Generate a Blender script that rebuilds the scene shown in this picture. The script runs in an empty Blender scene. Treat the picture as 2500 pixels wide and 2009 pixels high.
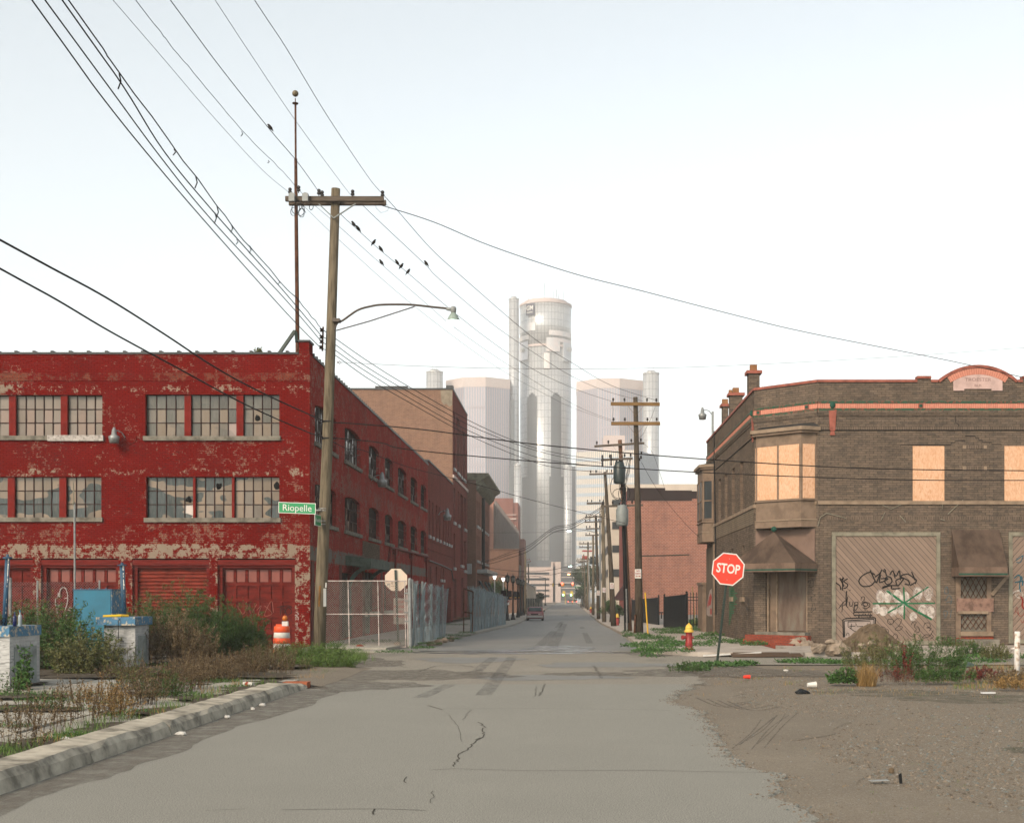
import bpy, bmesh, math, random
from mathutils import Vector, Matrix
random.seed(7)
rnd = random.Random(11)
R = math.radians
sc = bpy.context.scene
COL = sc.collection
# ------------------------------------------------------------------ camera
F = 3100.0; VX = 1388.0; VY = 1457.0; CH = 2.0      # focal in photo pixels, vanishing point, eye height
cam_d = bpy.data.cameras.new('camera'); cam = bpy.data.objects.new('camera', cam_d); COL.objects.link(cam)
cam.location = (0, 0, CH); cam.rotation_euler = (R(90), 0, 0)
cam_d.sensor_width = 36; cam_d.lens = 36 * F / 2500
cam_d.shift_x = -(VX - 1250) / 2500; cam_d.shift_y = (VY - 1004.5) / 2500
cam_d.clip_start = 0.1; cam_d.clip_end = 12000
sc.camera = cam
# ------------------------------------------------------------------ light
SUN_EL, SUN_AZ = 32.0, 212.0        # azimuth clockwise from +Y; the sun stands behind the camera, to its left
w = bpy.data.worlds.new("World"); sc.world = w; w.use_nodes = True
nt = w.node_tree; nt.nodes.clear()
sky = nt.nodes.new('ShaderNodeTexSky'); sky.sky_type = 'NISHITA'; sky.sun_disc = False
sky.sun_elevation = R(SUN_EL); sky.sun_rotation = R(SUN_AZ)
sky.air_density = 1.0; sky.dust_density = 2.0; sky.ozone_density = 1.0; sky.altitude = 0
bg = nt.nodes.new('ShaderNodeBackground'); bg.inputs['Strength'].default_value = 0.105
wo = nt.nodes.new('ShaderNodeOutputWorld')
hs = nt.nodes.new('ShaderNodeHueSaturation'); hs.inputs['Saturation'].default_value = .34
nt.links.new(sky.outputs[0], hs.inputs['Color']); tn = nt.nodes.new('ShaderNodeMix'); tn.data_type = 'RGBA'; tn.blend_type = 'MULTIPLY'; tn.inputs[0].default_value = 1; tn.inputs[7].default_value = (1.0, 1.03, .98, 1)
nt.links.new(hs.outputs[0], tn.inputs[6]); nt.links.new(tn.outputs[2], bg.inputs['Color']); nt.links.new(bg.outputs[0], wo.inputs['Surface'])
sl = bpy.data.lights.new('sun', 'SUN'); sl.energy = 1.3; sl.angle = R(14); sl.color = (1.0, 0.78, 0.57)
so = bpy.data.objects.new('sun', sl); COL.objects.link(so)
d = Vector((math.sin(R(SUN_AZ)) * math.cos(R(SUN_EL)), math.cos(R(SUN_AZ)) * math.cos(R(SUN_EL)), math.sin(R(SUN_EL))))
so.rotation_euler = d.to_track_quat('Z', 'Y').to_euler(); so.location = (0, -30, 60)
sc.view_settings.view_transform = 'Standard'; sc.view_settings.look = 'None'
sc.view_settings.exposure = 1.38; sc.view_settings.gamma = 1
sc.render.engine = 'CYCLES'
sc.cycles.max_bounces = 6; sc.cycles.volume_bounces = 1; sc.cycles.use_denoising = True
sc.cycles.transparent_max_bounces = 12; sc.cycles.volume_step_rate = 4; sc.cycles.caustics_reflective = False

# ------------------------------------------------------------------ pixel <-> place
def gz(Y):
    t = min(1, max(0, (Y - 60) / 60.0)); return -0.35 * t * t * (3 - 2 * t)
def P(x, y, Y): return Vector(((x - VX) / F * Y, Y, CH + (VY - y) / F * Y))
def G(x, y, h=0.0):
    Y = 50.0
    for _ in range(40): Y = (CH - gz(Y) - h) * F / (y - VY)
    return Vector(((x - VX) / F * Y, Y, gz(Y) + h))

# ------------------------------------------------------------------ mesh builder
SPLIT = {'window_pier', 'pilaster', 'string_course', 'floor_line', 'balcony_line', 'nailed_plank', 'door_frame', 'front_rail', 'corner_block', 'brick_frame', 'cornice_bracket', 'deck_opening', 'frame_post', 'rib', 'cut_conduit', 'red_band', 'brace'}
class MB:
    def __init__(s): s.v = []; s.f = []; s.uv = {}; s.m = {}; s.cur = 0
    def quad(s, pts, uv=None):
        b = len(s.v); s.v += [tuple(p) for p in pts]; s.f.append(tuple(range(b, b + len(pts))))
        if uv: s.uv[len(s.f) - 1] = uv
        if s.cur: s.m[len(s.f) - 1] = s.cur
        return s
    def faces(s, vs, fs):
        b = len(s.v); s.v += [tuple(p) for p in vs]
        for f in fs:
            s.f.append(tuple(b + i for i in f))
            if s.cur: s.m[len(s.f) - 1] = s.cur
        return s
    def box(s, x0, x1, y0, y1, z0, z1):
        vs = [(x0,y0,z0),(x1,y0,z0),(x1,y1,z0),(x0,y1,z0),(x0,y0,z1),(x1,y0,z1),(x1,y1,z1),(x0,y1,z1)]
        return s.faces(vs, [(0,3,2,1),(4,5,6,7),(0,1,5,4),(1,2,6,5),(2,3,7,6),(3,0,4,7)])
    def obox(s, o, a, b, c):        # corner + three edge vectors
        o, a, b, c = map(Vector, (o, a, b, c))
        vs = [o, o+a, o+a+b, o+b, o+c, o+a+c, o+a+b+c, o+b+c]
        fs = [(0,3,2,1),(4,5,6,7),(0,1,5,4),(1,2,6,5),(2,3,7,6),(3,0,4,7)]
        if a.cross(b).dot(c) < 0: fs = [f[::-1] for f in fs]
        return s.faces(vs, fs)
    def bar(s, p, q, wdt, hgt, up=(0,0,1)):
        p, q = Vector(p), Vector(q); dd = q - p; up = Vector(up)
        x = dd.cross(up)
        if x.length < 1e-6: x = dd.cross(Vector((1,0,0)))
        x.normalize(); z = x.cross(dd).normalized()
        return s.obox(p - x*wdt/2 - z*hgt/2, x*wdt, dd, z*hgt)
    def tube(s, pts, r, n=8, caps=True):
        pts = [Vector(p) for p in pts]; k = len(pts)
        rs = r if isinstance(r, (list, tuple)) else [r] * k
        b = len(s.v); ref = None
        for i, p in enumerate(pts):
            t = (pts[min(i+1,k-1)] - pts[max(i-1,0)]).normalized()
            if ref is None: ref = Vector((0,0,1)) if abs(t.z) < .9 else Vector((1,0,0))
            x = t.cross(ref)
            if x.length < 1e-5: x = t.cross(Vector((0,1,0)))
            x.normalize(); y = x.cross(t)
            ref = y if abs(t.z) >= .9 else ref
            for j in range(n):
                a = 2*math.pi*j/n; s.v.append(tuple(p + (x*math.cos(a) + y*math.sin(a))*rs[i]))
        for i in range(k-1):
            for j in range(n):
                j2 = (j+1) % n
                s.f.append((b+i*n+j, b+(i+1)*n+j, b+(i+1)*n+j2, b+i*n+j2))
                if s.cur: s.m[len(s.f)-1] = s.cur
        if caps:
            s.f.append(tuple(b+j for j in range(n))); s.f.append(tuple(b+(k-1)*n+j for j in reversed(range(n))))
            if s.cur: s.m[len(s.f)-1] = s.cur; s.m[len(s.f)-2] = s.cur
        return s
    def lathe(s, c, prof, n=20, r0=0.0):        # prof: (radius, z)
        c = Vector(c); b = len(s.v)
        for (r, z) in prof:
            for j in range(n):
                a = 2*math.pi*j/n + r0; s.v.append((c.x + r*math.cos(a), c.y + r*math.sin(a), c.z + z))
        for i in range(len(prof)-1):
            ra = (prof[i][0] + prof[i+1][0]) / 2
            for j in range(n):
                j2 = (j+1) % n
                s.f.append((b+i*n+j, b+i*n+j2, b+(i+1)*n+j2, b+(i+1)*n+j))
                u0 = 2*math.pi*j/n*ra; u1 = 2*math.pi*(j+1)/n*ra; z0 = c.z+prof[i][1]; z1 = c.z+prof[i+1][1]
                s.uv[len(s.f)-1] = [(u0,z0),(u1,z0),(u1,z1),(u0,z1)]
                if s.cur: s.m[len(s.f)-1] = s.cur
        if prof[0][0] > 1e-4: s.f.append(tuple(b+j for j in reversed(range(n))))
        if prof[-1][0] > 1e-4: s.f.append(tuple(b+(len(prof)-1)*n+j for j in range(n)))
        return s
    def prism(s, poly, vec):         # planar polygon extruded along vec
        vec = Vector(vec); k = len(poly); pts = [Vector(p) for p in poly]; b = len(s.v)
        s.v += [tuple(p) for p in pts] + [tuple(p + vec) for p in pts]
        s.f.append(tuple(b+i for i in reversed(range(k)))); s.f.append(tuple(b+k+i for i in range(k)))
        for i in range(k): j = (i+1) % k; s.f.append((b+i, b+j, b+k+j, b+k+i))
        return s
    def ball(s, c, r, n=10, sc3=(1,1,1)):
        prof = [(max(1e-4, r*math.sin(math.pi*i/n)), -r*math.cos(math.pi*i/n)) for i in range(n+1)]
        b = len(s.v); s.lathe((0,0,0), prof, n*2); c = Vector(c)
        for i in range(b, len(s.v)): v = s.v[i]; s.v[i] = (c.x+v[0]*sc3[0], c.y+v[1]*sc3[1], c.z+v[2]*sc3[2])
        return s
    def build(s, name, mat, parent=None, smooth=False, fixn=False):
        if name in SPLIT and len(s.v) > 8 and len(s.v) % 8 == 0 and not s.uv:
            vs, fs = s.v, s.f; o = None
            for k in range(len(vs)//8):
                t = MB(); t.v = vs[k*8:k*8+8]; t.f = [tuple(i-k*8 for i in f) for f in fs[k*6:k*6+6]]; o = t.build(name, mat, parent, smooth, fixn)
            return o
        me = bpy.data.meshes.new(name); me.from_pydata(s.v, [], s.f)
        mats = mat if isinstance(mat, (list, tuple)) else [mat]
        for m_ in mats: me.materials.append(m_)
        if s.m:
            mi = [0]*len(s.f)
            for k_, v_ in s.m.items(): mi[k_] = v_
            me.polygons.foreach_set('material_index', mi)
        uvl = me.uv_layers.new(name='UVMap').data
        big = len(s.f) > 60000
        if not big:
            for p in me.polygons:
                if p.index in s.uv:
                    for li, c in zip(p.loop_indices, s.uv[p.index]): uvl[li].uv = c
                    continue
                n_ = p.normal
                if abs(n_.z) > .8:
                    for li in p.loop_indices: co = me.vertices[me.loops[li].vertex_index].co; uvl[li].uv = (co.x, co.y)
                else:
                    t = Vector((-n_.y, n_.x, 0)).normalized()
                    for li in p.loop_indices: co = me.vertices[me.loops[li].vertex_index].co; uvl[li].uv = (co.dot(t), co.z)
        if smooth: me.polygons.foreach_set('use_smooth', [True]*len(s.f))
        if fixn:
            bm = bmesh.new(); bm.from_mesh(me); bmesh.ops.recalc_face_normals(bm, faces=bm.faces); bm.to_mesh(me); bm.free()
        me.update()
        o = bpy.data.objects.new(name, me); COL.objects.link(o)
        if parent is not None: put(o, parent)
        return o
def put(o, parent):
    o.parent = parent; o.matrix_parent_inverse = Matrix.Translation(-Vector(parent.location))
def thing(name, label, cat, loc=(0,0,0), group=None):
    o = bpy.data.objects.new(name, None); COL.objects.link(o); o.location = loc; o.empty_display_size = .2
    o['label'] = label; o['category'] = cat
    if group: o['group'] = group
    return o
def tag(o, label, cat, group=None):
    o['label'] = label; o['category'] = cat
    if group: o['group'] = group
    return o
def struct(o): o['kind'] = 'structure'; return o
def dup(root, off, label, group=None):
    c = root.copy(); COL.objects.link(c); c['label'] = label; c.location = Vector(root.location) + Vector(off)
    def rec(a, b):
        for ch in a.children:
            k = ch.copy(); COL.objects.link(k); k.parent = b; rec(ch, k)
    rec(root, c); return c

# ------------------------------------------------------------------ materials
def newmat(name):
    m = bpy.data.materials.new(name); m.use_nodes = True; n = m.node_tree
    for x in list(n.nodes): n.nodes.remove(x)
    o = n.nodes.new('ShaderNodeOutputMaterial'); b = n.nodes.new('ShaderNodeBsdfPrincipled')
    n.links.new(b.outputs[0], o.inputs[0]); return m, n, b
def N(n, t, **kw):
    x = n.nodes.new(t)
    for k, v in kw.items():
        if k.startswith('i_'): x.inputs[k[2:].replace('_', ' ')].default_value = v
        else: setattr(x, k, v)
    return x
ALB = .46
def rgb(c): return (c[0]*ALB, c[1]*ALB, c[2]*ALB, 1)
def ramp(n, src, stops, interp='LINEAR'):
    r = n.nodes.new('ShaderNodeValToRGB'); r.color_ramp.interpolation = interp
    e = r.color_ramp.elements
    while len(e) < len(stops): e.new(.5)
    for i, (p, c) in enumerate(stops):
        e[i].position = p; e[i].color = rgb(c) if isinstance(c, (tuple, list)) else (c, c, c, 1)
    n.links.new(src, r.inputs[0]); return r.outputs[0]
def mix(n, fac, a, b, mode='MIX'):
    x = n.nodes.new('ShaderNodeMix'); x.data_type = 'RGBA'; x.blend_type = mode
    for val, idx in ((fac, 0), (a, 6), (b, 7)):
        if isinstance(val, (int, float)): x.inputs[idx].default_value = val if idx == 0 else (val, val, val, 1)
        elif isinstance(val, tuple): x.inputs[idx].default_value = rgb(val)
        else: n.links.new(val, x.inputs[idx])
    return x.outputs[2]
def math_(n, op, a, b=0.5, c=None, clamp=False):
    x = n.nodes.new('ShaderNodeMath'); x.operation = op; x.use_clamp = clamp
    for i, v in enumerate((a, b, c)):
        if v is None: continue
        if isinstance(v, (int, float)): x.inputs[i].default_value = v
        else: n.links.new(v, x.inputs[i])
    return x.outputs[0]
def noise(n, vec, scale, detail=4, rough=.55, dist=0):
    x = n.nodes.new('ShaderNodeTexNoise'); x.inputs['Scale'].default_value = scale
    x.inputs['Detail'].default_value = detail; x.inputs['Roughness'].default_value = rough
    x.inputs['Distortion'].default_value = dist
    if vec is not None: n.links.new(vec, x.inputs['Vector'])
    return x.outputs['Fac']
def bump(n, b, h, st=.3, dist=.01):
    x = n.nodes.new('ShaderNodeBump'); x.inputs['Strength'].default_value = st; x.inputs['Distance'].default_value = dist
    n.links.new(h, x.inputs['Height']); n.links.new(x.outputs[0], b.inputs['Normal'])
def uv(n): return n.nodes.new('ShaderNodeTexCoord').outputs['UV']
def pos(n): return n.nodes.new('ShaderNodeNewGeometry').outputs['Position']
def scl(n, vec, s3):
    x = n.nodes.new('ShaderNodeMapping'); x.inputs['Scale'].default_value = s3; n.links.new(vec, x.inputs['Vector']); return x.outputs[0]
def mat(name, c, rough=.7, var=.25, scale=3.0, metal=0.0, bm=.15, bs=40, c2=None, stretch=(1,1,1), emit=None, es=0, spec=None):
    m, n, b = newmat(name); p = scl(n, pos(n), stretch)
    a = noise(n, p, scale, 5, .6)
    c2 = c2 or tuple(x*(1-var) for x in c); hi = tuple(min(1, x*(1+var*.6)) for x in c)
    col = ramp(n, a, [(.36, c2), (.5, c), (.64, hi)])
    n.links.new(col, b.inputs['Base Color']); b.inputs['Roughness'].default_value = rough; b.inputs['Metallic'].default_value = metal
    b.inputs['Specular IOR Level'].default_value = spec if spec is not None else (.05 if rough > .55 else .35)
    if bm: bump(n, b, noise(n, p, bs, 4, .6), bm, .01)
    if emit: b.inputs['Emission Color'].default_value = rgb(emit); b.inputs['Emission Strength'].default_value = es
    return m
def brickmat(name, c1, c2, mortar, bw=.22, bh=.075, ms=.012, var=.5, stain=.35, big=.25, paint=None, bias=0.0, zb=(), col_band=None, rough=.85, bstr=.5, grime=(.05,.045,.04), jd=.8):
    """paint: (colour, peel threshold); zb: list of (z0, z1, extra peel, smooth) bands in metres; col_band: list of (z0, z1, colour)"""
    m, n, b = newmat(name); u = uv(n); ps = pos(n)
    warp = n.nodes.new('ShaderNodeVectorMath'); warp.operation = 'MULTIPLY_ADD'
    nn = n.nodes.new('ShaderNodeTexNoise'); nn.inputs['Scale'].default_value = 6; n.links.new(u, nn.inputs['Vector'])
    n.links.new(nn.outputs['Color'], warp.inputs[0]); warp.inputs[1].default_value = (.012, .008, 0); n.links.new(u, warp.inputs[2])
    bt = N(n, 'ShaderNodeTexBrick', offset=.5)
    n.links.new(warp.outputs[0], bt.inputs['Vector'])
    bt.inputs['Scale'].default_value = 1; bt.inputs['Brick Width'].default_value = bw; bt.inputs['Row Height'].default_value = bh
    bt.inputs['Mortar Size'].default_value = ms; bt.inputs['Mortar Smooth'].default_value = .3; bt.inputs['Bias'].default_value = bias
    bt.inputs['Color1'].default_value = rgb(c1); bt.inputs['Color2'].default_value = rgb(c2); bt.inputs['Mortar'].default_value = rgb(mortar)
    col = bt.outputs['Color']
    f1 = noise(n, ps, .45, 6, .65); f2 = noise(n, ps, 9, 4, .7)
    col = mix(n, math_(n, 'MULTIPLY', ramp(n, f2, [(.45, 0), (.62, 1)]), var*.5), col, tuple(x*1.5 for x in c1))
    sz = N(n, 'ShaderNodeSeparateXYZ'); n.links.new(ps, sz.inputs[0]); z = sz.outputs[2]
    mort = bt.outputs['Fac']
    if paint:
        pc, th = paint
        pcol = ramp(n, f1, [(.3, tuple(x*.78 for x in pc)), (.55, pc), (.75, tuple(min(1, x*1.2) for x in pc))])
        patch = noise(n, scl(n, ps, (1,1,1.0)), 5.5, 8, .72); blot = noise(n, ps, .8, 3, .5)
        k = math_(n, 'ADD', math_(n, 'MULTIPLY', patch, .7), math_(n, 'MULTIPLY', blot, .3))
        # joints lose paint first
        k = math_(n, 'ADD', k, math_(n, 'MULTIPLY', mort, .035))
        base = th
        tot = None
        for (z0, z1, ex) in zb:
            e = .12
            a = math_(n, 'SMOOTH_MIN', math_(n, 'DIVIDE', math_(n, 'SUBTRACT', z, z0-e/2), e), math_(n, 'DIVIDE', math_(n, 'SUBTRACT', z1+e/2, z), e), .1)
            a = math_(n, 'MULTIPLY', math_(n, 'MAXIMUM', math_(n, 'MINIMUM', a, 1), 0), ex)
            tot = a if tot is None else math_(n, 'ADD', tot, a)
        if tot is not None: k = math_(n, 'ADD', k, tot)
        msk = ramp(n, k, [(base, 0), (base+.025, 1)])
        if col_band:
            for (z0, z1, cc) in col_band:
                a = math_(n, 'MULTIPLY', math_(n, 'GREATER_THAN', z, z0), math_(n, 'LESS_THAN', z, z1))
                col = mix(n, a, col, cc)
        dirt = mix(n, math_(n, 'MULTIPLY', mort, jd), pcol, tuple(x*.42 for x in pc))
        dirt = mix(n, math_(n, 'MULTIPLY', ramp(n, noise(n, scl(n, u, (4.5, 13, 1)), 1.0, 1, .5), [(.44, 0), (.56, 1)]), .30), dirt, tuple(x*.55 for x in pc))
        # a few darker, thinly painted bricks
        dk = math_(n, 'MULTIPLY', ramp(n, noise(n, scl(n, u, (3.2, 12, 1)), 1.5, 2, .5), [(.56, 0), (.60, 1)]), ramp(n, noise(n, ps, .7, 3, .5), [(.45, 0), (.6, .75)]))
        dirt = mix(n, dk, dirt, tuple(x*.35+.02 for x in pc))
        col = mix(n, msk, dirt, col)
    st = ramp(n, noise(n, scl(n, ps, (1,1,.35)), .9, 6, .7), [(.46, 0), (.66, 1)])
    col = mix(n, math_(n, 'MULTIPLY', st, stain), col, grime)
    col = mix(n, math_(n, 'MULTIPLY', f1, big), col, tuple(x*1.3 for x in c2) if not paint else tuple(x*1.1 for x in paint[0]))
    n.links.new(col, b.inputs['Base Color']); b.inputs['Roughness'].default_value = rough; b.inputs['Specular IOR Level'].default_value = .0
    h = math_(n, 'ADD', math_(n, 'MULTIPLY', mort, -1), math_(n, 'MULTIPLY', noise(n, ps, 60, 3, .6), .4))
    bump(n, b, h, bstr, .012)
    return m
def leafmat(name, stops, rough=.6):
    if 'stone' not in name: stops = [(p, tuple(x*1.7 for x in c)) for p, c in stops]
    m, n, b = newmat(name); g = n.nodes.new('ShaderNodeNewGeometry')
    a = math_(n, 'ADD', math_(n, 'MULTIPLY', g.outputs['Random Per Island'], .55), math_(n, 'MULTIPLY', noise(n, g.outputs['Position'], 2.2, 3, .6), .45))
    col = ramp(n, a, stops); n.links.new(col, b.inputs['Base Color']); b.inputs['Roughness'].default_value = rough
    b.inputs['Specular IOR Level'].default_value = .2
    return m

M = {}
PALE = (.42, .33, .25)
M['red'] = brickmat('red_painted_brick', (.34,.10,.055), (.24,.07,.045), (.30,.24,.19), paint=((.285,.013,.009), .585), stain=.10, big=.0,
    zb=[(3.42, 4.05, .088), (0, 3.4, .055), (4.15, 4.85, .03), (9.95, 10.2, .045), (10.38, 10.62, .12), (6.68, 6.95, .035)], col_band=[(0, 4.05, PALE), (9.9, 10.22, PALE), (6.68, 6.98, PALE)], grime=(.08,.02,.015))
M['red_side'] = brickmat('red_weathered_brick', (.42,.16,.115), (.30,.11,.09), (.38,.28,.24), paint=((.60,.082,.066), .555), stain=.22, big=.0,
    zb=[(3.42, 4.0, .12), (6.6, 7.4, .03)], col_band=[(3.42, 4.02, (.30,.27,.23))], grime=(.05,.025,.022))
M['red_dark'] = brickmat('dark_red_brick', (.46,.13,.105), (.30,.085,.07), (.17,.085,.075), stain=.3, big=.1)
M['tan_brick'] = brickmat('tan_common_brick', (.44,.245,.16), (.33,.175,.12), (.46,.36,.28), bw=.3, bh=.11, stain=.3, big=.15)
M['red_common'] = brickmat('orange_red_common_brick', (.54,.19,.115), (.36,.115,.08), (.66,.46,.36), bw=.42, bh=.19, ms=.026, stain=.28, big=.1)
M['dull_brick'] = brickmat('dull_rose_brick', (.46,.22,.155), (.33,.15,.11), (.40,.30,.25), bw=.3, bh=.11, stain=.3)
M['black_brick'] = brickmat('tarred_brick', (.07,.035,.03), (.05,.03,.025), (.04,.03,.03), bw=.3, bh=.12, paint=((.055,.03,.025), .60), stain=.2)
M['brown_brick'] = brickmat('grey_brown_brick', (.285,.212,.155), (.160,.126,.102), (.085,.068,.056), bw=.30, bh=.088, ms=.009, stain=.28, big=.12, var=.5, bstr=.6)
M['soldier'] = brickmat('soldier_course_brick', (.27,.20,.15), (.18,.14,.11), (.08,.06,.05), bw=.09, bh=.4, ms=.012, stain=.15)
M['pink_tile'] = brickmat('pink_glazed_brick', (.95,.40,.28), (.86,.35,.25), (.40,.13,.09), bw=.085, bh=.4, ms=.006, stain=.08, big=.0, rough=.5, grime=(.2,.08,.06))
M['oldbrick'] = brickmat('old_orange_brick', (.36,.185,.125), (.25,.125,.09), (.26,.2,.16), stain=.35)
M['step_brick'] = brickmat('red_step_brick', (.50,.11,.06), (.34,.07,.045), (.16,.10,.08), bw=.22, bh=.075, stain=.3)
M['white_block'] = brickmat('white_painted_block', (.9,.9,.88), (.82,.83,.82), (.6,.6,.6), bw=.4, bh=.07, ms=.008, paint=((.9,.9,.88), .62), stain=.35, big=0, jd=.22)
M['white_block_shade'] = M['white_block']
M['coping'] = mat('dark_tile_coping', (.055,.058,.06), .5, .4, 5)
M['pinkcop'] = mat('red_terracotta_coping', (.48,.16,.115), .6, .3, 4)
M['greenworn'] = mat('worn_green_paint', (.05,.12,.075), .6, .5, 9, c2=(.36,.12,.09))
M['pinkstone'] = mat('pale_pink_stone', (.85,.60,.54), .8, .15, 3)
M['sill'] = mat('weathered_concrete_sill', (.30,.27,.22), .9, .4, 3)
M['redwood'] = mat('red_painted_wood', (.22,.022,.016), .6, .35, 4, stretch=(.3,1,4))
M['redframe'] = mat('red_painted_pier', (.27,.02,.014), .65, .2, 3)
M['dframe'] = mat('rusted_steel_sash', (.055,.022,.018), .6, .3, 8)
M['tan'] = mat('tan_painted_wood', (.33,.235,.17), .7, .22, 2.5)
M['tanlight'] = mat('light_tan_trim', (.42,.31,.22), .75, .25, 3)
M['cream'] = mat('weathered_cream_frame', (.36,.33,.25), .8, .3, 3)
M['canvas'] = mat('faded_brown_canvas', (.145,.100,.075), .8, .35, 2, stretch=(1,1,.4))
M['valance'] = mat('faded_tan_canvas', (.26,.175,.13), .8, .3, 2)
M['green'] = mat('faded_green_trim', (.035,.12,.085), .6, .3, 4)
M['gsteel'] = mat('dark_green_steel_post', (.025,.05,.035), .5, .3, 8)
M['pole'] = mat('weathered_pine_pole', (.235,.19,.13), .9, .45, 5, stretch=(2.5,2.5,.25), bm=.6, bs=14)
M['pole_dark'] = mat('dark_creosote_pole', (.12,.095,.07), .9, .4, 5, stretch=(2,2,.3), bm=.5, bs=14)
M['arm'] = mat('weathered_crossarm_wood', (.19,.155,.125), .9, .3, 5, stretch=(.4,3,3))
M['arm_new'] = mat('amber_crossarm_wood', (.34,.20,.085), .85, .3, 5, stretch=(.4,3,3))
M['black'] = mat('black_metal', (.018,.02,.022), .45, .3, 5, spec=.12)
M['paper'] = mat('crumpled_paper', (.9,.88,.82), .8, .15, 12)
M['fence_black'] = mat('black_painted_fence', (.010,.016,.020), .5, .3, 3, stretch=(6,6,.3), spec=.08)
M['galv'] = mat('galvanised_steel', (.42,.43,.42), .45, .25, 8, metal=.35)
M['wirefence'] = mat('galvanised_chain_link', (.75,.66,.58), .5, .2, 8, metal=.2)
M['bluefence'] = mat('grey_blue_privacy_mesh', (.42,.52,.55), .6, .4, 3, stretch=(1,1,.2))
M['rust'] = mat('rusty_steel', (.16,.07,.04), .85, .5, 6)
M['whitepipe'] = mat('worn_white_pipe', (1.1,1.0,.9), .6, .2, 8, c2=(.45,.3,.2))
M['bar'] = mat('bronze_painted_steel_arm', (.12,.085,.06), .5, .3, 5)
M['insul'] = mat('brown_porcelain', (.03,.02,.018), .25, .2, 5)
M['wire'] = mat('old_overhead_wire', (.035,.03,.03), .6, .2, 5, bm=0)
M['wirelite'] = mat('thin_copper_wire', (.12,.09,.085), .6, .2, 5, bm=0)
M['grey'] = mat('light_grey_enamel', (.45,.47,.46), .45, .15, 4)
M['transf'] = mat('dark_green_transformer_paint', (.03,.05,.05), .4, .2, 3)
M['tank'] = mat('grey_transformer_paint', (.36,.40,.39), .5, .15, 3)
M['signgreen'] = mat('green_sign_face', (.02,.42,.14), .4, .05, 1, bm=0)
M['signred'] = mat('red_sign_face', (1.35,.07,.03), .45, .06, 3, bm=0)
M['white'] = mat('white_paint', (1.15,1.1,1.0), .5, .05, 2, bm=0)
M['signback'] = mat('aluminium_sign_back', (1.1,.85,.66), .5, .06, 2, bm=0)
M['redprint'] = mat('red_print', (.55,.06,.05), .6, .1, 2, bm=0)
M['orange'] = mat('orange_barrel_plastic', (1.4,.16,.035), .5, .15, 6)
M['amber'] = mat('amber_lens', (.8,.22,.02), .25, .1, 5)
M['hyd_red'] = mat('hydrant_red_paint', (.45,.035,.03), .5, .35, 7)
M['hyd_yel'] = mat('hydrant_yellow_paint', (1.2,.72,.10), .5, .2, 8)
M['yellow'] = mat('yellow_stake_paint', (1.3,.72,.03), .5, .1, 4)
M['bluep'] = mat('chipped_blue_paint', (.12,.29,.46), .6, .4, 9, c2=(.95,.80,.58))
M['bluepipe'] = mat('peeling_blue_pipe', (.035,.12,.22), .5, .3, 6)
M['bluebox'] = mat('bright_blue_steel', (.012,.22,.36), .5, .12, 2)
M['conc'] = mat('old_concrete', (.64,.58,.47), .9, .5, 2.6, bm=.35, bs=30)
M['conc2'] = mat('sidewalk_concrete', (.66,.58,.50), .9, .2, 1.2, bm=.3, bs=30)
M['rock'] = mat('broken_concrete', (.42,.33,.25), .95, .4, 4, bm=.6, bs=12)
M['mound'] = mat('brown_soil', (.20,.145,.095), 1, .4, 3, bm=.8, bs=9)
M['bark'] = mat('bark', (.10,.08,.06), .9, .3, 6)
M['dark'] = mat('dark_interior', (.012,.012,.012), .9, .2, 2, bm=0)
M['feather'] = mat('dark_feathers', (.04,.033,.028), .8, .3, 9)
M['roof'] = mat('tar_roof', (.07,.065,.06), .95, .3, 1)
M['whitewall'] = mat('cream_concrete_wall', (.95,.82,.68), .8, .08, .5)
M['pinkconc'] = mat('pinkish_precast_concrete', (.95,.76,.68), .85, .1, .3, bm=0)
M['glassdark'] = mat('dark_strip_glazing', (.045,.055,.06), .3, .3, .2, bm=0, spec=.25)
M['rubber'] = mat('tyre_rubber', (.015,.015,.016), .8, .2, 5)
M['carred'] = mat('maroon_car_paint', (.34,.03,.045), .4, .06, 2, bm=0, spec=.15)
M['carsilver'] = mat('grey_bumper_plastic', (.75,.70,.66), .45, .1, 2, bm=0)
M['carglass'] = mat('car_window_glass', (.02,.06,.06), .08, .1, 1, bm=0)
M['lens'] = mat('headlight_glass', (.65,.55,.50), .2, .1, 2, bm=0)
M['bottleblue'] = mat('blue_glass', (.01,.02,.12), .1, .1, 2, bm=0)
M['bottleclear'] = mat('clear_bottle_glass', (.42,.50,.55), .12, .1, 5, bm=0)
def emis(name, c, s):
    m, n, b = newmat(name); b.inputs['Base Color'].default_value = (*c, 1); b.inputs['Emission Color'].default_value = (*c, 1); b.inputs['Emission Strength'].default_value = s
    b.inputs['Roughness'].default_value = .4; return m
M['lamp'] = emis('lit_mercury_lamp', (.75,1,.86), 9)
M['lampfar'] = emis('lit_distant_lamp', (.60,1,.80), 7)
M['redlamp'] = emis('lit_red_signal', (1,.06,.03), 5)
M['greenlamp'] = emis('lit_green_signal', (.2,1,.5), 6)
M['orangelamp'] = emis('lit_sodium_lamp', (1,.35,.08), 8)
M['whitelamp'] = emis('lit_white_globe', (1,.96,.92), 1.2)
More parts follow.
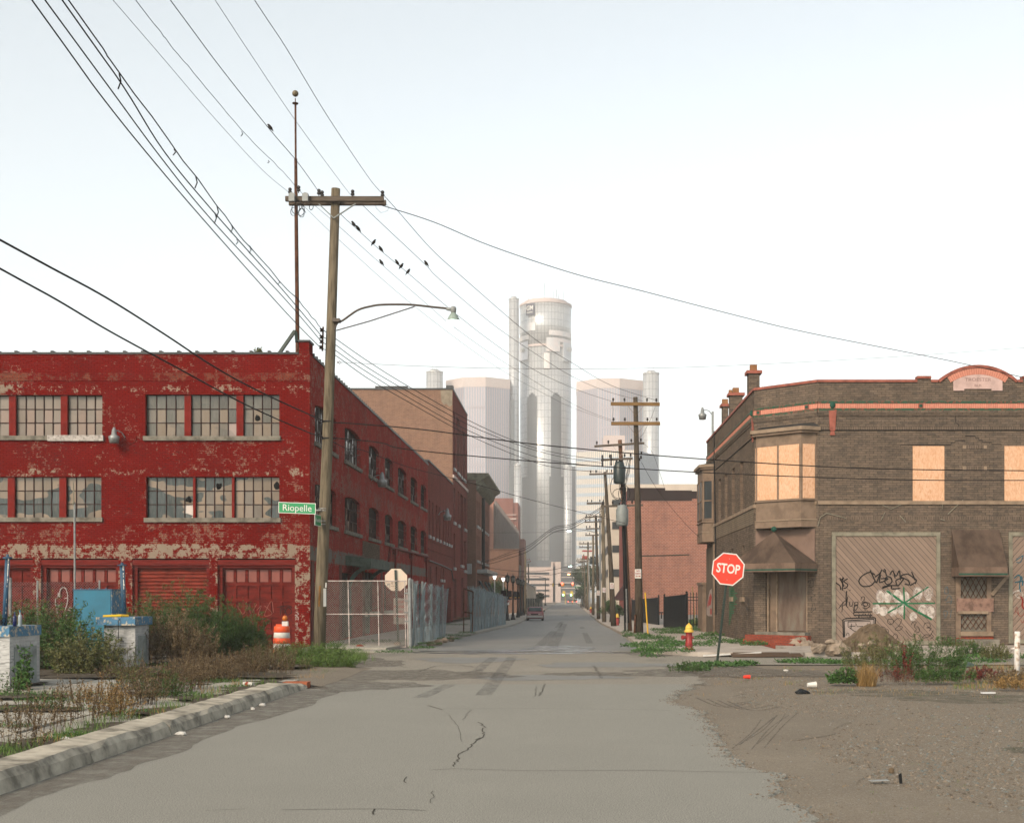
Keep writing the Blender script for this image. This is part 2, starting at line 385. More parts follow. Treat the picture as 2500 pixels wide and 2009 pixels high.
# OSB
def osb():
    m, n, b = newmat('oriented_strand_board'); p = uv(n)
    v = N(n, 'ShaderNodeTexVoronoi'); v.inputs['Scale'].default_value = 16; n.links.new(scl(n, p, (1.6, .6, 1)), v.inputs['Vector'])
    c = N(n, 'ShaderNodeSeparateColor'); n.links.new(v.outputs['Color'], c.inputs[0])
    col = ramp(n, c.outputs[0], [(0, (.92,.50,.28)), (.35, (1.06,.64,.40)), (.7, (1.13,.73,.49)), (1, (1.0,.58,.35))])
    col = mix(n, ramp(n, noise(n, p, .9, 3), [(.35, 0), (.75, .4)]), col, (1.05,.56,.30))
    col = mix(n, ramp(n, noise(n, p, 14, 2), [(.72, 0), (.75, .6)]), col, (.2,.07,.02))
    n.links.new(col, b.inputs['Base Color']); b.inputs['Roughness'].default_value = .75; b.inputs['Specular IOR Level'].default_value = .1
    return m
M['osb'] = osb()
# diagonal boards
def boards(name, sgn, c=(.37,.255,.19)):
    m, n, b = newmat(name); p = uv(n); s = N(n, 'ShaderNodeSeparateXYZ'); n.links.new(p, s.inputs[0])
    a = math_(n, 'MULTIPLY', math_(n, 'ADD', math_(n, 'MULTIPLY', s.outputs[0], sgn*.74), math_(n, 'MULTIPLY', s.outputs[1], .67)), 1/.165)
    fr = math_(n, 'FRACT', a); gap = ramp(n, fr, [(0, 1), (.07, 1), (.10, 0)])
    idn = N(n, 'ShaderNodeTexWhiteNoise', noise_dimensions='1D'); n.links.new(math_(n, 'FLOOR', a), idn.inputs['W'])
    base = ramp(n, idn.outputs['Value'], [(0, tuple(x*.88 for x in c)), (1, tuple(x*1.1 for x in c))])
    base = mix(n, ramp(n, noise(n, p, 1.2, 6, .7), [(.4, 0), (.8, .4)]), base, (.25,.18,.13))
    col = mix(n, gap, base, (.05,.035,.025)); n.links.new(col, b.inputs['Base Color']); b.inputs['Roughness'].default_value = .8
    bump(n, b, math_(n, 'MULTIPLY', gap, -1), .6, .01); return m
M['boards_a'] = boards('diagonal_tan_boards', 1); M['boards_b'] = boards('diagonal_tan_boards_mirrored', -1)
# dirty factory glass, dark blotches painted in for reflected building silhouettes
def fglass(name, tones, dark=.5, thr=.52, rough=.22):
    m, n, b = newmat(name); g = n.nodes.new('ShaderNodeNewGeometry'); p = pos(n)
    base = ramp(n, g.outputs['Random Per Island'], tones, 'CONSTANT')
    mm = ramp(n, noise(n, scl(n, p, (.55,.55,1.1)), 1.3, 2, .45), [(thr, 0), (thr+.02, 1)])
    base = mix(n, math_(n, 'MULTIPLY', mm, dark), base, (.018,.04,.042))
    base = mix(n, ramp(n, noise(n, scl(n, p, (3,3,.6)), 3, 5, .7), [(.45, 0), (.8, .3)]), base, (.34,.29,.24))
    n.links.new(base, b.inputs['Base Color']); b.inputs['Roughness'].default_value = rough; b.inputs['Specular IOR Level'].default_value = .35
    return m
M['fglass_up'] = fglass('upper_panes_grime_and_reflection', [(0,(.10,.09,.07)), (.3,(.20,.16,.115)), (.5,(.13,.12,.09)), (.72,(.28,.20,.13)), (.93,(.48,.35,.30))], .25, .60)
M['fglass_lo'] = fglass('lower_panes_grime_and_reflection', [(0,(.24,.17,.11)), (.3,(.36,.255,.17)), (.6,(.29,.21,.145)), (.8,(.20,.155,.115)), (.95,(.85,.72,.64))], .97, .52)
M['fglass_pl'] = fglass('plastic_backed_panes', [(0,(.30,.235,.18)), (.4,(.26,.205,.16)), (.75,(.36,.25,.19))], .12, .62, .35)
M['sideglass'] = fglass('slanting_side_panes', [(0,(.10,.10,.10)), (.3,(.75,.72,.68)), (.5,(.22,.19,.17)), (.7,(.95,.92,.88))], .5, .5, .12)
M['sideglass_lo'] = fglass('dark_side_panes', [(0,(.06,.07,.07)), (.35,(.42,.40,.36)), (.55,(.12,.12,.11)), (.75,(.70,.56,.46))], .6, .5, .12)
# asphalt family
def asphalt(name, c, wear=.2, brown=0.0, fine=.75, rough=.85, tracks=False):
    m, n, b = newmat(name); p = pos(n)
    a = noise(n, p, .35, 6, .62); f = noise(n, p, 75, 3, .75); mid = noise(n, scl(n, p, (1,.5,1)), 2.2, 6, .68)
    col = ramp(n, a, [(.38, tuple(x*(1-wear) for x in c)), (.5, c), (.62, tuple(x*(1+wear*.8) for x in c))])
    col = mix(n, math_(n, 'MULTIPLY', ramp(n, mid, [(.47, 0), (.60, 1)]), .26), col, tuple(x*.62 for x in c))
    col = mix(n, math_(n, 'MULTIPLY', ramp(n, noise(n, scl(n, p, (1.1,.10,1)), 1.0, 4, .6), [(.44, 0), (.58, 1)]), .22), col, tuple(x*.70 for x in c))
    col = mix(n, math_(n, 'MULTIPLY', ramp(n, noise(n, p, 9, 5, .75), [(.46, 0), (.58, 1)]), .26), col, tuple(x*.55 for x in c))
    col = mix(n, ramp(n, noise(n, p, 26, 2, .6), [(.56, 0), (.62, .5)]), col, tuple(x*.55 for x in c))
    col = mix(n, ramp(n, noise(n, scl(n, p, (1,1,1)), 31, 2, .6), [(.56, 0), (.62, .45)]), col, tuple(min(1.6, x*1.6) for x in c))
    if brown: col = mix(n, math_(n, 'MULTIPLY', ramp(n, noise(n, scl(n, p, (1,.8,1)), .3, 5, .7), [(.38, 0), (.62, 1)]), brown), col, (.20,.155,.11))
    sp = ramp(n, f, [(.40, tuple(x*.45 for x in c)), (.5, c), (.60, tuple(min(1.5, x*1.6) for x in c))])
    col = mix(n, fine, col, sp)
    vo = N(n, 'ShaderNodeTexVoronoi'); vo.inputs['Scale'].default_value = 55; n.links.new(p, vo.inputs['Vector'])
    cc = N(n, 'ShaderNodeSeparateColor'); n.links.new(vo.outputs['Color'], cc.inputs[0])
    col = mix(n, ramp(n, cc.outputs[0], [(.93, 0), (.94, .5)]), col, (.5,.47,.42))
    n.links.new(col, b.inputs['Base Color']); b.inputs['Roughness'].default_value = rough
    b.inputs['Specular IOR Level'].default_value = .15
    bump(n, b, f, .35, .006); return m
M['road'] = asphalt('pale_worn_asphalt', (.415,.40,.345), .15)
M['oldroad'] = asphalt('patched_intersection_asphalt', (.43,.39,.32), .28, .40)
M['farroad'] = asphalt('grey_street_asphalt', (.33,.32,.29), .2, .12, .5, .6)
M['gravel'] = asphalt('gravelly_dirt', (.31,.255,.19), .38, .4, 1.0)
M['dirt'] = asphalt('compacted_brown_dirt', (.34,.285,.215), .25, .3, .5)
M['slab'] = asphalt('stained_concrete_slabs', (.64,.60,.51), .25, .3, .4)
M['soil'] = mat('dark_soil_and_contact_shade', (.15,.125,.095), 1, .4, 6, bm=.6, bs=25)  # bare soil, also used to paint contact shade under the weeds
M['tar'] = mat('dark_tar_line', (.13,.12,.10), .9, .3, 8, bm=0)
def wetmat():
    m, n, b = newmat('wet_sheen_water'); b.inputs['Base Color'].default_value = (.09,.09,.09,1); b.inputs['Roughness'].default_value = .24
    p = pos(n); t = N(n, 'ShaderNodeBsdfTransparent'); mx = N(n, 'ShaderNodeMixShader'); o = [x for x in n.nodes if x.type == 'OUTPUT_MATERIAL'][0]
    f = ramp(n, noise(n, scl(n, p, (.5,1.6,1)), 1.1, 5, .6), [(.44, 0), (.52, 1)])
    n.links.new(f, mx.inputs[0]); n.links.new(t.outputs[0], mx.inputs[1]); n.links.new(b.outputs[0], mx.inputs[2]); n.links.new(mx.outputs[0], o.inputs[0]); return m
M['wet'] = wetmat()
def skidmat(name, c, lo, hi, st=(3,.4,1)):
    m, n, b = newmat(name); b.inputs['Base Color'].default_value = rgb(c); b.inputs['Roughness'].default_value = .8
    p = pos(n); t = N(n, 'ShaderNodeBsdfTransparent'); mx = N(n, 'ShaderNodeMixShader'); o = [x for x in n.nodes if x.type == 'OUTPUT_MATERIAL'][0]
    f = ramp(n, noise(n, scl(n, p, st), 2.0, 5, .65), [(lo, 0), (hi, .8)])
    n.links.new(f, mx.inputs[0]); n.links.new(t.outputs[0], mx.inputs[1]); n.links.new(b.outputs[0], mx.inputs[2]); n.links.new(mx.outputs[0], o.inputs[0]); return m
M['skid'] = skidmat('tyre_rubber_mark', (.15,.14,.13), .34, 1.0, (2.5,1.2,1))
M['dirtfilm'] = skidmat('thin_dirt_film', (.25,.215,.165), .30, .66, (1.6,1.6,1))
# greens
M['lf_green'] = leafmat('green_weed_leaves', [(0,(.018,.045,.010)), (.5,(.045,.10,.022)), (1,(.10,.16,.04))])
M['lf_lush'] = leafmat('lush_green_leaves', [(0,(.018,.05,.012)), (.5,(.048,.115,.025)), (1,(.105,.19,.05))])
M['lf_olive'] = leafmat('olive_feathery_leaves', [(0,(.04,.05,.014)), (.5,(.11,.12,.04)), (1,(.24,.21,.09))])
M['lf_brown'] = leafmat('dry_brown_seedheads', [(0,(.06,.038,.020)), (.5,(.15,.105,.055)), (1,(.30,.22,.12))])
M['lf_gold'] = leafmat('golden_dry_grass', [(0,(.17,.09,.03)), (.5,(.28,.17,.06)), (1,(.38,.26,.11))])
M['lf_red'] = leafmat('rust_red_weed', [(0,(.07,.012,.012)), (.5,(.13,.025,.02)), (1,(.22,.06,.03))])
M['lf_dark'] = leafmat('hazy_tree_leaves', [(0,(.018,.035,.015)), (.5,(.035,.065,.025)), (1,(.07,.10,.045))])
M['lf_grass'] = leafmat('yellow_green_grass', [(0,(.04,.075,.012)), (.5,(.085,.15,.028)), (1,(.16,.23,.06))])
M['stem'] = mat('dry_stem', (.12,.075,.045), .9, .3, 5, bm=0)

# ------------------------------------------------------------------ geometry helpers
def wall(mb, p0, p1, z0, z1, ops=(), depth=.25):
    """sheet from p0 to p1 (outside on the right hand of p0->p1 ... normal = (dy,-dx)), openings (u0,u1,z0,z1)"""
    p0 = Vector((p0[0], p0[1], 0)); p1 = Vector((p1[0], p1[1], 0)); L = (p1-p0).length; t = (p1-p0)/L; nrm = Vector((t.y, -t.x, 0))
    us = sorted(set([0, L] + [min(L, max(0, o[i])) for o in ops for i in (0, 1)])); zs = sorted(set([z0, z1] + [min(z1, max(z0, o[i])) for o in ops for i in (2, 3)]))
    pt = lambda u, z, dd=0: p0 + t*u + Vector((0,0,z)) - nrm*dd
    for i in range(len(us)-1):
        for j in range(len(zs)-1):
            uc = (us[i]+us[i+1])/2; zc = (zs[j]+zs[j+1])/2
            if any(o[0] < uc < o[1] and o[2] < zc < o[3] for o in ops): continue
            mb.quad([pt(us[i], zs[j]), pt(us[i+1], zs[j]), pt(us[i+1], zs[j+1]), pt(us[i], zs[j+1])])
    for o in ops:
        a, b, c, e = max(0,o[0]), min(L,o[1]), o[2], o[3]
        mb.quad([pt(a,c), pt(a,c,depth), pt(b,c,depth), pt(b,c)][::-1]); mb.quad([pt(a,e), pt(b,e), pt(b,e,depth), pt(a,e,depth)][::-1])
        mb.quad([pt(a,c), pt(a,e), pt(a,e,depth), pt(a,c,depth)][::-1]); mb.quad([pt(b,c), pt(b,c,depth), pt(b,e,depth), pt(b,e)][::-1])
class Plane:   # local frame on a facade
    def __init__(s, p0, p1): s.o = Vector((p0[0],p0[1],0)); d_ = Vector((p1[0]-p0[0], p1[1]-p0[1], 0)); s.L = d_.length; s.t = d_/s.L; s.n = Vector((s.t.y, -s.t.x, 0))
    def pt(s, u, z, out=0): return s.o + s.t*u + s.n*out + Vector((0,0,z))
    def box(s, mb, u0, u1, z0, z1, o0, o1): mb.obox(s.pt(u0,z0,o0), s.t*(u1-u0), s.n*(o1-o0), Vector((0,0,z1-z0))); return mb
def windows_grid(pl, u0, u1, z0, z1, cols, rows, frame_m, glass_m, parent, depth=.2, bar=.03, tilt=.02, holes=(), name='window'):
    fr = MB(); gl = MB(); cw = (u1-u0)/cols; rh = (z1-z0)/rows
    for i in range(cols+1): u = u0+i*cw; pl.box(fr, u-bar/2 if i else u, u+bar/2 if i < cols else u, z0, z1, -depth-.02, -depth+.03)
    for j in range(rows+1): z = z0+j*rh; pl.box(fr, u0, u1, z-bar/2 if j else z, z+bar/2 if j < rows else z, -depth-.018, -depth+.026)
    f = fr.build(name, frame_m, parent)
    hl = MB()
    for i in range(cols):
        for j in range(rows):
            a, b, c, e = u0+i*cw, u0+(i+1)*cw, z0+j*rh, z0+(j+1)*rh
            t1, t2 = rnd.uniform(-tilt,tilt)*cw, rnd.uniform(-tilt,tilt)*rh
            if (i, j) in holes:
                k = 9; cx, cz = (a+b)/2 + rnd.uniform(-.05,.05), c + rh*.35
                hl.quad([pl.pt(cx+math.cos(q*2*math.pi/k)*cw*rnd.uniform(.22,.42), cz+math.sin(q*2*math.pi/k)*rh*rnd.uniform(.15,.36), -depth+.012) for q in range(k)])
            gl.quad([pl.pt(a,c,-depth-.005+t1+t2), pl.pt(b,c,-depth-.005-t1+t2), pl.pt(b,e,-depth-.005-t1-t2), pl.pt(a,e,-depth-.005+t1-t2)])
    gl.build('pane', glass_m, f)
    if hl.f: hl.build('broken_hole', M['dark'], f)
    return f
def ribbon(mb, pts, wd, nrm):
    nrm = Vector(nrm); pts = [Vector(p) for p in pts]
    L = []; Rr = []
    for i, p in enumerate(pts):
        t = (pts[min(i+1,len(pts)-1)] - pts[max(i-1,0)])
        if t.length < 1e-6: t = Vector((1,0,0))
        s_ = t.normalized().cross(nrm)*wd/2; L.append(p+s_); Rr.append(p-s_)
    for i in range(len(pts)-1): mb.quad([L[i], L[i+1], Rr[i+1], Rr[i]][::-1])
def smooth_pts(pts, k=6):
    pts = [Vector(p) for p in pts]
    if len(pts) < 3: return pts
    out = []
    for i in range(len(pts)-1):
        p0, p1, p2, p3 = pts[max(i-1,0)], pts[i], pts[i+1], pts[min(i+2,len(pts)-1)]
        for j in range(k):
            t = j/k; out.append(.5*((2*p1)+(p2-p0)*t+(2*p0-5*p1+4*p2-p3)*t*t+(3*p1-p0-3*p2+p3)*t**3))
    out.append(pts[-1]); return out
def text_mesh(txt, size, o, ux, uz, mat_, parent, name='lettering', thick=.004, sx=1.0, bold=.0):
    cu = bpy.data.curves.new('t', 'FONT'); cu.body = txt; cu.size = size; cu.align_x = 'CENTER'; cu.align_y = 'CENTER'; cu.offset = bold; cu.extrude = thick/2; cu.resolution_u = 3
    ob = bpy.data.objects.new('t', cu); COL.objects.link(ob); dg = bpy.context.evaluated_depsgraph_get(); dg.update()
    me = bpy.data.meshes.new_from_object(ob.evaluated_get(dg)); bpy.data.objects.remove(ob); bpy.data.curves.remove(cu)
    ux, uz = Vector(ux).normalized(), Vector(uz).normalized(); n_ = ux.cross(uz)
    for v in me.vertices: c = v.co; v.co = Vector(o) + ux*c.x*sx + uz*c.y + n_*c.z
    me.name = name; me.materials.clear(); me.materials.append(mat_)
    r = bpy.data.objects.new(name, me); COL.objects.link(r)
    if parent is not None: put(r, parent)
    return r
def chain(mb, f, L, H, pitch, r, seg=1, h0=0.0):
    """diamond mesh on surface f(u,v)"""
    def strand(u0, v0, u1, v1):
        k = max(1, seg); pts = [f(u0+(u1-u0)*i/k, v0+(v1-v0)*i/k) for i in range(k+1)]
        mb.tube(pts, r, 3, False)
    k = -H
    while k < L:
        a0, a1 = max(0, k), min(L, k+H)
        if a1 > a0: strand(a0, a0-k, a1, a1-k); strand(a0, H-(a0-k), a1, H-(a1-k))
        k += pitch
def bladeset(mb, c, n, hmin, hmax, rad, wd=.006, lean=.5, rs=rnd):
    for _ in range(n):
        a = rs.uniform(0, 6.283); q = rad*math.sqrt(rs.random()); x, y = c[0]+q*math.cos(a), c[1]+q*math.sin(a); h = rs.uniform(hmin, hmax)
        b = rs.uniform(0, 6.283); lx, ly = math.cos(b)*lean*h*rs.random(), math.sin(b)*lean*h*rs.random(); e = rs.uniform(0, 6.283); wx, wy = math.cos(e)*wd, math.sin(e)*wd
        z = c[2]
        mb.quad([(x-wx,y-wy,z), (x+wx,y+wy,z), (x+lx*.4+wx*.7,y+ly*.4+wy*.7,z+h*.6), (x+lx*.4-wx*.7,y+ly*.4-wy*.7,z+h*.6)])
        mb.quad([(x+lx*.4-wx*.7,y+ly*.4-wy*.7,z+h*.6), (x+lx*.4+wx*.7,y+ly*.4+wy*.7,z+h*.6), (x+lx,y+ly,z+h)])
def leaf(mb, p, L, W, rs=rnd, dirv=None):
    dv = dirv or Vector((rs.uniform(-1,1), rs.uniform(-1,1), rs.uniform(-.5,1))).normalized()
    s_ = dv.cross(Vector((rs.uniform(-1,1), rs.uniform(-1,1), rs.uniform(-1,1)))).normalized()*W/2
    mb.quad([p, p+dv*L*.5+s_, p+dv*L, p+dv*L*.5-s_])
def weed(c, h, rad, nst, nlf, ll, lw, lm, label, name='weed', cat='weed', group=None, seed=0, lean=.35, stem_m=None, low=.1, branch=0, sq=.5):
    nst = int(nst*1.5); ll *= 1.45; lw *= 1.5; h *= 1.18
    rs = random.Random(seed*13+5); root = thing(name, label, cat, c, group); st = MB(); lf = MB(); c = Vector(c)
    for _ in range(nst):
        a = rs.uniform(0, 6.283); q = rad*math.sqrt(rs.random())
        p0 = c + Vector((q*math.cos(a), q*math.sin(a)*sq, 0)); hh = h*rs.uniform(.5, 1)*(1-.45*(q/rad)**2)
        out = Vector((math.cos(a), math.sin(a), 0))*lean*hh*(q/rad)*rs.uniform(.4,1.3) + Vector((rs.uniform(-.12,.12), rs.uniform(-.12,.12), 0))*hh
        pts = [p0 + out*(t*t) + Vector((0,0,hh*t)) for t in (0, .35, .7, 1)]
        w_ = .004
        for i in range(3):
            s_ = Vector((rs.uniform(-1,1), rs.uniform(-1,1), 0)).normalized()*w_
            st.quad([pts[i]-s_, pts[i]+s_, pts[i+1]+s_*.7, pts[i+1]-s_*.7])
        tips = [(pts, 1.0)]
        for b_ in range(branch):
            t = rs.uniform(.35, .95); k = min(2, int(t*3)); pb = pts[k].lerp(pts[k+1], t*3-k)
            dv = Vector((rs.uniform(-1,1), rs.uniform(-1,1), rs.uniform(.3,1.2))).normalized()*hh*.28*(1.2-t)
            pe = pb+dv; s_ = Vector((rs.uniform(-1,1), rs.uniform(-1,1), 0)).normalized()*w_*.6
            st.quad([pb-s_, pb+s_, pe+s_*.5, pe-s_*.5]); tips.append(([pb, pb.lerp(pe,.33), pb.lerp(pe,.66), pe], .3))
        for (pp, wgt) in tips:
            for _l in range(max(1, int(nlf*wgt))):
                t = low + (1-low)*rs.random() if wgt == 1 else rs.random(); k = min(2, int(t*3)); p = pp[k].lerp(pp[k+1], min(1, t*3-k))
                leaf(lf, p, ll*rs.uniform(.5,1.2)*(1.2-.5*t), lw*rs.uniform(.6,1.2), rs)
    st.build('stems', stem_m or M['stem'], root); lf.build('foliage', lm, root); return root
def rock(mb, c, r, sc3=(1,1,.7), seed=0, n=6):
    rs = random.Random(seed); b = len(mb.v); mb.ball((0,0,0), 1, n); c = Vector(c)
    for i in range(b, len(mb.v)):
        v = Vector(mb.v[i]); k = (math.sin(v.x*3.1+seed)+math.cos(v.y*4.3+seed*2)+math.sin(v.z*3.7+seed*3))*.14 + rs.uniform(-.13,.13)
        v *= (1+k)*r; mb.v[i] = (c.x+v.x*sc3[0], c.y+v.y*sc3[1], c.z+v.z*sc3[2])

def sheet(name, pts_rows, mat_):       # grid of points rows x cols
    mb = MB(); 
    for r in pts_rows: mb.v += [tuple(p) for p in r]
    k = len(pts_rows[0])
    for i in range(len(pts_rows)-1):
        for j in range(k-1): mb.f.append((i*k+j, i*k+j+1, (i+1)*k+j+1, (i+1)*k+j))
    return struct(mb.build(name, mat_))

# ================================================================== GROUND
YS = [-40,-10,0,10,20,30,40,50,60,66,72,78,84,90,96,102,108,114,120,160,250,400,700,1400,4500]
sheet('ground', [[(x, y, gz(y)-.03) for x in (-3000,-200,-30,-6,3,30,200,3000)] for y in YS], M['gravel'])
# foreground street: jagged right edge
edge = [(0,-20),(2.2,-20)]
prof = [(2.1,9.5),(2.14,11.2),(2.2,11.9),(2.15,12.8),(2.34,14.4),(2.1,15),(2.05,15.9),(2.0,17),(2.26,18.5),(2.14,18.96),(2.34,22.06),(1.94,24.6),(2.66,27.9),(2.9,29.2)]
er = []
for (x0,y0),(x1,y1) in zip(prof[:-1], prof[1:]):
    k = max(2, int((y1-y0)/.12))
    for i in range(k): t = i/k; er.append((x0+(x1-x0)*t+rnd.uniform(-.07,.07)+.05*math.sin(2.3*(y0+(y1-y0)*t))+.04*math.sin(5.7*(y0+(y1-y0)*t)+1), y0+(y1-y0)*t))
er.append(prof[-1])
el = []
for (x, y) in er: el.append((-5.75 if y < 27.6 else -5.2-(y-27.6)*.3, y))
mb = MB()
rows = [((-5.75,-20),(2.2,-20))] + list(zip(el, er))
for (a, b), (c, e) in zip(rows[:-1], rows[1:]): mb.quad([(a[0],a[1],0),(b[0],b[1],0),(e[0],e[1],0),(c[0],c[1],0)])
for (a, b), (c, e) in zip(rows[:-1], rows[1:]): mb.quad([(b[0],b[1],0),(b[0]+.02,b[1],-.03),(e[0]+.02,e[1],-.03),(e[0],e[1],0)])
struct(mb.build('street', M['road']))
# worn intersection
mb = MB()
Lx = lambda y: -6.3 if y < 38 else -8.5
rows = []
y = 29.2
while y < 47.2:
    rr = 3.2 if y < 37.6 else (40 if y < 42.8 else 2.75+max(0, (44.3-y))*1.1)
    rows.append((y, -5.7-(y-29.2)*.12 if y < 36 else (-45 if y < 43.2 else -6.9), rr + (rnd.uniform(-.1,.1) if rr < 10 else 0))); y += .2
for (y0, a, b), (y1, c, e) in zip(rows[:-1], rows[1:]):
    mb.quad([(a,y0,-.004),(b,y0,-.004),(b,y1,-.004),(a,y1,-.004)])
struct(mb.build('intersection', M['oldroad']))
def kerbL(y):
    K = [(47,-6.9),(55,-5.95),(58,-5.7),(68,-5.0),(88,-4.55),(112,-4.3),(5000,-4.3)]
    for (y0,x0),(y1,x1) in zip(K[:-1],K[1:]):
        if y <= y1: return x0+(x1-x0)*(y-y0)/(y1-y0)
FY = [47,50,53,56,59,62,66,70,75,80,86,92,98,105,112,120,160,250,400,560]
sheet('street_beyond', [[(kerbL(y)+(2.8-kerbL(y))*t, y, gz(y)-.008) for t in (0,.33,.66,1)] for y in FY], M['farroad'])
# sidewalks with kerbs
def slabwalk(name, rows, h, m):      # rows: (y, x0, x1)
    mb = MB()
    for (y0,a,b),(y1,c,e) in zip(rows[:-1], rows[1:]):
        z0, z1 = gz(y0)+h, gz(y1)+h
        mb.quad([(a,y0,z0),(b,y0,z0),(e,y1,z1),(c,y1,z1)])
        mb.quad([(a,y0,z0),(c,y1,z1),(c,y1,z1-h-.04),(a,y0,z0-h-.04)]); mb.quad([(b,y0,z0),(b,y0,z0-h-.04),(e,y1,z1-h-.04),(e,y1,z1)])
    y0,a,b = rows[0]; mb.quad([(a,y0,gz(y0)-.04),(b,y0,gz(y0)-.04),(b,y0,gz(y0)+h),(a,y0,gz(y0)+h)])
    return struct(mb.build(name, m))
slabwalk('sidewalk', [(y, 2.8+.0*y, 7.46) for y in (46,50,60,70,80,90,100,110,120,160,250)], .13, M['conc2'])
slabwalk('corner_sidewalk', [(42.9,5.2,7.5),(43.2,4.4,8),(43.8,3.6,8),(44.6,3.1,8),(45.98,2.8,8)], .13, M['conc2'])
slabwalk('front_sidewalk', [(43.0,8.02,60),(47,8.02,60),(49.3,8.02,60)], .129, M['conc2'])
slabwalk('left_sidewalk', [(y, -10.0, kerbL(y)) for y in (47.6,50,53,55,58,62,68,75,82,88,100,112,125)], .10, M['slab'])
slabwalk('far_left_sidewalk', [(y, -9.2 if y < 178 else -7, kerbL(y)) for y in (125.1,140,160,190,250,400)], .10, M['conc2'])
slabwalk('driveway_apron', [(46.2,-10.5,-6.6),(47.55,-10.5,-6.6)], .03, M['slab'])
slabwalk('parking_lot', [(69.5,7.6,40),(90,7.6,40),(120,7.6,40),(164,7.6,40)], .06, M['farroad'])
# left foreground lot: cracked slabs
mb = MB(); ys = [-6, 3, 9.5]; yy = 11.0
while yy < 30: ys.append(yy); yy += rnd.uniform(1.5, 2.1)
xs = [-6.18,-7.75,-9.3,-10.9,-12.5,-14.2,-16,-18,-21,-25]
for i in range(len(ys)-1):
    for j in range(len(xs)-1):
        if j > 2 and rnd.random() < .25: continue
        g = .035; z = .10+rnd.uniform(-.012,.012); zz = [z+rnd.uniform(-.012,.012) for _ in range(4)]
        x0, x1, y0, y1 = xs[j+1]+g, xs[j]-g, ys[i]+g, ys[i+1]-g
        q = [(x0,y0,zz[0]),(x1,y0,zz[1]),(x1,y1,zz[2]),(x0,y1,zz[3])]
        mb.quad(q)
        for a in range(4): b = (a+1)%4; mb.quad([q[a], (q[a][0],q[a][1],-.03), (q[b][0],q[b][1],-.03), q[b]])
struct(mb.build('broken_pavement', M['slab']))
mb = MB()
for i_ in range(26):
    cx_, cy_ = -6.6-rnd.random()*5.5, 10.5+rnd.random()*19; k_ = 14; rx_, ry_ = rnd.uniform(.3,.9), rnd.uniform(.25,.8); mb.quad([(cx_+rx_*rnd.uniform(.6,1.2)*math.cos(j_*6.283/k_), cy_+ry_*rnd.uniform(.6,1.2)*math.sin(j_*6.283/k_), .132+.0007*i_) for j_ in range(k_)])
for i_ in range(66):
    y_ = 10+i_*.28; mb.quad([(-6.34,y_,.155),(-6.34,y_+.28,.155),(-6.75-.25*math.sin((i_+1)*.7)-.2*math.sin((i_+1)*1.9),y_+.28,.152),(-6.75-.25*math.sin(i_*.7)-.2*math.sin(i_*1.9),y_,.152)][::-1])
struct(mb.build('soil_patches', M['soil']))
sheet('left_lot', [[(x, y, .05+.02*math.sin(x*1.3+y)) for x in (-60,-40,-25,-20,-16,-12,-10,-8,-6.16)] for y in (-6,5,10,15,20,24,28,32,34,36)], M['dirt'])
sheet('verge', [[(x, y, z-(.0 if y < 34 else .01)) for x, z in ((-8.0,.082),(-7.0,.085),(-6.1,.072),(-5.2,-.034))] for y in (28.36,30,32,34,35.9)], M['dirt'])
# kerb (foreground left), segmented with worn end
mb = MB(); ky = -6.0
while ky < 28:
    k2 = min(28.0, ky+3.05); hz = .17 + rnd.uniform(-.008,.008)
    n_ = 8; pr = [(-.0,-.03),(.0,.0),(-.04,.13),(-.11,.20),(-.50,.225),(-.58,.20),(-.58,-.03)]
    def ring(y, sc_): return [(-5.75+px, y, pz*sc_ if pz > 0 else pz) for px, pz in pr]
    sub = [ky+.012+(k2-ky-.024)*i_/8 for i_ in range(9)]; rings = []
    for y_ in sub:
        e = 1.0 if y_ < 26.5 else max(.45, 1-(y_-26.5)*.35); rings.append([(x+rnd.uniform(-.014,.014), y, (z+rnd.uniform(-.012,.012))*hz/.17*e if z > 0 else z) for x, y, z in ring(y_, 1)])
    b = len(mb.v)
    for r_ in rings: mb.v += r_
    k = len(pr)
    for i in range(8):
        for j in range(k-1): mb.f.append((b+i*k+j, b+i*k+j+1, b+(i+1)*k+j+1, b+(i+1)*k+j))
    mb.f.append(tuple(b+j for j in reversed(range(k)))); mb.f.append(tuple(b+8*k+j for j in range(k)))
    ky = k2
struct(mb.build('kerb', M['conc'], fixn=True))
mb = MB(); mb.obox((-6.32,28.01,-.02),(.55,0,0),(0,.40,0),(0,0,.14)); struct(mb.build('kerb_end_marking', mat('orange_marked_kerb_end', (.62,.20,.10), .8, .3, 8)))
# cracks, tar lines, tyre marks
mb = MB()
def crack(pts, wd, z=.004, jit=.05):
    wd *= .55
    out = []; jit *= .6; pts = [Vector((G(x,y).x, G(x,y).y, z)) for x, y in pts]
    for a, b in zip(pts[:-1], pts[1:]):
        k = max(2, int((b-a).length/.12))
        for i in range(k): q = a.lerp(b, i/k); out.append(q+Vector((rnd.uniform(-jit,jit), rnd.uniform(-jit,jit), 0)))
    out.append(pts[-1]); ribbon(mb, out, wd, (0,0,1))
crack([(1080,1730),(1300,1729),(1580,1732),(1640,1734)], .03, jit=.01)
crack([(1050,1879),(1110,1876),(1290,1881),(1560,1880),(1890,1886)], .022, jit=.008)
crack([(690,1976),(800,1975),(930,1974),(1040,1978)], .02, jit=.012)
crack([(600,1974),(500,1978)], .015, jit=.012)
crack([(1170,1762),(1183,1775),(1180,1795),(1165,1806),(1150,1820),(1125,1840),(1108,1871)], .030, jit=.05)
crack([(1158,1805),(1175,1800)], .05); crack([(1318,1698),(1325,1680),(1332,1670)], .035, jit=.06); crack([(1305,1700),(1310,1675)], .02)
